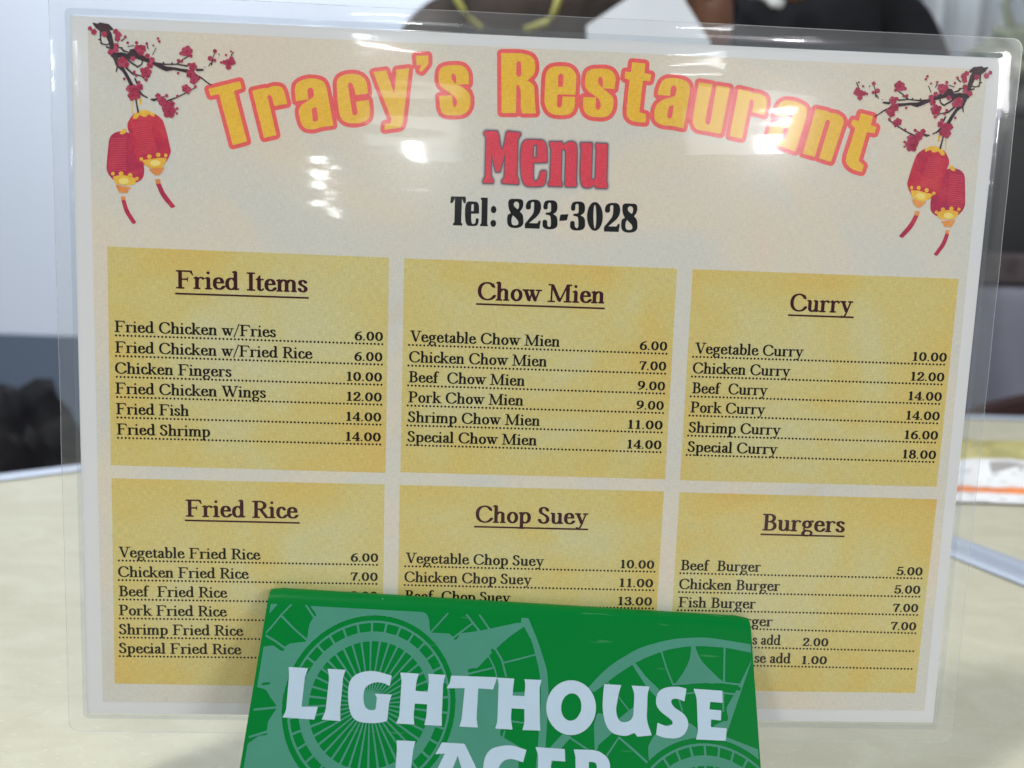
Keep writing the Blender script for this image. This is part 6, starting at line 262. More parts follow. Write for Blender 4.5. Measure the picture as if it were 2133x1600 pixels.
FONT = {
 'F': (88, '24 -8 -16 20 -3 16 13 32 22 13 80 2 7 17 0 816 -7 17 -80 1 -16 8 -16 20 -3 18 16 32 35 11 672 0 64 -15 11 -12 55 -240 -18 -8 -16 0 -10 8 -134 174 -363 2 -4 -352 15 -7 208 0 16 17 25 70 23 8 9 -8 1 -16 0 -240 -10 -16 -16 0 -33 80 -15 15 -208 -1 -15 -14 0 -368 15 -18 80 -4 24 -26 0 -32 -12 -16 -28 -12 -336 0'),
 'C': (96, '504 -21 -112 12 -110 37 -80 48 -67 64 -54 80 -34 80 -22 96 -8 112 7 96 20 96 40 96 52 77 51 51 93 57 112 35 112 11 80 -6 73 -17 55 -22 96 -58 16 48 26 -96 56 -96 7 -16 -3 -16 -38 -32 4 -32 -4 -16 -48 45 -48 6 -31 13 -61 96 -36 40 -55 40 -57 22 -90 -6 -46 -16 -52 -32 -48 -48 -41 -64 -31 -80 -17 -80 -7 -112 8 -96 19 -80 35 -80 45 -64 54 -48 59 -32 48 -14 48 -5 80 13 72 38 66 64 62 96 24 13 48 10 56 -7 32 -16 12 -16 0 -16 -71 -112 -93 -82 -64 -35 -64 -23 -80 -17'),
 'S': (68, '216 -6 -87 34 -57 44 -16 -32 -8 52 -47 96 -14 48 3 16 15 16 51 26 64 -12 32 -12 18 -18 28 -80 34 -51 48 -36 48 -6 53 29 41 64 11 48 0 96 -20 64 -51 64 -66 46 -153 82 -68 64 -28 48 -15 48 -2 96 29 80 26 32 41 32 42 21 64 17 80 7 64 -6 72 -23 72 -51 16 -1 44 -92 13 -48 -9 -16 -24 -16 -1 -32 -7 -10 -48 -2 -12 12 2 16 -6 5 -48 11 -24 16 -35 80 -24 32 -29 23 -32 6 -32 -13 -18 -16 -25 -48 -7 -64 11 -64 25 -48 32 -32 199 -112 41 -32 45 -48 36 -64 14 -48 6 -64 -6 -64 -12 -48 -23 -48 -41 -48 -44 -32 -41 -20 -80 -20 -80 -4'),
 'R': (90, '24 -8 -16 20 -3 16 13 32 22 13 80 2 7 17 0 816 -7 17 -80 1 -16 8 -17 22 2 32 15 19 32 8 400 0 112 -21 80 -36 47 -34 30 -32 28 -48 15 -48 4 -48 -4 -64 -15 -48 -41 -62 -64 -52 -64 -30 -10 -16 250 -385 16 -16 80 -1 16 -8 17 -22 -2 -32 -15 -19 -16 -7 -192 -1 -32 7 -304 462 -16 11 -48 0 -15 -5 0 -368 15 -18 64 0 30 -14 13 -32 -11 -28 -32 -16 -336 0;317 556 123 4 44 12 50 32 35 48 17 80 -7 64 -30 64 -45 38 -64 22 -123 4'),
 'P': (82, '24 -8 -16 20 -3 16 13 32 22 13 80 2 7 17 0 816 -7 17 -80 1 -16 8 -17 22 2 32 15 19 32 8 400 0 112 -23 78 -36 43 -32 40 -48 25 -48 14 -48 5 -64 -7 -64 -13 -48 -26 -48 -43 -48 -36 -25 -80 -36 -80 -18 -160 -6 -15 -11 0 -320 15 -18 64 0 30 -14 13 -32 -11 -28 -32 -16 -336 0;313 524 15 -8 48 -1 96 13 51 28 29 32 17 32 14 48 4 48 -16 96 -43 64 -50 32 -54 13 -107 3'),
 'B': (82, '24 -8 -16 20 -3 16 13 32 22 13 80 1 7 18 0 816 -7 17 -80 1 -16 8 -17 22 2 32 15 19 16 7 352 3 64 -5 64 -14 80 -35 48 -38 28 -33 32 -80 4 -64 -14 -80 -23 -48 -63 -64 2 -16 74 -48 40 -46 26 -50 14 -48 5 -64 -6 -64 -14 -48 -24 -48 -40 -48 -57 -40 -80 -32 -64 -13 -96 -8 -176 0 -160 1;315 76 109 4 64 17 55 43 27 48 16 96 -3 48 -12 48 -44 64 -55 33 -48 13 -110 2;314 588 94 2 43 14 37 32 27 48 12 80 -12 64 -27 48 -48 35 -32 9 -91 4'),
 'I': (46, '40 -11 -16 14 -9 25 13 32 28 14 64 0 17 18 0 816 -17 17 -80 5 -23 26 2 32 12 16 25 11 352 -1 21 -10 12 -16 2 -32 -10 -16 -25 -14 -72 -2 -13 -16 0 -816 11 -16 74 -3 16 -6 18 -23 0 -32 -12 -16 -22 -11'),
 'V': (90, '456 -8 -64 33 -14 19 -276 864 -14 17 -80 2 -16 8 -15 21 2 32 13 17 32 10 304 0 32 -12 15 -31 -12 -32 -19 -13 -52 -3 -1 -16 199 -624 14 -24 200 648 -8 17 -96 5 -23 26 2 32 12 16 25 11 320 -3 16 -11 13 -29 -13 -33 -32 -14 -112 0 -10 -17 -247 -800 11 -64 -10 -16 -48 -36 -32 -6'),
 'W': (134, '408 -9 -64 33 -16 20 -257 864 -11 16 -68 2 -25 14 -12 32 16 32 37 11 304 0 32 -7 16 -18 3 -34 -19 -24 -16 -6 -68 -2 -1 -16 181 -608 16 10 113 438 -49 166 -10 10 -70 6 -23 26 2 32 12 16 25 11 256 0 32 -7 17 -20 2 -32 -19 -24 -34 -8 0 -16 194 -630 16 2 194 628 -2 17 -80 1 -16 6 -19 24 3 34 16 18 32 7 272 0 32 -14 13 -29 -2 -16 -27 -28 -112 -3 -16 -17 -246 -800 10 -64 -10 -16 -43 -32 -31 -11 -80 36 -16 16 -160 513 -16 20 -115 -446 11 -80 -10 -16 -46 -35 -16 -7'),
 'M': (126, '-8 -6 -17 34 17 36 32 10 96 0 6 18 17 784 -7 47 -96 2 -32 14 -13 33 16 32 29 11 192 -2 70 -41 314 -749 16 12 278 673 14 80 44 25 32 4 176 -2 33 -11 16 -32 -2 -16 -15 -21 -16 -8 -80 -2 -9 -17 0 -816 9 -18 80 -2 20 -12 13 -32 -17 -34 -32 -10 -336 0 -30 12 -12 16 0 32 10 17 32 13 64 0 13 18 -3 560 -10 6 -227 -550 -4 -32 -38 -64 -35 -17 -32 14 -16 25 -48 20 -17 22 -255 615 -16 -615 112 -3 16 -6 18 -23 0 -32 -12 -16 -22 -11 -304 -1'),
 'n': (70, '-8 -6 -17 34 13 32 20 12 49 4 0 480 -33 -1 -29 17 -10 32 7 20 16 15 128 56 32 -10 16 -27 16 -9 96 31 64 7 80 -9 48 -16 44 -26 31 -32 19 -32 17 -64 4 -416 4 -16 41 -6 16 -12 11 -30 -11 -28 -32 -16 -240 0 -32 11 -12 17 0 32 10 16 18 12 38 4 3 16 -2 400 -17 64 -22 28 -16 6 -29 -18 -31 -32 -57 -96 1 -368 52 -5 16 -10 10 -17 0 -32 -12 -16 -30 -12 -256 0'),
 'h': (72, '-8 -6 -17 34 13 32 20 12 49 4 0 864 -17 9 -32 -2 -16 8 -13 17 -2 32 10 16 21 13 112 38 32 2 16 -8 18 -29 46 -25 11 -23 0 -320 117 19 96 -11 48 -16 38 -24 31 -32 19 -32 15 -48 6 -64 0 -384 51 -9 16 -18 5 -21 -15 -32 -22 -11 -256 0 -22 11 -12 16 0 32 10 16 24 13 35 3 -2 416 -17 64 -32 34 -19 -2 -42 -32 -72 -112 1 -368 52 -5 16 -10 10 -17 0 -32 -12 -16 -30 -12 -256 0'),
 'm': (106, '8 -10 -20 22 -3 16 7 24 16 16 49 8 0 480 -35 0 -30 21 -7 27 7 20 16 15 128 56 32 -10 16 -27 16 -8 80 31 64 6 96 -15 80 -40 96 43 96 12 64 -8 48 -15 52 -28 32 -32 33 -64 10 -48 4 -416 29 -4 16 -10 12 -18 0 -32 -12 -17 -32 -11 -224 0 -24 12 -12 16 -3 16 7 24 16 16 37 8 2 16 -2 400 -21 64 -32 32 -16 -1 -35 -31 -68 -112 0 -352 2 -16 37 -8 16 -16 7 -24 -7 -22 -32 -22 -224 0 -32 11 -12 17 0 32 12 18 16 10 29 4 2 16 0 368 -15 80 -20 32 -28 18 -47 -50 -54 -96 1 -368 36 -3 22 -13 10 -16 0 -32 -12 -16 -20 -11 -240 -1'),
 'r': (56, '-8 -6 -17 34 13 32 20 12 55 4 4 16 0 464 -11 6 -32 -7 -29 17 -10 32 7 20 16 15 128 56 32 -10 16 -24 48 -22 16 3 64 36 48 10 48 -4 32 -20 32 0 32 -13 25 -31 6 -32 -8 -32 -32 -32 -39 -9 -32 9 -31 32 -8 32 -9 9 -16 0 -55 -25 -30 -32 -18 -32 -4 -416 4 -16 55 -4 20 -12 13 -32 -15 -32 -34 -12 -128 -1 -144 1'),
 'i': (36, '-8 -6 -17 34 13 32 20 12 55 4 4 16 0 464 -11 6 -32 -7 -16 6 -16 16 -7 27 7 20 16 15 112 51 32 3 17 -9 15 -23 48 -22 19 -19 2 -528 4 -16 55 -4 16 -8 14 -20 0 -32 -14 -18 -32 -10 -272 0;136 826 -32 13 -23 21 -14 32 -1 32 13 32 25 25 32 13 32 -1 32 -14 21 -23 13 -32 -1 -32 -14 -32 -19 -19 -32 -14'),
 'l': (36, '-8 -6 -17 34 13 32 20 12 55 4 4 16 0 848 -11 9 -32 -4 -23 11 -12 16 -2 32 21 25 112 42 32 2 16 -8 18 -29 46 -16 17 -16 4 -16 0 -896 4 -16 55 -4 16 -8 17 -36 -15 -32 -34 -12 -272 0'),
 'e': (61, '232 -8 -64 23 -48 30 -45 47 -28 48 -21 64 -10 64 -4 80 12 112 18 64 25 48 41 48 44 31 80 28 80 8 64 -6 79 -29 33 -24 37 -40 37 -80 21 -128 -6 -16 -19 -16 -38 -13 -322 -3 12 -112 22 -64 18 -32 30 -30 48 -18 32 6 32 19 36 39 42 64 34 17 48 6 48 -7 30 -16 12 -16 0 -16 -66 -96 -35 -32 -53 -31 -48 -18 -64 -11 -64 -2;207 428 185 0 -25 96 -18 32 -32 32 -21 1 -16 -9 -38 -40 -22 -48'),
 'c': (56, '232 -7 -55 19 -52 32 -48 48 -28 48 -22 64 -11 64 -1 128 11 64 19 64 25 48 39 48 42 32 85 32 76 8 64 -7 64 -24 48 -41 35 -64 10 -32 -3 -16 -42 -47 -48 -10 -25 9 -55 37 -48 92 -16 3 -26 -20 -41 -64 -28 -112 1 -128 13 -64 18 -48 20 -32 27 -27 48 -21 16 1 32 17 28 30 46 80 32 16 54 7 48 -9 26 -14 12 -16 0 -16 -56 -96 -32 -32 -52 -32 -42 -16 -64 -12 -64 -2'),
 'o': (65, '280 -21 -64 13 -48 24 -71 60 -34 48 -28 64 -16 64 -7 80 5 64 19 80 30 64 33 48 54 48 63 32 112 17 96 -17 63 -32 54 -48 33 -48 30 -64 19 -80 4 -80 -6 -64 -16 -64 -28 -64 -49 -64 -40 -35 -64 -33 -80 -15;312 76 16 0 32 25 41 55 33 96 8 80 -5 64 -17 64 -21 48 -35 48 -36 28 -16 0 -18 -12 -53 -64 -21 -48 -17 -64 -5 -64 8 -80 33 -96 33 -48'),
 'd': (71, '216 -7 -51 19 -50 32 -44 48 -26 48 -20 64 -10 64 0 128 11 64 20 64 26 48 44 48 47 32 69 25 64 8 128 -5 3 260 -3 7 -48 0 -15 9 -12 16 -2 32 10 16 19 13 112 37 32 4 16 -7 21 -31 43 -23 13 -25 0 -880 19 -10 32 7 32 -8 16 -21 0 -32 -11 -16 -21 -12 -160 -31 -16 3 -32 22 -16 0 -64 -20 -64 -8;312 76 32 11 27 21 54 80 2 16 0 256 -51 96 -16 18 -32 18 -25 -4 -27 -16 -28 -32 -17 -32 -21 -64 -12 -112 11 -112 20 -64 35 -53'),
 'b': (66, '232 -8 -64 23 -48 -1 -32 7 -32 20 -9 19 0 880 -55 15 -17 33 2 16 15 21 128 49 32 -5 26 -33 51 -32 4 -320 15 -8 80 11 80 -7 96 -36 33 -24 43 -48 25 -48 29 -112 4 -80 -15 -128 -23 -64 -27 -48 -28 -32 -57 -42 -80 -29 -80 -8;327 76 49 25 40 55 23 64 13 112 -5 80 -26 96 -44 64 -33 19 -20 -3 -36 -32 -55 -96 0 -288 34 -64 29 -23'),
 'p': (70, '8 -343 -16 8 -16 26 6 33 26 19 48 5 11 8 0 800 -11 6 -32 -7 -16 6 -21 27 3 32 18 19 128 56 32 -10 16 -24 16 -9 80 26 80 9 80 -9 73 -26 46 -32 43 -48 27 -48 20 -64 14 -112 -4 -80 -12 -64 -23 -64 -29 -48 -29 -32 -69 -48 -73 -24 -80 -7 -80 8 -11 -9 0 -224 11 -8 48 -5 26 -19 6 -32 -16 -27 -32 -10;343 76 17 2 32 18 28 28 19 32 24 64 13 112 -4 80 -27 96 -47 64 -38 20 -17 -4 -35 -32 -55 -96 0 -288 36 -64 23 -19'),
 'a': (58, '152 -8 -78 36 -43 48 -22 64 5 80 34 64 29 32 43 30 70 34 111 32 6 48 -7 80 -19 48 -24 0 -28 -32 -26 -64 -19 -30 -16 -11 -32 -6 -32 11 -16 15 -43 21 -15 16 2 32 21 48 25 32 73 48 97 22 48 1 64 -9 38 -14 45 -32 31 -48 13 -48 6 -80 0 -336 -7 -32 18 -1 48 23 16 0 31 -22 5 -32 -8 -16 -19 -16 -89 -36 -48 1 -48 24 -16 2 -96 -31 -64 -5;217 92 15 -11 24 11 34 32 17 32 -5 144 -22 -5 -42 -27 -34 -48 -10 -64 6 -32'),
 'k': (72, '-8 -6 -17 34 13 32 20 12 49 4 0 864 -1 6 -48 1 -16 8 -13 17 -3 23 11 25 21 14 128 41 18 -7 26 -32 41 -16 18 -16 4 -16 0 -544 21 -1 16 11 118 118 -6 10 -32 8 -24 30 5 32 19 18 288 4 31 -22 5 -32 -20 -28 -16 -6 -112 -3 -154 -155 265 -352 97 -4 18 -12 13 -32 -14 -32 -33 -12 -288 5 -16 14 -9 25 9 27 24 21 -184 234 -21 -26 1 -208 52 -5 17 -11 12 -32 -13 -30 -32 -14 -256 0'),
 's': (50, '136 -4 -96 48 -53 96 -9 48 12 16 31 16 35 6 48 -2 32 -11 26 -25 32 -80 22 -22 32 -9 22 15 19 32 8 48 -3 32 -10 32 -23 32 -157 89 -63 55 -30 64 -3 48 8 48 14 32 26 32 64 38 48 13 64 5 96 -14 64 -29 48 -45 31 -64 1 -16 -10 -16 -54 -28 -48 1 -35 11 -27 16 -33 64 -33 24 -16 -8 -17 -32 -6 -48 6 -32 33 -48 160 -91 58 -53 24 -48 7 -32 -4 -80 -19 -48 -26 -32 -72 -43 -64 -16 -48 -4'),
 't': (42, '200 -8 -48 18 -25 18 -28 32 -14 32 -8 64 0 416 -5 7 -48 9 -16 11 -13 37 22 32 39 7 14 9 98 172 64 4 8 -16 0 -144 8 -14 32 -11 96 0 32 -21 7 -18 -7 -30 -16 -15 -112 -7 -17 -12 0 -416 6 -48 11 -23 16 1 27 22 24 32 29 15 16 -2 21 -13 12 -32 -25 -48 -66 -64 -54 -13'),
 'u': (71, '200 -5 -48 19 -44 30 -39 64 -12 80 0 384 -17 12 -32 7 -15 13 -7 16 5 32 17 17 16 6 128 0 75 -39 14 -16 4 -464 19 -55 32 -23 43 14 36 32 42 80 0 368 -9 10 -34 6 -20 16 -8 16 5 32 16 16 25 7 112 0 30 -7 53 -32 14 -16 2 -16 0 -496 13 -9 48 6 16 -5 22 -24 0 -32 -22 -24 -160 -34 -16 -1 -64 24 -64 -18 -64 -8'),
 'w': (94, '296 -8 -18 20 -55 32 -172 528 -11 10 -64 10 -20 28 5 32 15 16 32 7 256 0 48 -10 32 10 208 0 32 -7 21 -32 -5 -25 -16 -19 -32 -10 -11 -10 107 -316 16 30 90 286 -10 12 -64 1 -32 14 -12 21 5 32 16 16 23 7 240 0 34 -7 21 -32 -8 -32 -31 -19 -80 -2 -7 -11 -142 -448 -3 -32 9 -32 -6 -16 -27 -20 -21 -28 -27 -11 -31 11 -17 21 -48 24 -80 224 -16 16 -50 -173 13 -48 -6 -16 -53 -52 -16 -6;335 284 9 -10 50 170 -42 128 -40 23 -16 -1 -48 -13 -8 -9'),
 'y': (68, '120 -310 -58 50 -7 32 10 32 23 22 32 9 41 -15 23 -34 32 15 33 35 28 48 34 80 17 64 -35 16 -14 16 -207 516 -16 8 -48 3 -16 8 -16 25 5 32 16 16 27 7 256 0 34 -7 21 -32 -7 -30 -16 -15 -32 -7 -16 -12 128 -320 16 4 105 316 -9 12 -48 1 -32 18 -9 33 9 20 32 19 224 0 23 -7 22 -32 -13 -37 -32 -14 -64 -2 -8 -11 -155 -464 8 -48 -37 -40 -48 -136 -30 -64 -46 -64 -52 -42 -64 -25'),
 'f': (47, '24 -13 -26 25 0 32 26 27 61 5 2 16 0 480 -15 11 -48 5 -16 11 -13 37 13 25 16 11 48 4 15 8 0 112 12 80 25 64 34 48 42 36 80 46 64 7 49 -9 47 -22 48 -42 11 -16 6 -32 -17 -39 -16 -13 -32 -9 -32 9 -16 13 -14 23 -2 32 -18 0 -39 -32 -20 -32 -23 -80 -3 -144 23 -9 96 -6 17 -17 6 -16 -7 -30 -16 -15 -96 -6 -23 -13 2 -496 69 -9 18 -23 0 -32 -12 -16 -22 -11'),
 'g': (65, '200 -309 -64 20 -91 61 -27 32 -18 48 -1 32 19 64 33 48 63 64 -26 48 -7 32 6 48 16 32 1 16 -48 50 -25 46 -14 48 -4 64 17 80 25 48 43 48 38 26 64 26 96 9 64 -9 64 -26 96 43 48 1 32 -10 23 -28 12 -48 -3 -21 -16 -24 -16 -10 -32 -3 -37 26 -11 23 -12 -7 -3 -16 35 -80 8 -64 -5 -48 -14 -48 -26 -48 -28 -32 -41 -32 -58 -27 -96 -15 -80 10 -16 -10 -12 -22 1 -16 11 -12 48 -21 208 -22 48 -14 49 -27 35 -32 33 -64 4 -64 -13 -48 -16 -32 -40 -48 -36 -12 -65 -36 -63 -19 -64 -8;273 -228 87 6 70 26 45 80 3 32 -15 32 -23 17 -48 14 -128 10 -23 -9 -46 -64 -9 -32 1 -32 26 -48 -3 -16 22 -11;264 284 16 -9 47 41 23 48 12 64 -6 48 -12 38 -27 42 -37 29 -37 -29 -27 -42 -12 -38 -6 -48 17 -80 18 -32'),
 '0': (68, '312 -6 -96 23 -64 41 -46 50 -36 64 -23 64 -18 80 -7 96 5 80 16 80 29 80 37 64 44 48 63 39 112 24 112 -22 67 -41 44 -48 37 -64 29 -80 16 -80 5 -80 -7 -96 -18 -80 -23 -64 -36 -64 -50 -54 -64 -39 -80 -19;310 108 18 -13 22 13 28 32 28 48 28 80 13 64 5 80 -6 80 -35 128 -35 64 -30 32 -18 9 -44 -41 -35 -64 -35 -128 -6 -80 5 -80 17 -80 24 -64 28 -48'),
 '1': (57, '120 -5 -15 33 13 32 18 12 64 2 7 18 0 576 -7 4 -32 -16 -32 6 -18 22 0 32 18 22 96 74 48 22 16 1 72 -23 19 -16 6 -16 2 -704 77 -8 16 -16 7 -24 -15 -32 -24 -12 -304 0'),
 '2': (64, '88 -6 -46 18 -43 48 -1 16 282 304 52 64 53 96 12 64 -10 64 -26 48 -33 23 -32 0 -33 -23 -20 -32 -15 -48 -3 -64 -19 -32 -38 -23 -32 -1 -80 36 -18 20 3 64 11 48 24 48 25 32 42 32 41 20 64 16 64 5 64 -5 72 -20 55 -32 54 -64 24 -80 -7 -96 -26 -64 -54 -80 -97 -112 -168 -176 259 -2 32 114 16 18 32 6 19 -8 18 -32 -42 -176 -11 -19 -32 -14'),
 '3': (60, '184 -6 -80 31 -45 35 -34 48 -18 64 17 24 48 23 16 17 48 14 32 -11 19 -19 13 -32 -2 -32 11 -32 39 -39 32 -8 48 7 32 18 20 22 21 48 6 48 -10 64 -23 48 -30 28 -32 14 -126 22 -22 16 -7 16 4 16 18 16 117 31 40 33 27 64 4 48 -7 48 -15 32 -17 18 -32 8 -24 -10 -30 -32 -18 -32 -12 -80 -28 -29 -32 -9 -32 7 -48 43 -36 20 -9 16 3 16 18 48 31 48 32 32 41 25 48 19 64 11 96 -2 48 -11 62 -26 34 -28 26 -36 13 -32 9 -80 -14 -80 -26 -48 -52 -48 75 -64 41 -64 17 -96 -8 -64 -11 -32 -30 -48 -35 -32 -53 -29 -112 -28 -80 -3'),
 '4': (64, '280 -11 -22 23 0 32 22 25 54 7 0 96 -294 5 -38 27 -8 32 14 28 32 27 289 425 8 16 6 64 81 46 32 0 61 -46 6 -16 0 -480 13 -12 64 -8 18 -12 18 -32 -8 -32 -28 -24 -73 -8 -4 -80 4 -16 57 -9 16 -18 5 -21 -15 -32 -22 -11;155 300 13 -13 16 -1 128 0 16 3 9 11 0 240 -9 14'),
 '5': (60, '184 -5 -80 30 -64 51 -36 64 -7 32 7 16 22 16 46 15 32 26 48 1 32 -22 12 -20 4 -32 -6 -32 23 -32 47 -28 48 2 49 26 40 64 12 48 1 96 -11 48 -24 48 -19 19 -32 19 -46 -6 -82 -54 -48 -16 -70 6 -32 16 -10 14 0 20 50 46 20 240 -14 32 2 32 31 32 23 12 48 -6 304 18 30 -8 20 -16 12 -32 -12 -32 -34 -21 -320 -25 -14 -162 14 -10 96 17 96 -8 64 -19 68 -44 49 -64 25 -80 5 -64 -6 -64 -12 -48 -23 -48 -41 -48 -45 -32 -52 -23 -64 -16 -64 -5'),
 '6': (65, '232 -7 -55 19 -51 32 -44 48 -37 80 -13 64 -5 80 7 80 24 96 40 80 48 64 54 51 67 45 93 43 96 26 48 6 55 -11 25 -16 9 -16 -3 -16 -15 -16 -103 -32 -96 -50 -68 -62 -40 -64 76 3 80 -9 71 -26 63 -48 34 -48 28 -96 0 -96 -17 -64 -14 -32 -37 -48 -32 -27 -48 -26 -64 -19 -64 -6;328 76 47 16 33 39 18 41 11 80 -11 80 -18 45 -27 35 -37 20 -32 -5 -48 -31 -26 -32 -24 -48 4 -80 22 -80 40 -58'),
 '7': (62, '248 -4 -43 16 -15 16 -3 16 32 208 65 192 123 240 -31 10 -224 0 -16 -10 -16 -103 -16 -19 -32 -6 -27 16 -8 16 10 112 -13 48 2 16 20 27 32 14 496 -3 32 -22 8 -16 0 -32 -128 -240 -65 -160 -44 -176 -17 -128 -15 -16 -27 -12 -32 -6'),
 '8': (64, '216 -5 -49 17 -63 41 -58 71 -18 48 -2 80 20 64 33 48 83 64 -54 48 -28 48 -14 48 0 80 15 48 23 38 40 42 40 26 60 22 52 7 96 -6 64 -23 40 -26 44 -48 24 -48 14 -80 -18 -80 -28 -48 -54 -48 83 -64 33 -48 20 -64 -2 -80 -18 -48 -33 -48 -35 -32 -54 -32 -64 -22 -80 -10;312 76 16 0 32 14 38 34 25 48 9 48 -9 48 -25 48 -34 32 -36 16 -48 -14 -38 -34 -25 -48 -9 -48 9 -48 25 -48 34 -32;300 492 28 -8 16 11 32 45 14 48 -1 48 -8 32 -21 38 -32 30 -23 -4 -25 -26 -21 -38 -8 -32 -2 -32 9 -48 15 -32'),
 '9': (65, '88 25 -25 19 -6 16 15 25 32 16 80 22 64 30 84 67 48 64 -4 8 -16 4 -112 2 -64 17 -62 33 -34 32 -31 48 -27 96 0 96 25 80 31 48 34 32 55 32 57 18 112 8 64 -8 64 -22 47 -28 46 -48 27 -48 26 -96 5 -80 -9 -96 -21 -80 -30 -64 -71 -96 -54 -48 -76 -48 -82 -35 -96 -25 -48 -2;285 396 27 -8 16 2 43 22 33 32 33 64 -6 80 -22 80 -33 48 -19 16 -29 11 -46 -11 -33 -32 -24 -48 -10 -48 1 -80 11 -48 24 -48'),
 '.': (27, '72 -5 -19 17 -16 32 5 48 14 20 32 20 32 2 32 -12 16 -15 15 -31 0 -32 -15 -31 -19 -17 -29 -10'),
 '/': (46, '8 -139 -20 23 0 32 389 1136 15 23 16 8 32 -3 23 -28 -2 -32 -389 -1136 -11 -16 -21 -12'),
}
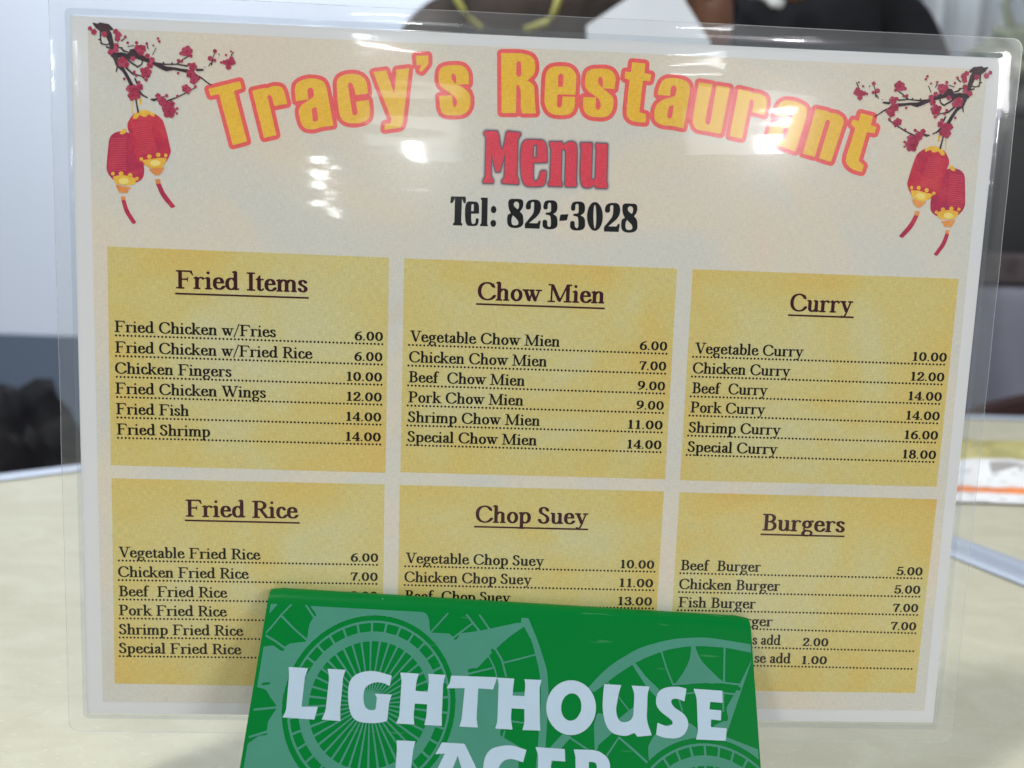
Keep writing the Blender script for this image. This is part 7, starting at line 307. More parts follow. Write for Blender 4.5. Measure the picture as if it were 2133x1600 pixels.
PANELS = [
 dict(rect=[[-130.64, 41.13], [-45.8, 40.89], [-45.72, -26.47], [-130.95, -26.29]], head='Fried Items', hx=[[-110.32, 29.29], [-70.47, 29.45]], under=[[-110.56, 27.68], [-70.16, 27.73]], rows=[
  ('Fried Chicken w/Fries', [[-128.96, 14.29], [-80.07, 15.91]], '6.00', [[-55.98, 13.96], [-47.23, 14.25]], [[-128.52, 14.3], [-47.41, 14.24]]),
  ('Fried Chicken w/Fried Rice', [[-128.94, 7.96], [-68.72, 9.89]], '6.00', [[-55.97, 7.61], [-47.3, 7.88]], [[-128.65, 7.97], [-47.44, 7.88]]),
  ('Chicken Fingers', [[-129.07, 1.5], [-93.64, 2.6]], '10.00', [[-58.18, 1.22], [-47.33, 1.56]], [[-128.56, 1.51], [-47.46, 1.55]]),
  ('Fried Chicken Wings', [[-129.12, -4.77], [-83.13, -3.39]], '12.00', [[-58.1, -5.05], [-47.3, -4.73]], [[-128.55, -4.76], [-47.45, -4.74]]),
  ('Fried Fish', [[-129.03, -11.17], [-106.75, -10.52]], '14.00', [[-58.21, -11.38], [-47.34, -11.07]], [[-128.59, -11.16], [-47.57, -11.08]]),
  ('Fried Shrimp', [[-128.94, -17.57], [-100.32, -16.76]], '14.00', [[-58.27, -17.72], [-47.38, -17.41]], [[-128.57, -17.56], [-47.53, -17.42]]),
 ]),
 dict(rect=[[-41.17, 40.86], [43.45, 40.79], [43.52, -26.22], [-41.04, -26.16]], head='Chow Mien', hx=[[-18.31, 28.97], [21.25, 29.24]], under=[[-18.7, 27.67], [21.42, 27.67]], rows=[
  ('Vegetable Chow Mien', [[-38.98, 14.3], [7.83, 15.83]], '6.00', [[33.03, 13.85], [41.77, 14.13]], [[-39.11, 14.29], [41.66, 14.13]]),
  ('Chicken Chow Mien', [[-39.07, 7.86], [4.03, 9.22]], '7.00', [[33.28, 7.55], [41.8, 7.82]], [[-39.2, 7.85], [41.57, 7.81]]),
  ('Beef  Chow Mien', [[-39.07, 1.58], [-2.67, 2.7]], '9.00', [[33.08, 1.2], [41.81, 1.46]], [[-39.16, 1.58], [41.58, 1.46]]),
  ('Pork Chow Mien', [[-39.06, -4.76], [-2.89, -3.68]], '9.00', [[33.03, -5.01], [41.75, -4.76]], [[-39.15, -4.76], [41.63, -4.76]]),
  ('Shrimp Chow Mien', [[-39.11, -11.08], [2.59, -9.87]], '11.00', [[30.68, -11.35], [41.75, -11.04]], [[-39.15, -11.08], [41.52, -11.04]]),
  ('Special Chow Mien', [[-39.1, -17.34], [1.84, -16.19]], '14.00', [[30.78, -17.72], [41.73, -17.42]], [[-39.12, -17.34], [41.53, -17.43]]),
 ]),
 dict(rect=[[48.39, 40.76], [133.35, 40.83], [132.75, -26.36], [48.39, -26.38]], head='Curry', hx=[[79.97, 28.86], [100.18, 28.95]], under=[[79.53, 27.58], [100.61, 27.57]], rows=[
  ('Vegetable Curry', [[50.59, 13.47], [85.46, 14.59]], '10.00', [[120.9, 13.19], [131.95, 13.54]], [[50.18, 13.46], [131.26, 13.52]]),
  ('Chicken Curry', [[50.3, 7.18], [81.69, 8.16]], '12.00', [[120.86, 6.81], [131.77, 7.15]], [[50.19, 7.18], [131.06, 7.13]]),
  ('Beef  Curry', [[50.47, 0.85], [74.81, 1.59]], '14.00', [[120.66, 0.52], [131.57, 0.84]], [[50.2, 0.84], [130.92, 0.82]]),
  ('Pork Curry', [[50.3, -5.31], [74.51, -4.6]], '14.00', [[120.53, -5.81], [131.49, -5.5]], [[50.14, -5.31], [130.83, -5.51]]),
  ('Shrimp Curry', [[50.12, -11.81], [80.02, -10.96]], '16.00', [[120.57, -12.09], [131.55, -11.78]], [[50.12, -11.81], [130.79, -11.81]]),
  ('Special Curry', [[50.14, -18.08], [79.41, -17.28]], '18.00', [[120.51, -18.49], [131.52, -18.19]], [[50.03, -18.08], [130.81, -18.21]]),
 ]),
 dict(rect=[[-130.82, -30.46], [-45.91, -30.2], [-45.72, -98.1], [-131.22, -97.94]], head='Fried Rice', hx=[[-108.12, -42.17], [-72.79, -41.95]], under=[[-108.37, -43.41], [-72.53, -43.4]], rows=[
  ('Vegetable Fried Rice', [[-129.2, -56.97], [-84.67, -55.98]], '6.00', [[-56.28, -56.79], [-47.54, -56.6]], [[-129.08, -56.97], [-47.95, -56.61]]),
  ('Chicken Fried Rice', [[-129.4, -63.38], [-88.37, -62.51]], '7.00', [[-56.2, -63.12], [-47.59, -62.93]], [[-129.21, -63.38], [-48.0, -62.94]]),
  ('Beef  Fried Rice', [[-129.31, -69.76], [-95.13, -69.06]], '9.00', [[-56.23, -69.48], [-47.59, -69.3]], [[-129.19, -69.75], [-47.99, -69.31]]),
  ('Pork Fried Rice', [[-129.43, -76.05], [-95.31, -75.39]], '', [[-56.15, -75.76], [-47.49, -75.59]], [[-129.22, -76.04], [-48.03, -75.6]]),
  ('Shrimp Fried Rice', [[-129.55, -82.42], [-90.11, -81.69]], '', [[-56.07, -82.07], [-47.39, -81.92]], [[-129.34, -82.41], [-48.01, -81.93]]),
  ('Special Fried Rice', [[-129.68, -88.7], [-90.75, -88.02]], '', [[-55.99, -88.34], [-47.29, -88.19]], [[-129.42, -88.69], [-48.06, -88.21]]),
 ]),
 dict(rect=[[-41.14, -30.27], [43.36, -30.17], [43.24, -97.53], [-40.89, -97.7]], head='Chop Suey', hx=[[-16.81, -41.85], [19.41, -41.69]], under=[[-17.21, -43.28], [19.49, -43.32]], rows=[
  ('Vegetable Chop Suey', [[-38.88, -56.85], [5.78, -55.87]], '10.00', [[30.63, -57.2], [41.62, -56.96]], [[-38.88, -56.85], [41.77, -56.95]]),
  ('Chicken Chop Suey', [[-39.09, -63.12], [2.02, -62.26]], '11.00', [[30.63, -63.45], [41.59, -63.23]], [[-38.93, -63.12], [41.81, -63.22]]),
  ('Beef  Chop Suey', [[-38.81, -69.37], [-4.7, -68.68]], '13.00', [[30.47, -69.59], [41.56, -69.37]], [[-38.96, -69.37], [41.93, -69.36]]),
 ]),
 dict(rect=[[48.42, -30.34], [133.28, -30.5], [132.16, -97.07], [48.35, -97.29]], head='Burgers', hx=[[76.14, -42.25], [103.5, -42.32]], under=[[75.78, -43.62], [103.61, -43.66]], rows=[
  ('Beef  Burger', [[50.3, -57.25], [76.74, -56.68]], '5.00', [[122.0, -57.49], [130.78, -57.3]], [[50.3, -57.25], [130.61, -57.3]]),
  ('Chicken Burger', [[50.16, -63.62], [83.58, -62.93]], '5.00', [[121.78, -63.75], [130.6, -63.57]], [[50.27, -63.62], [130.49, -63.57]]),
  ('Fish Burger', [[50.26, -69.78], [75.93, -69.28]], '7.00', [[121.96, -70.02], [130.46, -69.85]], [[50.26, -69.78], [130.3, -69.86]]),
  ('Burger', [[66.85, -75.21], [81.96, -74.92]], '7.00', [[121.79, -76.33], [130.38, -76.17]], [[50.2, -75.52], [130.33, -76.17]]),
  ('s add', [[75.62, -81.5], [85.18, -81.32]], '2.00', [[92.5, -83.11], [101.19, -82.95]], [[50.18, -81.95], [130.18, -82.44]]),
  ('se add', [[76.7, -87.8], [89.04, -87.59]], '1.00', [[92.82, -89.28], [101.22, -89.14]], [[50.15, -88.25], [130.19, -88.65]]),
 ]),
]

def decode(s, q=50.0):
    out = []
    for part in s.split(';'):
        v = [int(t) for t in part.split()]; x = y = 0; loop = []
        for i in range(0, len(v), 2):
            x += v[i]; y += v[i+1]; loop.append((x/q, y/q))
        out.append(loop)
    return out
def inside(p, loops):
    c = False; x, y = p
    for l in loops:
        for i in range(len(l)):
            ax, ay = l[i-1]; bx, by = l[i]
            if (ay > y) != (by > y) and x < ax + (y-ay)*(bx-ax)/(by-ay): c = not c
    return c
def groups(loops):
    """split independent islands so that triangulation stays cheap: outer loops with the holes they hold"""
    def area(l): return sum(l[i-1][0]*l[i][1]-l[i][0]*l[i-1][1] for i in range(len(l)))/2
    order = sorted(range(len(loops)), key=lambda i: -abs(area(loops[i])))
    bbs = [(min(p[0] for p in l), min(p[1] for p in l), max(p[0] for p in l), max(p[1] for p in l)) for l in loops]
    depth = {}; res = {}
    for i in order:
        p = loops[i][0]
        cont = [j for j in depth if bbs[j][0] <= p[0] <= bbs[j][2] and bbs[j][1] <= p[1] <= bbs[j][3] and inside(p, [loops[j]])]
        depth[i] = len(cont)
        if len(cont) % 2 == 0: res[i] = [loops[i]]
        else:
            par = max(cont, key=lambda j: depth[j]); res[par].append(loops[i])
    return list(res.values())
def fill(loops, simple_groups=True):
    """triangulate flat outlines with holes -> 2D verts, faces"""
    vs = []; fs = []
    for g in (groups(loops) if simple_groups else [loops]):
        pts = []; fc = []
        for l in g:
            b = len(pts); pts += [V(p) for p in l]; fc.append(list(range(b, b+len(l))))
        ov, oe, of, *_ = delaunay_2d_cdt(pts, [], fc, 1, 1e-5)
        b = len(vs); vs += [(p.x, p.y) for p in ov]
        for f in of:
            cx = sum(ov[i].x for i in f)/3; cy = sum(ov[i].y for i in f)/3
            if inside((cx, cy), g): fs.append(tuple(b+i for i in f))
    return vs, fs
MM = 0.001
def print_mesh(name, loops, z, m, parent, mirror=None):
    vs, fs = fill(loops)
    if mirror is not None:
        vs = [(mirror[0]-x, y+mirror[1]) for x, y in vs]; fs = [f[::-1] for f in fs]
    fs2 = []
    for f in fs:
        a, b, c = (vs[i] for i in f)
        fs2.append(f if (b[0]-a[0])*(c[1]-a[1])-(b[1]-a[1])*(c[0]-a[0]) > 0 else f[::-1])
    return mesh(name, [(x*MM, y*MM, z*MM) for x, y in vs], fs2, m, parent)
GL = {}
def glyph(ch):
    if ch not in GL:
        adv, s = FONT[ch]; GL[ch] = (adv, *fill(decode(s, 10.0)))
    return GL[ch]
def text_mesh(name, s, p0, p1, cap, z, m, parent):
    """one line of serif lettering from p0 to p1 (mm, on the baseline), capitals cap mm high"""
    pen = 0; items = []
    for i, ch in enumerate(s):
        if ch == ' ': pen += 34; continue
        adv, gv, gf = glyph(ch); items.append((pen, gv, gf)); last = max(v[0] for v in gv); end = pen+last; pen += adv
    x_min = min(v[0] for v in items[0][1]); w = end - x_min
    d = V((p1[0]-p0[0], p1[1]-p0[1])); ln = d.length; d.normalize(); n = V((-d.y, d.x)); k = ln/w; c = cap/100
    vs = []; fs = []
    for pn, gv, gf in items:
        b = len(vs)
        for x, y in gv:
            q = V(p0) + d*((pn+x-x_min)*k) + n*(y*c); vs.append((q.x*MM, q.y*MM, z*MM))
        for f in gf:
            a, e, g = (gv[i] for i in f)
            up = (e[0]-a[0])*(g[1]-a[1])-(e[1]-a[1])*(g[0]-a[0]) > 0
            fs.append(tuple(b+i for i in (f if up else f[::-1])))
    return mesh(name, vs, fs, m, parent)

# ================================================================ laminated menu
M_AX = Matrix(((0.999099, 0.00065, 0.042444), (0.042273, 0.075771, -0.996229), (-0.003863, 0.997125, 0.075675)))
menu = empty('laminated_menu', Matrix.Translation((0.006684, 0.253991, 0.135922)) @ M_AX.to_4x4())
tag(menu, "laminated restaurant menu on beige paper standing upright behind the green plastic holder", 'menu')
def quad_sheet(name, c, z, m, parent, sub=1):
    """flat four-cornered sheet, corners TL TR BR BL in mm"""
    tl, tr, br, bl = [V(p) for p in c]; vs = []; fs = []
    for j in range(sub+1):
        for i in range(sub+1):
            u, v = i/sub, j/sub
            p = (bl*(1-u)+br*u)*(1-v)+(tl*(1-u)+tr*u)*v; vs.append((p.x*MM, p.y*MM, z*MM))
    for j in range(sub):
        for i in range(sub): a = j*(sub+1)+i; fs.append((a, a+1, a+sub+2, a+sub+1))
    return mesh(name, vs, fs, m, parent)
PC = [(-139.9, 107.6), (140.2, 108.3), (139.3, -107.5), (-140.2, -108.1)]
pv = [(x*MM, y*MM, 0) for x, y in PC]+[(x*MM, y*MM, -0.0002) for x, y in PC]
mesh('paper_sheet', pv, [(3, 2, 1, 0), (4, 5, 6, 7), (0, 1, 5, 4), (1, 2, 6, 5), (2, 3, 7, 6), (3, 0, 4, 7)], PAPER, menu)
quad_sheet('beige_background', [(-134.9, 104.4), (136.0, 104.7), (136.0, -103.3), (-135.1, -104.2)], 0.03, BEIGE, menu)
ttl = print_mesh('title_lettering', decode(ART['title_fill']), 0.09, TITLE_GOLD, menu)
print_mesh('outline', decode(ART['title_outline']), 0.06, TITLE_RED, ttl)
mw = print_mesh('menu_lettering', decode(ART['menu_word']), 0.13, MENU_RED, menu)
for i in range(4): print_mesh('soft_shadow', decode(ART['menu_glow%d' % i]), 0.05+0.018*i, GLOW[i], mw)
print_mesh('telephone_lettering', decode(ART['tel']), 0.06, TELINK, menu)
def lantern_picture(mirror):
    e = empty('lantern_picture'); e.parent = menu
    P = {k: decode(v) for k, v in PICTURE.items()}
    for nm, key, z, m in (('string', 'string', .070, GOLD), ('lantern', 'lantern_far', .080, LANT_D), ('rib', 'rib_far', .090, RIB), ('gold_trim', 'gold_far', .100, GOLD),
                          ('lantern', 'lantern_near', .110, LANT), ('rib', 'rib_near', .120, RIB), ('gold_trim', 'gold_near', .130, GOLD), ('bottom_cap', 'base_far', .105, ORANGE),
                          ('bottom_cap', 'base_near', .135, ORANGE), ('glow_spot', 'glow', .145, GLOWY), ('tassel', 'tassel_far', .080, LANT_D), ('tassel', 'tassel_near', .080, LANT_D),
                          ('tassel_band', 'band', .090, ORANGE), ('branch', 'branch', .150, BRANCH), ('blossom', 'blossom', .160, BLOSSOM), ('blossom_centre', 'blossom_centre', .170, BLOSSOM_D)):
        print_mesh(nm, P[key], z, m, e, mirror)
lantern_picture(None)
lantern_picture((2.7, -0.4))
for k, p in enumerate(PANELS):
    pn = quad_sheet('menu_section', p['rect'], 0.045, YELLOW[k], menu)
    pn['label'] = 'yellow menu section headed ' + p['head']
    text_mesh('heading', p['head'], p['hx'][0], p['hx'][1], 5.45, 0.075, MAROON, pn)
    a, b = V(p['under'][0]), V(p['under'][1]); n = V((-(b-a).y, (b-a).x)).normalized()*0.27
    mesh('underline', [(q.x*MM, q.y*MM, 0.085*MM) for q in (a-n, b-n, b+n, a+n)], [(0, 1, 2, 3)], MAROON, pn)
    for t, tx, pr, px, dd in p['rows']:
        d0, d1 = V(dd[0]), V(dd[1]); dr = (d1-d0).normalized(); nn = V((-dr.y, dr.x))
        def base(x):      # baseline point above the dotted rule at this x
            return d0 + dr*((x-d0.x)/dr.x) + nn*1.05
        text_mesh('item_text', t, base(tx[0][0]), base(tx[1][0]), 3.45, 0.075, INK, pn)
        if pr: text_mesh('price_text', pr, base(px[0][0])-nn*0.1, base(px[1][0])-nn*0.1, 3.45, 0.075, INK, pn)
        ln = (d1-d0).length; nd = int(ln/1.155); vs = []; fs = []
        for i in range(nd+1):
            c = d0+dr*(ln*i/nd); b0 = len(vs)
            for j in range(8):
                an = j*math.pi/4; vs.append(((c.x+.35*math.cos(an))*MM, (c.y+.35*math.sin(an))*MM, 0.065*MM))
            fs.append(tuple(range(b0, b0+8)))
        mesh('dotted_rule', vs, fs, INK, pn)
# laminate: two welded sheets that bridge over the paper edge, rounded outer corners
FX0, FX1, FY0, FY1, FR = -146.0, 146.2, -114.5, 114.3, 3.2
def sgn_rr(x, y, hx, hy, cx, cy, r):
    qx = abs(x-cx)-hx+r; qy = abs(y-cy)-hy+r
    return math.hypot(max(qx, 0), max(qy, 0))+min(max(qx, qy), 0)-r
def film_sheet(name, side):
    cx, cy = (FX0+FX1)/2, (FY0+FY1)/2; hx, hy = (FX1-FX0)/2, (FY1-FY0)/2
    # concentric rounded rings from the outer edge inwards, then one sheet over the paper
    offs = [0, 1.5, 3.0, 4.5, 5.1, 5.7, 6.3, 6.8, 8.0]
    def ring(o, n=10):
        r = max(FR-o*0.3, 1.2); pts = []; a, b = hx-o, hy-o
        # long edges get extra points so the ripple shows in the outline
        for qx, qy, a0 in ((1, 1, 0), (-1, 1, 90), (-1, -1, 180), (1, -1, 270)):
            for i in range(n+1):
                t = math.radians(a0+90*i/n); pts.append((cx+qx*(a-r)+r*math.cos(t), cy+qy*(b-r)+r*math.sin(t)))
            nxt = {0: (-1, 1), 90: (-1, -1), 180: (1, -1), 270: (1, 1)}[a0]
            p = pts[-1]; t = math.radians(a0+90); q = (cx+nxt[0]*(a-r)+r*math.cos(t), cy+nxt[1]*(b-r)+r*math.sin(t))
            for i in range(1, 24): pts.append((p[0]+(q[0]-p[0])*i/24, p[1]+(q[1]-p[1])*i/24))
        return pts
    prof = {0: .02, 1.5: .03, 3.0: .05, 4.5: .09, 5.1: .17, 5.7: .27, 6.3: .33, 6.8: .35, 8.0: .36}
    vs = []; fs = []; mi = []
    for o in offs:
        for x, y in ring(o):
            w = noise.noise(V((x*.05, y*.05, 3.1)))*(.10 if 4 < o < 6.5 else .03)
            if o == 0: x += 0.22*noise.noise(V((x*.06, y*.06, 9.0))); y += 0.22*noise.noise(V((x*.06, y*.06, 19.0)))
            z = prof[o]+w; vs.append((x*MM, y*MM, (z if side > 0 else -.2-z)*MM))
    n = len(vs)//len(offs)
    for k in range(len(offs)-1):
        for i in range(n):
            a, b = k*n+i, k*n+(i+1) % n
            fs.append((a, b, b+n, a+n) if side > 0 else (a, a+n, b+n, b)); mi.append(2 if 3 <= k <= 5 else (1 if k < 6 else 0))
    last = list(range((len(offs)-1)*n, len(offs)*n))
    c = len(vs); vs.append((cx*MM, cy*MM, (.36 if side > 0 else -.56)*MM))
    for i in range(n):
        a, b = last[i], last[(i+1) % n]; fs.append((a, b, c) if side > 0 else (b, a, c)); mi.append(0)
    o = mesh(name, vs, fs, [FILM, FILM_M, FILM_S], menu, False)
    for p, q in zip(o.data.polygons, mi): p.material_index = q; p.use_smooth = q != 0
    return o, [vs[i] for i in range(n)]
ff, rim1 = film_sheet('front_film', 1)
bf, rim2 = film_sheet('back_film', -1)
n = len(rim1); inn = []
for (x, y, z) in rim1:
    s = 1-0.22/146; inn.append((x*s, y*s*(1-0.0004), z+0.00006))
vs = [(x, y, z+0.00006) for x, y, z in rim1]+inn+[(x, y, z) for x, y, z in rim2]
fs = [(i, (i+1) % n, n+(i+1) % n, n+i) for i in range(n)]+[(i, 2*n+i, 2*n+(i+1) % n, (i+1) % n) for i in range(n)]
mesh('film_edge', vs, fs, RIM, menu)

# ================================================================ green holder
HX, HY, HN = V((0.998144, 0.038971, -0.046797)), V((0.015603, 0.579128, 0.815087)), V((0.058866, -0.814305, 0.577445))
H_AX = Matrix((HX, HY, HN)).transposed()
HO = V((0.002865, 0.244316, 0.070158))
holder = empty('green_holder', Matrix.Translation(HO) @ H_AX.to_4x4())
tag(holder, 'green plastic advertising holder with white lettering in front of the menu', 'menu holder')
GREEN, nt, b = new_mat('green_acrylic')
b.inputs['Base Color'].default_value = (0.0, 0.175, 0.03, 1); b.inputs['Specular IOR Level'].default_value = 0.10; b.inputs['Roughness'].default_value = 0.22
b.inputs['Coat Weight'].default_value = 0.0; b.inputs['Coat Roughness'].default_value = 0.12
b.inputs['Subsurface Weight'].default_value = 0.0
tc = nt.nodes.new('ShaderNodeTexCoord'); nn_ = nt.nodes.new('ShaderNodeTexNoise'); nn_.inputs['Scale'].default_value = 25; nn_.inputs['Detail'].default_value = 5
nt.links.new(tc.outputs['Object'], nn_.inputs['Vector'])
rr = nt.nodes.new('ShaderNodeMapRange'); rr.inputs['To Min'].default_value = 0.25; rr.inputs['To Max'].default_value = 0.42
nt.links.new(nn_.outputs['Fac'], rr.inputs['Value']); nt.links.new(rr.outputs['Result'], b.inputs['Roughness'])
TEAL = simple('teal_ink', (0.058, 0.245, 0.175), 0.4, 0.2, noise_amt=0.06, nscale=60, bump=0.05, bscale=900)
WHITE_INK = simple('white_ink', (0.43, 0.56, 0.68), 0.4, 0.3, noise_amt=0.03, nscale=90)
flecks(GREEN, (0.05, 0.24, 0.10), 40, 0.66, 0.6, (1, 12, 1), 0.6)
flecks(GREEN, (0.20, 0.42, 0.28), 420, 0.735, 0.8)
flecks(TEAL, (0.02, 0.10, 0.07), 380, 0.73, 0.7); flecks(TEAL, (0.10, 0.30, 0.22), 50, 0.68, 0.5, (1, 14, 1), -0.7)
flecks(WHITE_INK, (0.16, 0.24, 0.26), 330, 0.72, 0.6)
# profile in (y along the panel, n out of it), local frame of the sloping front
GW = 76.8
def world_to_local(p): return H_AX.transposed() @ (V(p)-HO)
def front_len(x): return (HO.z + HX.z*x*MM)/HY.z/MM - 0.4
def profile(x):
    """outer skin from the table up the front, over the fold and down behind it; (y, n) mm"""
    L = front_len(x); pts = [(-L, 0)]
    for q in (-70, -50, -30, -15, -6): pts.append((q, 0))
    # fold: quarter-and-a-bit round, then down the menu face
    r = 4.2; c = (-3.5, -r)
    for k in range(11):
        a = math.radians(90-14.5*k); pts.append((c[0]+r*math.cos(a)*1.0, c[1]+r*math.sin(a)))
    dx, dy = pts[-1][0]-pts[-2][0], pts[-1][1]-pts[-2][1]; l = math.hypot(dx, dy)
    # rear wall drops parallel to the menu
    down = H_AX.transposed() @ V((0, -0.072, -0.997)); e = pts[-1]
    for q in (12, 28, 42): pts.append((e[0]+down.y*q, e[1]+down.z*q))
    return pts
def thicken(pts, t):
    out = []
    for i, p in enumerate(pts):
        a = pts[max(i-1, 0)]; c = pts[min(i+1, len(pts)-1)]
        dx, dy = c[0]-a[0], c[1]-a[1]; l = math.hypot(dx, dy) or 1
        out.append((p[0]+dy/l*t, p[1]-dx/l*t))
    return out
vs = []; fs = []; cols = []
NX = 40
def round_top(x, y):      # right-hand and left-hand top corners are slightly rounded
    return x
for i in range(NX+1):
    x = -GW+2*GW*i/NX; o = profile(x); inn = thicken(o, 2.6); cols.append((len(vs), len(o)))
    for (y, n_) in o+inn[::-1]:
        ex = abs(x)/GW; yy = y
        if y > -8 and ex > 0.985: yy = y-0.5*(ex-0.985)/0.015
        vs.append((x*MM, yy*MM, n_*MM))
m_ = cols[0][1]*2
for i in range(NX):
    a, b2 = cols[i][0], cols[i+1][0]
    for j in range(m_): fs.append((a+j, b2+j, b2+(j+1) % m_, a+(j+1) % m_))
half = m_//2
for side in (0, NX):
    a = cols[side][0]
    for j in range(half-1): fs.append((a+j, a+j+1, a+m_-2-j, a+m_-1-j))
bodyo = mesh('bent_panel', vs, fs, GREEN, holder, True)
bmx = bmesh.new(); bmx.from_mesh(bodyo.data); bmesh.ops.recalc_face_normals(bmx, faces=bmx.faces[:]); bmx.to_mesh(bodyo.data); bmx.free()
md = bodyo.modifiers.new('edge_split', 'EDGE_SPLIT'); md.split_angle = math.radians(50)
pt = print_mesh('teal_pattern', decode(ART['teal']), 0.07, TEAL, holder)
print_mesh('white_lettering', decode(ART['word_lighthouse']), 0.14, WHITE_INK, holder)
print_mesh('white_lettering', decode(ART['word_lager']), 0.14, WHITE_INK, holder)
# rear ledge the menu stands on, hidden behind the front
bm = bmesh.new()
box_bm(bm, (0.004, 0.252, 0.0195), (0.140, 0.018, 0.003), bev=0.0006)
box_bm(bm, (0.004, 0.262, 0.030), (0.140, 0.003, 0.024), bev=0.0006)
box_bm(bm, (0.004, 0.262, 0.0095), (0.140, 0.003, 0.017), bev=0.0006)
lo = from_bm('rear_ledge', bm, GREEN, holder); lo.matrix_parent_inverse = holder.matrix_world.inverted()

# ================================================================ tables
TOP = simple('cream_laminate', (0.66, 0.64, 0.50), 0.35, 0.4, noise_amt=0.05, nscale=45)
nt = TOP.node_tree; b = nt.nodes['Principled BSDF']
tc = nt.nodes.new('ShaderNodeTexCoord'); mp = nt.nodes.new('ShaderNodeMapping'); mp.inputs['Scale'].default_value = (14, 30, 10); mp.inputs['Rotation'].default_value = (0, 0, 0.5)
nt.links.new(tc.outputs['Object'], mp.inputs['Vector'])
n1 = nt.nodes.new('ShaderNodeTexNoise'); n1.inputs['Scale'].default_value = 1.6; n1.inputs['Detail'].default_value = 9; n1.inputs['Distortion'].default_value = 1.6
nt.links.new(mp.outputs['Vector'], n1.inputs['Vector'])
r = nt.nodes.new('ShaderNodeValToRGB'); r.color_ramp.elements[0].position = 0.34; r.color_ramp.elements[1].position = 0.66
r.color_ramp.elements[0].color = (0.49, 0.475, 0.36, 1); r.color_ramp.elements[1].color = (0.55, 0.54, 0.425, 1)
nt.links.new(n1.outputs['Fac'], r.inputs['Fac']); nt.links.new(r.outputs['Color'], b.inputs['Base Color'])
flecks(TOP, (0.44, 0.43, 0.35), 420, 0.60, 0.35); flecks(TOP, (0.72, 0.71, 0.60), 300, 0.62, 0.4, (1, 2.2, 1), 0.4)
flecks(TOP, (0.20, 0.17, 0.12), 260, 0.735, 0.7)
STEEL = simple('brushed_aluminium', (0.42, 0.48, 0.58), 0.45, 0.5, metal=0.25)
DARK = simple('dark_gap', (0.03, 0.03, 0.035), 0.7)
def table(name, corners, label, group=None):
    """corners counter-clockwise; top, aluminium edging, underside frame and legs"""
    t = empty(name, loc=(0, 0, -0.75)); tag(t, label, 'table', group)
    inv = Matrix.Translation((0, 0, 0.75))
    c = [V((x, y, 0)) for x, y in corners]; ctr = sum(c, V())/4
    vs = c+[p-V((0, 0, 0.028)) for p in c]
    o = mesh('tabletop', vs, [(0, 1, 2, 3), (7, 6, 5, 4)]+[(i, i+4, (i+1) % 4+4, (i+1) % 4) for i in range(4)], TOP, t); o.matrix_parent_inverse = inv
    for i in range(4):
        a, b_ = c[i], c[(i+1) % 4]; d = (b_-a).normalized(); nrm = V((d.y, -d.x, 0))
        # rounded metal edging, profile swept along the side
        prof = [(-0.001, 0.0010), (0.003, 0.0026), (0.008, 0.0030), (0.0125, 0.0022), (0.0150, -0.002), (0.0155, -0.012), (0.0145, -0.024), (0.011, -0.029), (0.0, -0.030)]
        vv = []; 
        for e in (a-d*0.0, b_+d*0.0):
            for u, z in prof: vv.append(e+nrm*u+V((0, 0, z)))
        k = len(prof); ff_ = [(j, j+1, k+j+1, k+j) for j in range(k-1)]+[tuple(range(k))[::-1], tuple(range(k, 2*k))]
        e_ = mesh('metal_edging', vv, ff_, STEEL, t, False); e_.matrix_parent_inverse = inv
        cp = tube('corner_cap', [a+V((0, 0, -0.030)), a+V((0, 0, -0.002)), a+V((0, 0, 0.0016))], [0.0140, 0.0140, 0.0085], STEEL, t, 16); cp.matrix_parent_inverse = inv
    for p in c:
        q = p+(ctr-p)*0.14
        l = tube('leg', [q+V((0, 0, -0.03)), q+V((0, 0, -0.748))], 0.018, STEEL, t, 12); l.matrix_parent_inverse = inv
    return t
P0 = V((0.0742, 0.846)); dl = (V((0.0742, 0.846))-V((-0.354, 0.548))).normalized(); dr_ = (V((0.289, 0.430))-V((0.0742, 0.846))).normalized()
a = P0; b_ = P0-dl*1.25; c_ = b_+dr_*1.15; d_ = P0+dr_*1.15
table('near_table', [(a.x, a.y), (b_.x, b_.y), (c_.x, c_.y), (d_.x, d_.y)], 'cream table with aluminium edging under the menu and the green holder', None)
nd_ = V((-dr_.y, dr_.x)); 
if nd_.x < 0: nd_ = -nd_
q0 = P0+nd_*0.042-dr_*0.06; q1 = q0+dr_*1.2; q2 = q1+nd_*0.75; 
table('far_table', [(q1.x, q1.y), (0.98, 0.20), (1.05, 0.872), (0.10, 0.855)], 'cream table with aluminium edging beyond the menu, gold packet lying on it', None)

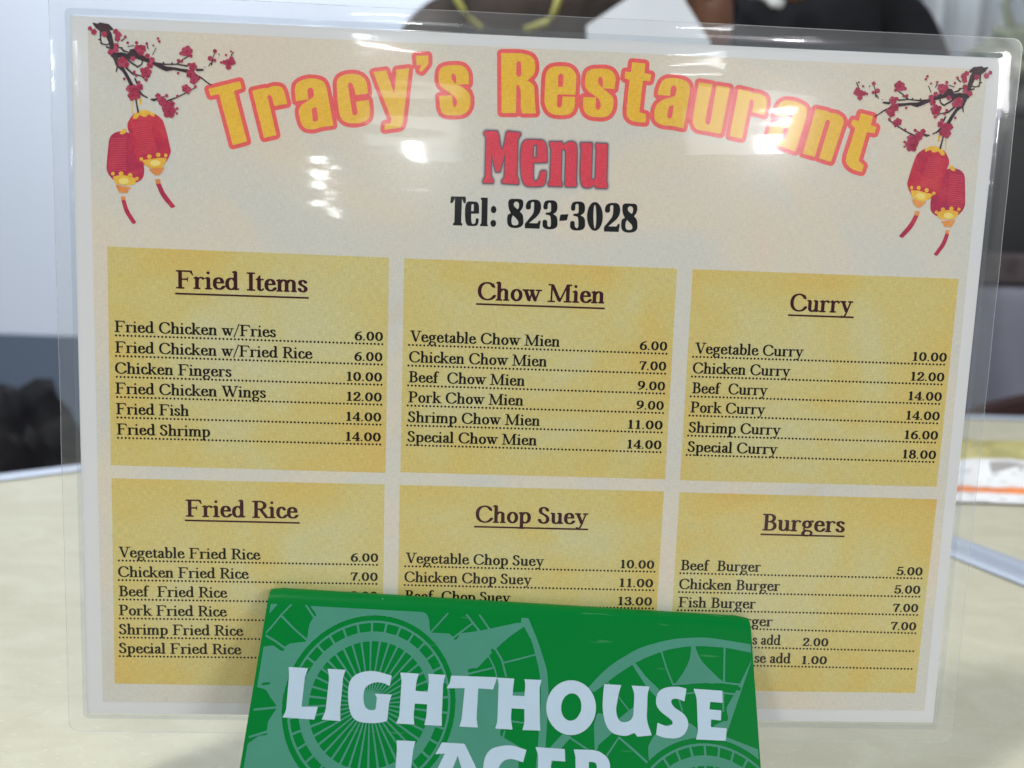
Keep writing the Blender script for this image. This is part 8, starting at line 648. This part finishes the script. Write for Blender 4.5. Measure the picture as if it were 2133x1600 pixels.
# packet on the far table
GOLDF = simple('gold_foil', (0.66, 0.60, 0.24), 0.3, 0.5, metal=0.3, noise_amt=0.35, nscale=30, bump=0.6, bscale=60)
PKW = simple('packet_white', (0.80, 0.82, 0.84), 0.4); flecks(PKW, (0.25, 0.24, 0.22), 90, 0.60, 0.8, (1, 3, 1)); PKO = simple('packet_orange', (0.85, 0.26, 0.08), 0.5, noise_amt=0.3, nscale=60); PKP = simple('packet_pink', (0.68, 0.10, 0.24), 0.5); PKG = simple('packet_grey', (0.35, 0.34, 0.33), 0.5)
pk = empty('snack_packet', loc=(0.44, 0.66, 0)); tag(pk, 'gold and white snack packet with orange stripe lying on the far table', 'packet')
vs = []; fs = []
NXp, NYp = 36, 14
for j in range(NYp+1):
    for i in range(NXp+1):
        u, v = i/NXp, j/NYp
        x = -0.09+0.34*u; y = -0.088+0.165*v
        e = min(u, 1-u, v*0.6, (1-v)*0.6)*6; e = min(1, e)
        z = 0.002+0.016*math.sqrt(max(e, 0))*min(1, 0.25+v*1.4)+0.007*noise.noise(V((x*34, y*60, 0)))*e+0.003*noise.noise(V((x*90, y*120, 3)))*e
        vs.append((x-0.045+v*0.05, y, z))
for j in range(NYp):
    for i in range(NXp): a0 = j*(NXp+1)+i; fs.append((a0, a0+1, a0+NXp+2, a0+NXp+1))
po = mesh('foil_body', vs, fs, [GOLDF, PKW, PKO, PKP, PKG], pk, True)
for p in po.data.polygons:
    j = p.index//NXp; i = p.index % NXp
    p.material_index = 1 if j == 0 else (2 if j in (1,) else (1 if j in (2,) else ((3 if i > 8 else 1) if j == 3 else ((4 if 5 < i < 26 else 1) if j == 4 else (1 if j == 5 else 0)))))

# ================================================================ room behind
def wall_mat(name, up, low, z):
    m, nt, b = new_mat(name); b.inputs['Roughness'].default_value = 0.7
    n = nt.nodes.new('ShaderNodeTexNoise'); n.inputs['Scale'].default_value = 1.4; tc = nt.nodes.new('ShaderNodeTexCoord'); nt.links.new(tc.outputs['Object'], n.inputs['Vector'])
    mx = nt.nodes.new('ShaderNodeMix'); mx.data_type = 'RGBA'; mx.inputs['A'].default_value = (*up, 1); mx.inputs['B'].default_value = (*low, 1)
    nt.links.new(n.outputs['Fac'], mx.inputs['Factor']); nt.links.new(mx.outputs['Result'], b.inputs['Base Color']); return m
WALLU = wall_mat('white_wall_paint', (0.68, 0.76, 0.89), (0.72, 0.80, 0.93), 0)
WALLD = wall_mat('slate_wall_paint', (0.10, 0.14, 0.205), (0.13, 0.17, 0.24), 0)
vs = [(-4, 2.2, -0.15), (4, 2.2, -0.15), (4, 2.2, 2.0), (-4, 2.2, 2.0), (-4, 2.195, -0.75), (4, 2.195, -0.75), (4, 2.195, -0.15), (-4, 2.195, -0.15)]
wl = mesh('wall', vs, [(0, 1, 2, 3), (4, 5, 6, 7), (7, 6, 1, 0)], [WALLU, WALLD], None)
wl.data.polygons[1].material_index = 1; wl.data.polygons[2].material_index = 1; tag(wl, kind='structure')
fl = mesh('floor', [(-4, -9, -0.75), (4, -9, -0.75), (4, 2.2, -0.75), (-4, 2.2, -0.75)], [(0, 1, 2, 3)], simple('floor_tiles_grey', (0.30, 0.29, 0.28), 0.5, noise_amt=0.1, nscale=3)); tag(fl, kind='structure')

BLACK = simple('black_fabric', (0.010, 0.011, 0.014), 0.85, 0.2, noise_amt=0.3, nscale=20)
SKIN = simple('brown_skin', (0.16, 0.075, 0.045), 0.5, 0.4)
HAIR = simple('black_hair', (0.012, 0.010, 0.009), 0.6)
# crumpled black jacket over a chair back at the left
def lump(name, c, s, m, amp, freq, seed, parent=None, flat=0.0, sub=4):
    bm = bmesh.new(); bmesh.ops.create_icosphere(bm, subdivisions=sub, radius=1)
    for v in bm.verts:
        p = v.co.copy(); k = 1+amp*noise.fractal(p*freq+V((seed, seed, seed)), 0.7, 2.0, 4)+amp*0.6*abs(noise.noise(p*freq*1.7+V((0, seed, 0))))
        v.co = V((p.x*s[0]*k+c[0], p.y*s[1]*k+c[1], p.z*s[2]*k+c[2]))
    return from_bm(name, bm, m, parent, True)
JACK = simple('black_nylon', (0.006, 0.006, 0.008), 0.6, 0.15, bump=0.8, bscale=14)
for nd in JACK.node_tree.nodes:
    if nd.type == 'BUMP': nd.inputs['Distance'].default_value = 0.012
jk = empty('black_jacket', loc=(-0.66, 1.0, -0.3)); tag(jk, 'crumpled black jacket piled on a chair beyond the left table edge', 'jacket')
lump('folds', (0.0, 0, 0.05), (0.125, 0.10, 0.22), JACK, 0.22, 1.6, 2.0, jk)
lump('sleeve', (0.045, -0.03, 0.06), (0.085, 0.05, 0.14), JACK, 0.28, 2.0, 9.0, jk)

# people: one skinned body each, clothes as children
def skinned(name, pts, edges, radii, m, parent=None, sub=2):
    me = bpy.data.meshes.new(name); me.from_pydata(pts, edges, []); me.materials.append(m)
    o = bpy.data.objects.new(name, me); COL.objects.link(o)
    if parent is not None: o.parent = parent
    sk = o.modifiers.new('skin', 'SKIN'); sk.use_smooth_shade = True
    lay = me.skin_vertices[0] if me.skin_vertices else None
    if lay is None:
        bpy.context.view_layer.objects.active = o
    for i, rr_ in enumerate(radii):
        o.data.skin_vertices[0].data[i].radius = rr_ if isinstance(rr_, tuple) else (rr_, rr_)
    o.data.skin_vertices[0].data[0].use_root = True
    ss = o.modifiers.new('subd', 'SUBSURF'); ss.levels = sub; ss.render_levels = sub
    return o
TROUS = simple('dark_blue_denim', (0.02, 0.03, 0.06), 0.8, 0.2)
def person(loc, rz, label, shirt_m, sleeve_long, arms):
    root = empty('person', loc=loc); root.rotation_euler.z = rz; tag(root, label, 'person', None)
    # local frame: x right, -y towards the viewer, z up; z=0 at seat height
    pts = [(0, 0, 0.02), (0, 0, 0.20), (0, 0.0, 0.40), (0, 0.01, 0.50), (0, -0.005, 0.585), (0, -0.03, 0.66), (0, -0.035, 0.75),
           (-0.17, 0.0, 0.46), (0.17, 0.0, 0.46), *arms]
    edges = [(0, 1), (1, 2), (2, 3), (3, 4), (4, 5), (5, 6), (3, 7), (3, 8), (7, 9), (9, 10), (10, 11), (8, 12), (12, 13), (13, 14)]
    rad = [(0.15, 0.11), (0.13, 0.10), (0.15, 0.11), (0.10, 0.07), 0.052, (0.075, 0.085), (0.07, 0.085), 0.055, 0.055,
           0.042, 0.028, (0.04, 0.016), 0.042, 0.028, (0.04, 0.016)]
    n0 = len(pts); pts = list(pts); edges = list(edges); rad = list(rad)
    for sx in (-1, 1):            # legs: hip, knee, ankle, toe
        b0 = len(pts); pts += [(sx*0.09, 0, -0.04), (sx*0.10, -0.02, -0.40), (sx*0.10, 0.02, -0.735), (sx*0.115, -0.14, -0.755)]
        rad += [0.085, 0.055, 0.038, (0.035, 0.02)]; edges += [(0, b0), (b0, b0+1), (b0+1, b0+2), (b0+2, b0+3)]
    for wi, hi in ((10, 11), (13, 14)):      # four fingers and a thumb on each hand
        w, hd = V(pts[wi]), V(pts[hi]); d = (hd-w).normalized(); s = d.cross(V((0.2, 1, 0.1))).normalized()
        for k in range(5):
            off = (k-1.5)*0.019 if k < 4 else -0.045; ln = (0.055, 0.062, 0.058, 0.045, 0.03)[k]; root_i = hi if k < 4 else wi
            base = (hd+s*off+d*0.02) if k < 4 else (w+d*0.03+s*off); curl = V((0, -0.012, -0.012))
            b0 = len(pts); pts += [tuple(base), tuple(base+d*ln*0.6+curl*0.5), tuple(base+d*ln+curl*1.6)]
            rad += [0.0095, 0.0085, 0.007]; edges += [(root_i, b0), (b0, b0+1), (b0+1, b0+2)]
    body = skinned('body', pts, edges, rad, SKIN, root)
    trs = [pts[0]]+pts[n0:n0+3]+pts[n0+4:n0+7]
    skinned('trousers', trs, [(0, 1), (1, 2), (2, 3), (0, 4), (4, 5), (5, 6)], [(0.165, 0.125), 0.098, 0.07, 0.055, 0.098, 0.07, 0.055], TROUS, root)
    rs = [(r_[0]*1.06+.004, r_[1]*1.06+.004) if isinstance(r_, tuple) else (r_*1.14+.004, r_*1.14+.004) for r_ in rad]
    A = [0, 1, 2, 3, 7, 8, 9, 12]
    sp = [pts[i] for i in A]; sp[0] = (0, 0, -0.07)
    def mid(a, b, k): return tuple(pts[a][q]*(1-k)+pts[b][q]*k for q in range(3))
    if not sleeve_long: sp[6] = mid(7, 9, .6); sp[7] = mid(8, 12, .6)
    skinned('shirt', sp, [(0, 1), (1, 2), (2, 3), (3, 4), (3, 5), (4, 6), (5, 7)], [(0.185, 0.140), (0.158, 0.122)]+[rs[i] for i in A[2:]], shirt_m, root)
    lump('hair', (0, -0.003, 0.772), (0.083, 0.094, 0.070), HAIR, 0.06, 3, 5, root, sub=3)
    for s in (-1, 1):
        lump('ear', (s*0.078, -0.03, 0.70), (0.010, 0.018, 0.028), SKIN, 0.02, 2, 1, root, sub=2)
        lump('eye', (s*0.03, -0.118, 0.71), (0.013, 0.008, 0.009), simple('eye_dark', (0.05, 0.03, 0.02), 0.2), 0.0, 1, 1, root, sub=2)
    lump('nose', (0, -0.128, 0.685), (0.014, 0.016, 0.02), SKIN, 0.02, 2, 1, root, sub=2)
    lump('mouth', (0, -0.115, 0.652), (0.024, 0.008, 0.007), simple('lip', (0.18, 0.06, 0.05), 0.5), 0.0, 1, 1, root, sub=2)
    return root
DKSH = simple('dark_brown_top', (0.030, 0.022, 0.018), 0.8, 0.2, noise_amt=0.85, nscale=9)
pA = person((0.02, 1.42, 0.02), 0.0, 'standing person in dark brown top with yellow neck straps behind the menu', DKSH, True,
       [(-0.24, -0.06, 0.24), (-0.20, -0.26, 0.08), (-0.16, -0.33, 0.06), (0.24, -0.06, 0.24), (0.20, -0.26, 0.08), (0.16, -0.33, 0.06)])
YEL = simple('yellow_cord', (0.36, 0.36, 0.08), 0.6)
tube('neck_strap', [(-0.150, -0.12, 0.56), (-0.121, -0.165, 0.484), (-0.108, -0.170, 0.464), (-0.098, -0.170, 0.452), (-0.08, -0.17, 0.440)], [0.0045]*5, YEL, pA)
tube('neck_strap', [(0.050, -0.12, 0.56), (0.027, -0.165, 0.484), (0.021, -0.170, 0.462), (0.012, -0.170, 0.452), (-0.02, -0.17, 0.440)], [0.005]*5, YEL, pA)
pB = person((0.43, 1.42, 0.06), 0.0, 'standing person in black short sleeved shirt holding a white card', BLACK, False,
       [(-0.205, -0.27, 0.20), (-0.212, -0.365, 0.375), (-0.245, -0.385, 0.435), (0.25, -0.08, 0.24), (0.16, -0.26, 0.10), (0.10, -0.30, 0.08)])
tube('collar_trim', [(-0.150, -0.10, 0.50), (-0.106, -0.165, 0.462), (-0.080, -0.172, 0.450), (-0.066, -0.172, 0.446)], [0.007, 0.009, 0.008, 0.007], simple('white_trim', (0.75, 0.8, 0.8), 0.4), pB)
lump('neckline', (-0.045, -0.150, 0.475), (0.022, 0.012, 0.022), SKIN, 0.05, 2, 1, pB, sub=2)
# white sheet held up between them
WS = simple('white_card', (0.72, 0.78, 0.86), 0.5)
vs = []; fs = []
poly = [(0.072, 0.418), (0.145, 0.468), (0.165, 0.500), (0.186, 0.448), (0.218, 0.405), (0.21, 0.24), (0.09, 0.24)]
vs = [(x, 1.02+0.03*(z-0.3), z) for x, z in poly]+[(x, 1.0215+0.03*(z-0.3), z) for x, z in poly]
k = len(poly); fs = [tuple(range(k))[::-1], tuple(range(k, 2*k))]+[(i, (i+1) % k, (i+1) % k+k, i+k) for i in range(k)]
sh = mesh('white_card', vs, fs, WS); tag(sh, 'blank white card held up between the two people behind the menu', 'card')
# right hand side: curtain, plant, cabinet, bench, chair
CURT = simple('white_curtain', (0.74, 0.80, 0.86), 0.7)
vs = []; fs = []; N = 120
for i in range(N+1):
    x = 0.72+0.75*i/N; y = 1.95+0.022*math.sin(i*0.55)+0.012*math.sin(i*0.23+1)
    for z in (0.30, 1.9): vs.append((x, y, z))
for i in range(N): fs.append((2*i, 2*i+2, 2*i+3, 2*i+1))
cu = mesh('curtain', vs, fs, CURT, None, True); cu.modifiers.new('thickness', 'SOLIDIFY').thickness = 0.003
tag(cu, 'white curtain hanging in folds above the dark cabinet at the right', 'curtain')
cabm = simple('black_lacquer', (0.008, 0.009, 0.011), 0.4)
cb = empty('dark_cabinet', loc=(1.2, 1.75, -0.75)); tag(cb, 'black cabinet standing against the wall at the right edge', 'cabinet')
bm = bmesh.new(); box_bm(bm, (0, 0, 0.59), (0.62, 0.30, 1.16), bev=0.01); from_bm('carcass', bm, cabm, cb)
bm = bmesh.new(); box_bm(bm, (-0.155, -0.156, 0.59), (0.29, 0.016, 1.1), bev=0.004); from_bm('door', bm, cabm, cb)
bm = bmesh.new(); box_bm(bm, (0.155, -0.156, 0.59), (0.29, 0.016, 1.1), bev=0.004); from_bm('door', bm, cabm, cb)
plm = simple('grey_green_stem', (0.22, 0.25, 0.20), 0.7)
pl = empty('potted_plant', loc=(1.0, 1.66, 0.43)); tag(pl, 'small grey green potted plant on top of the black cabinet', 'plant')
pl.location = (1.0, 1.70, 0.431)
lump('foliage', (-0.02, 0, 0.11), (0.085, 0.05, 0.05), plm, 0.5, 2.5, 4, pl)
tube('pot', [(0, 0, 0.0), (0, 0, 0.05), (0, 0, 0.075)], [0.03, 0.042, 0.045], simple('grey_pot', (0.3, 0.3, 0.29), 0.6), pl, 20)
for x0, x1, x2 in ((-0.05, -0.085, -0.03), (-0.02, 0.0, 0.03), (0.03, 0.06, 0.05), (0.0, -0.03, -0.09)):
    tube('stem', [(x0*.4, 0, 0.07), (x0, 0, 0.14), (x1, -0.01, 0.2), (x2, 0.01, 0.3)], [0.008, 0.010, 0.008, 0.005], plm, pl)
GREYF = simple('grey_upholstery', (0.23, 0.24, 0.30), 0.8, noise_amt=0.12, nscale=8)
bn = empty('grey_bench', loc=(1.15, 1.42, -0.75)); tag(bn, 'grey upholstered bench back in front of the black cabinet', 'bench')
bm = bmesh.new(); box_bm(bm, (0, 0, 0.452), (0.8, 0.10, 0.824), bev=0.02); from_bm('backrest', bm, GREYF, bn)
bm = bmesh.new(); box_bm(bm, (0, -0.24, 0.39), (0.8, 0.38, 0.12), bev=0.03); from_bm('seat', bm, GREYF, bn)
bm = bmesh.new(); box_bm(bm, (0, -0.22, 0.163), (0.76, 0.32, 0.326)); from_bm('plinth', bm, cabm, bn)
bm = bmesh.new(); box_bm(bm, (0, 0.0, 0.892), (0.8, 0.09, 0.052), bev=0.012); from_bm('head_rail', bm, simple('brown_grey_rail', (0.07, 0.055, 0.06), 0.7, noise_amt=0.5, nscale=30), bn)
MAH = simple('dark_red_wood', (0.035, 0.010, 0.010), 0.4)
ch = empty('dark_red_chair', loc=(0.66, 0.99, -0.75)); tag(ch, 'dark red wooden chair tucked behind the far table', 'chair')
ch.location.x = 0.70
vs = []; N = 24
for yy in (-0.012, 0.012):
    for i in range(N+1):
        x = -0.16+0.32*i/N; zt = 0.705+0.056*math.cos(x/0.16*math.pi/2)**0.7
        vs.append((x, yy+x*x*0.6, 0.50)); vs.append((x, yy+x*x*0.6, zt))
k = 2*(N+1); fs = []
for i in range(N):
    a0 = 2*i; fs += [(a0, a0+2, a0+3, a0+1), (k+a0, k+a0+1, k+a0+3, k+a0+2), (a0+1, a0+3, k+a0+3, k+a0+1), (a0, k+a0, k+a0+2, a0+2)]
fs += [(0, 1, k+1, k), (2*N, k+2*N, k+2*N+1, 2*N+1)]
mesh('backrest', vs, fs, MAH, ch)
for lx in (-0.14, 0.14): tube('back_post', [(lx, 0.012, 0.43), (lx, 0.012, 0.52)], 0.012, MAH, ch)
bm = bmesh.new(); box_bm(bm, (0, -0.19, 0.44), (0.36, 0.38, 0.03), bev=0.01); from_bm('seat', bm, MAH, ch)
for lx, ly, h in ((-0.15, 0, 0.44), (0.15, 0, 0.44), (-0.15, -0.34, 0.43), (0.15, -0.34, 0.43)):
    tube('leg', [(lx, ly, 0), (lx, ly, h)], 0.014, MAH, ch)
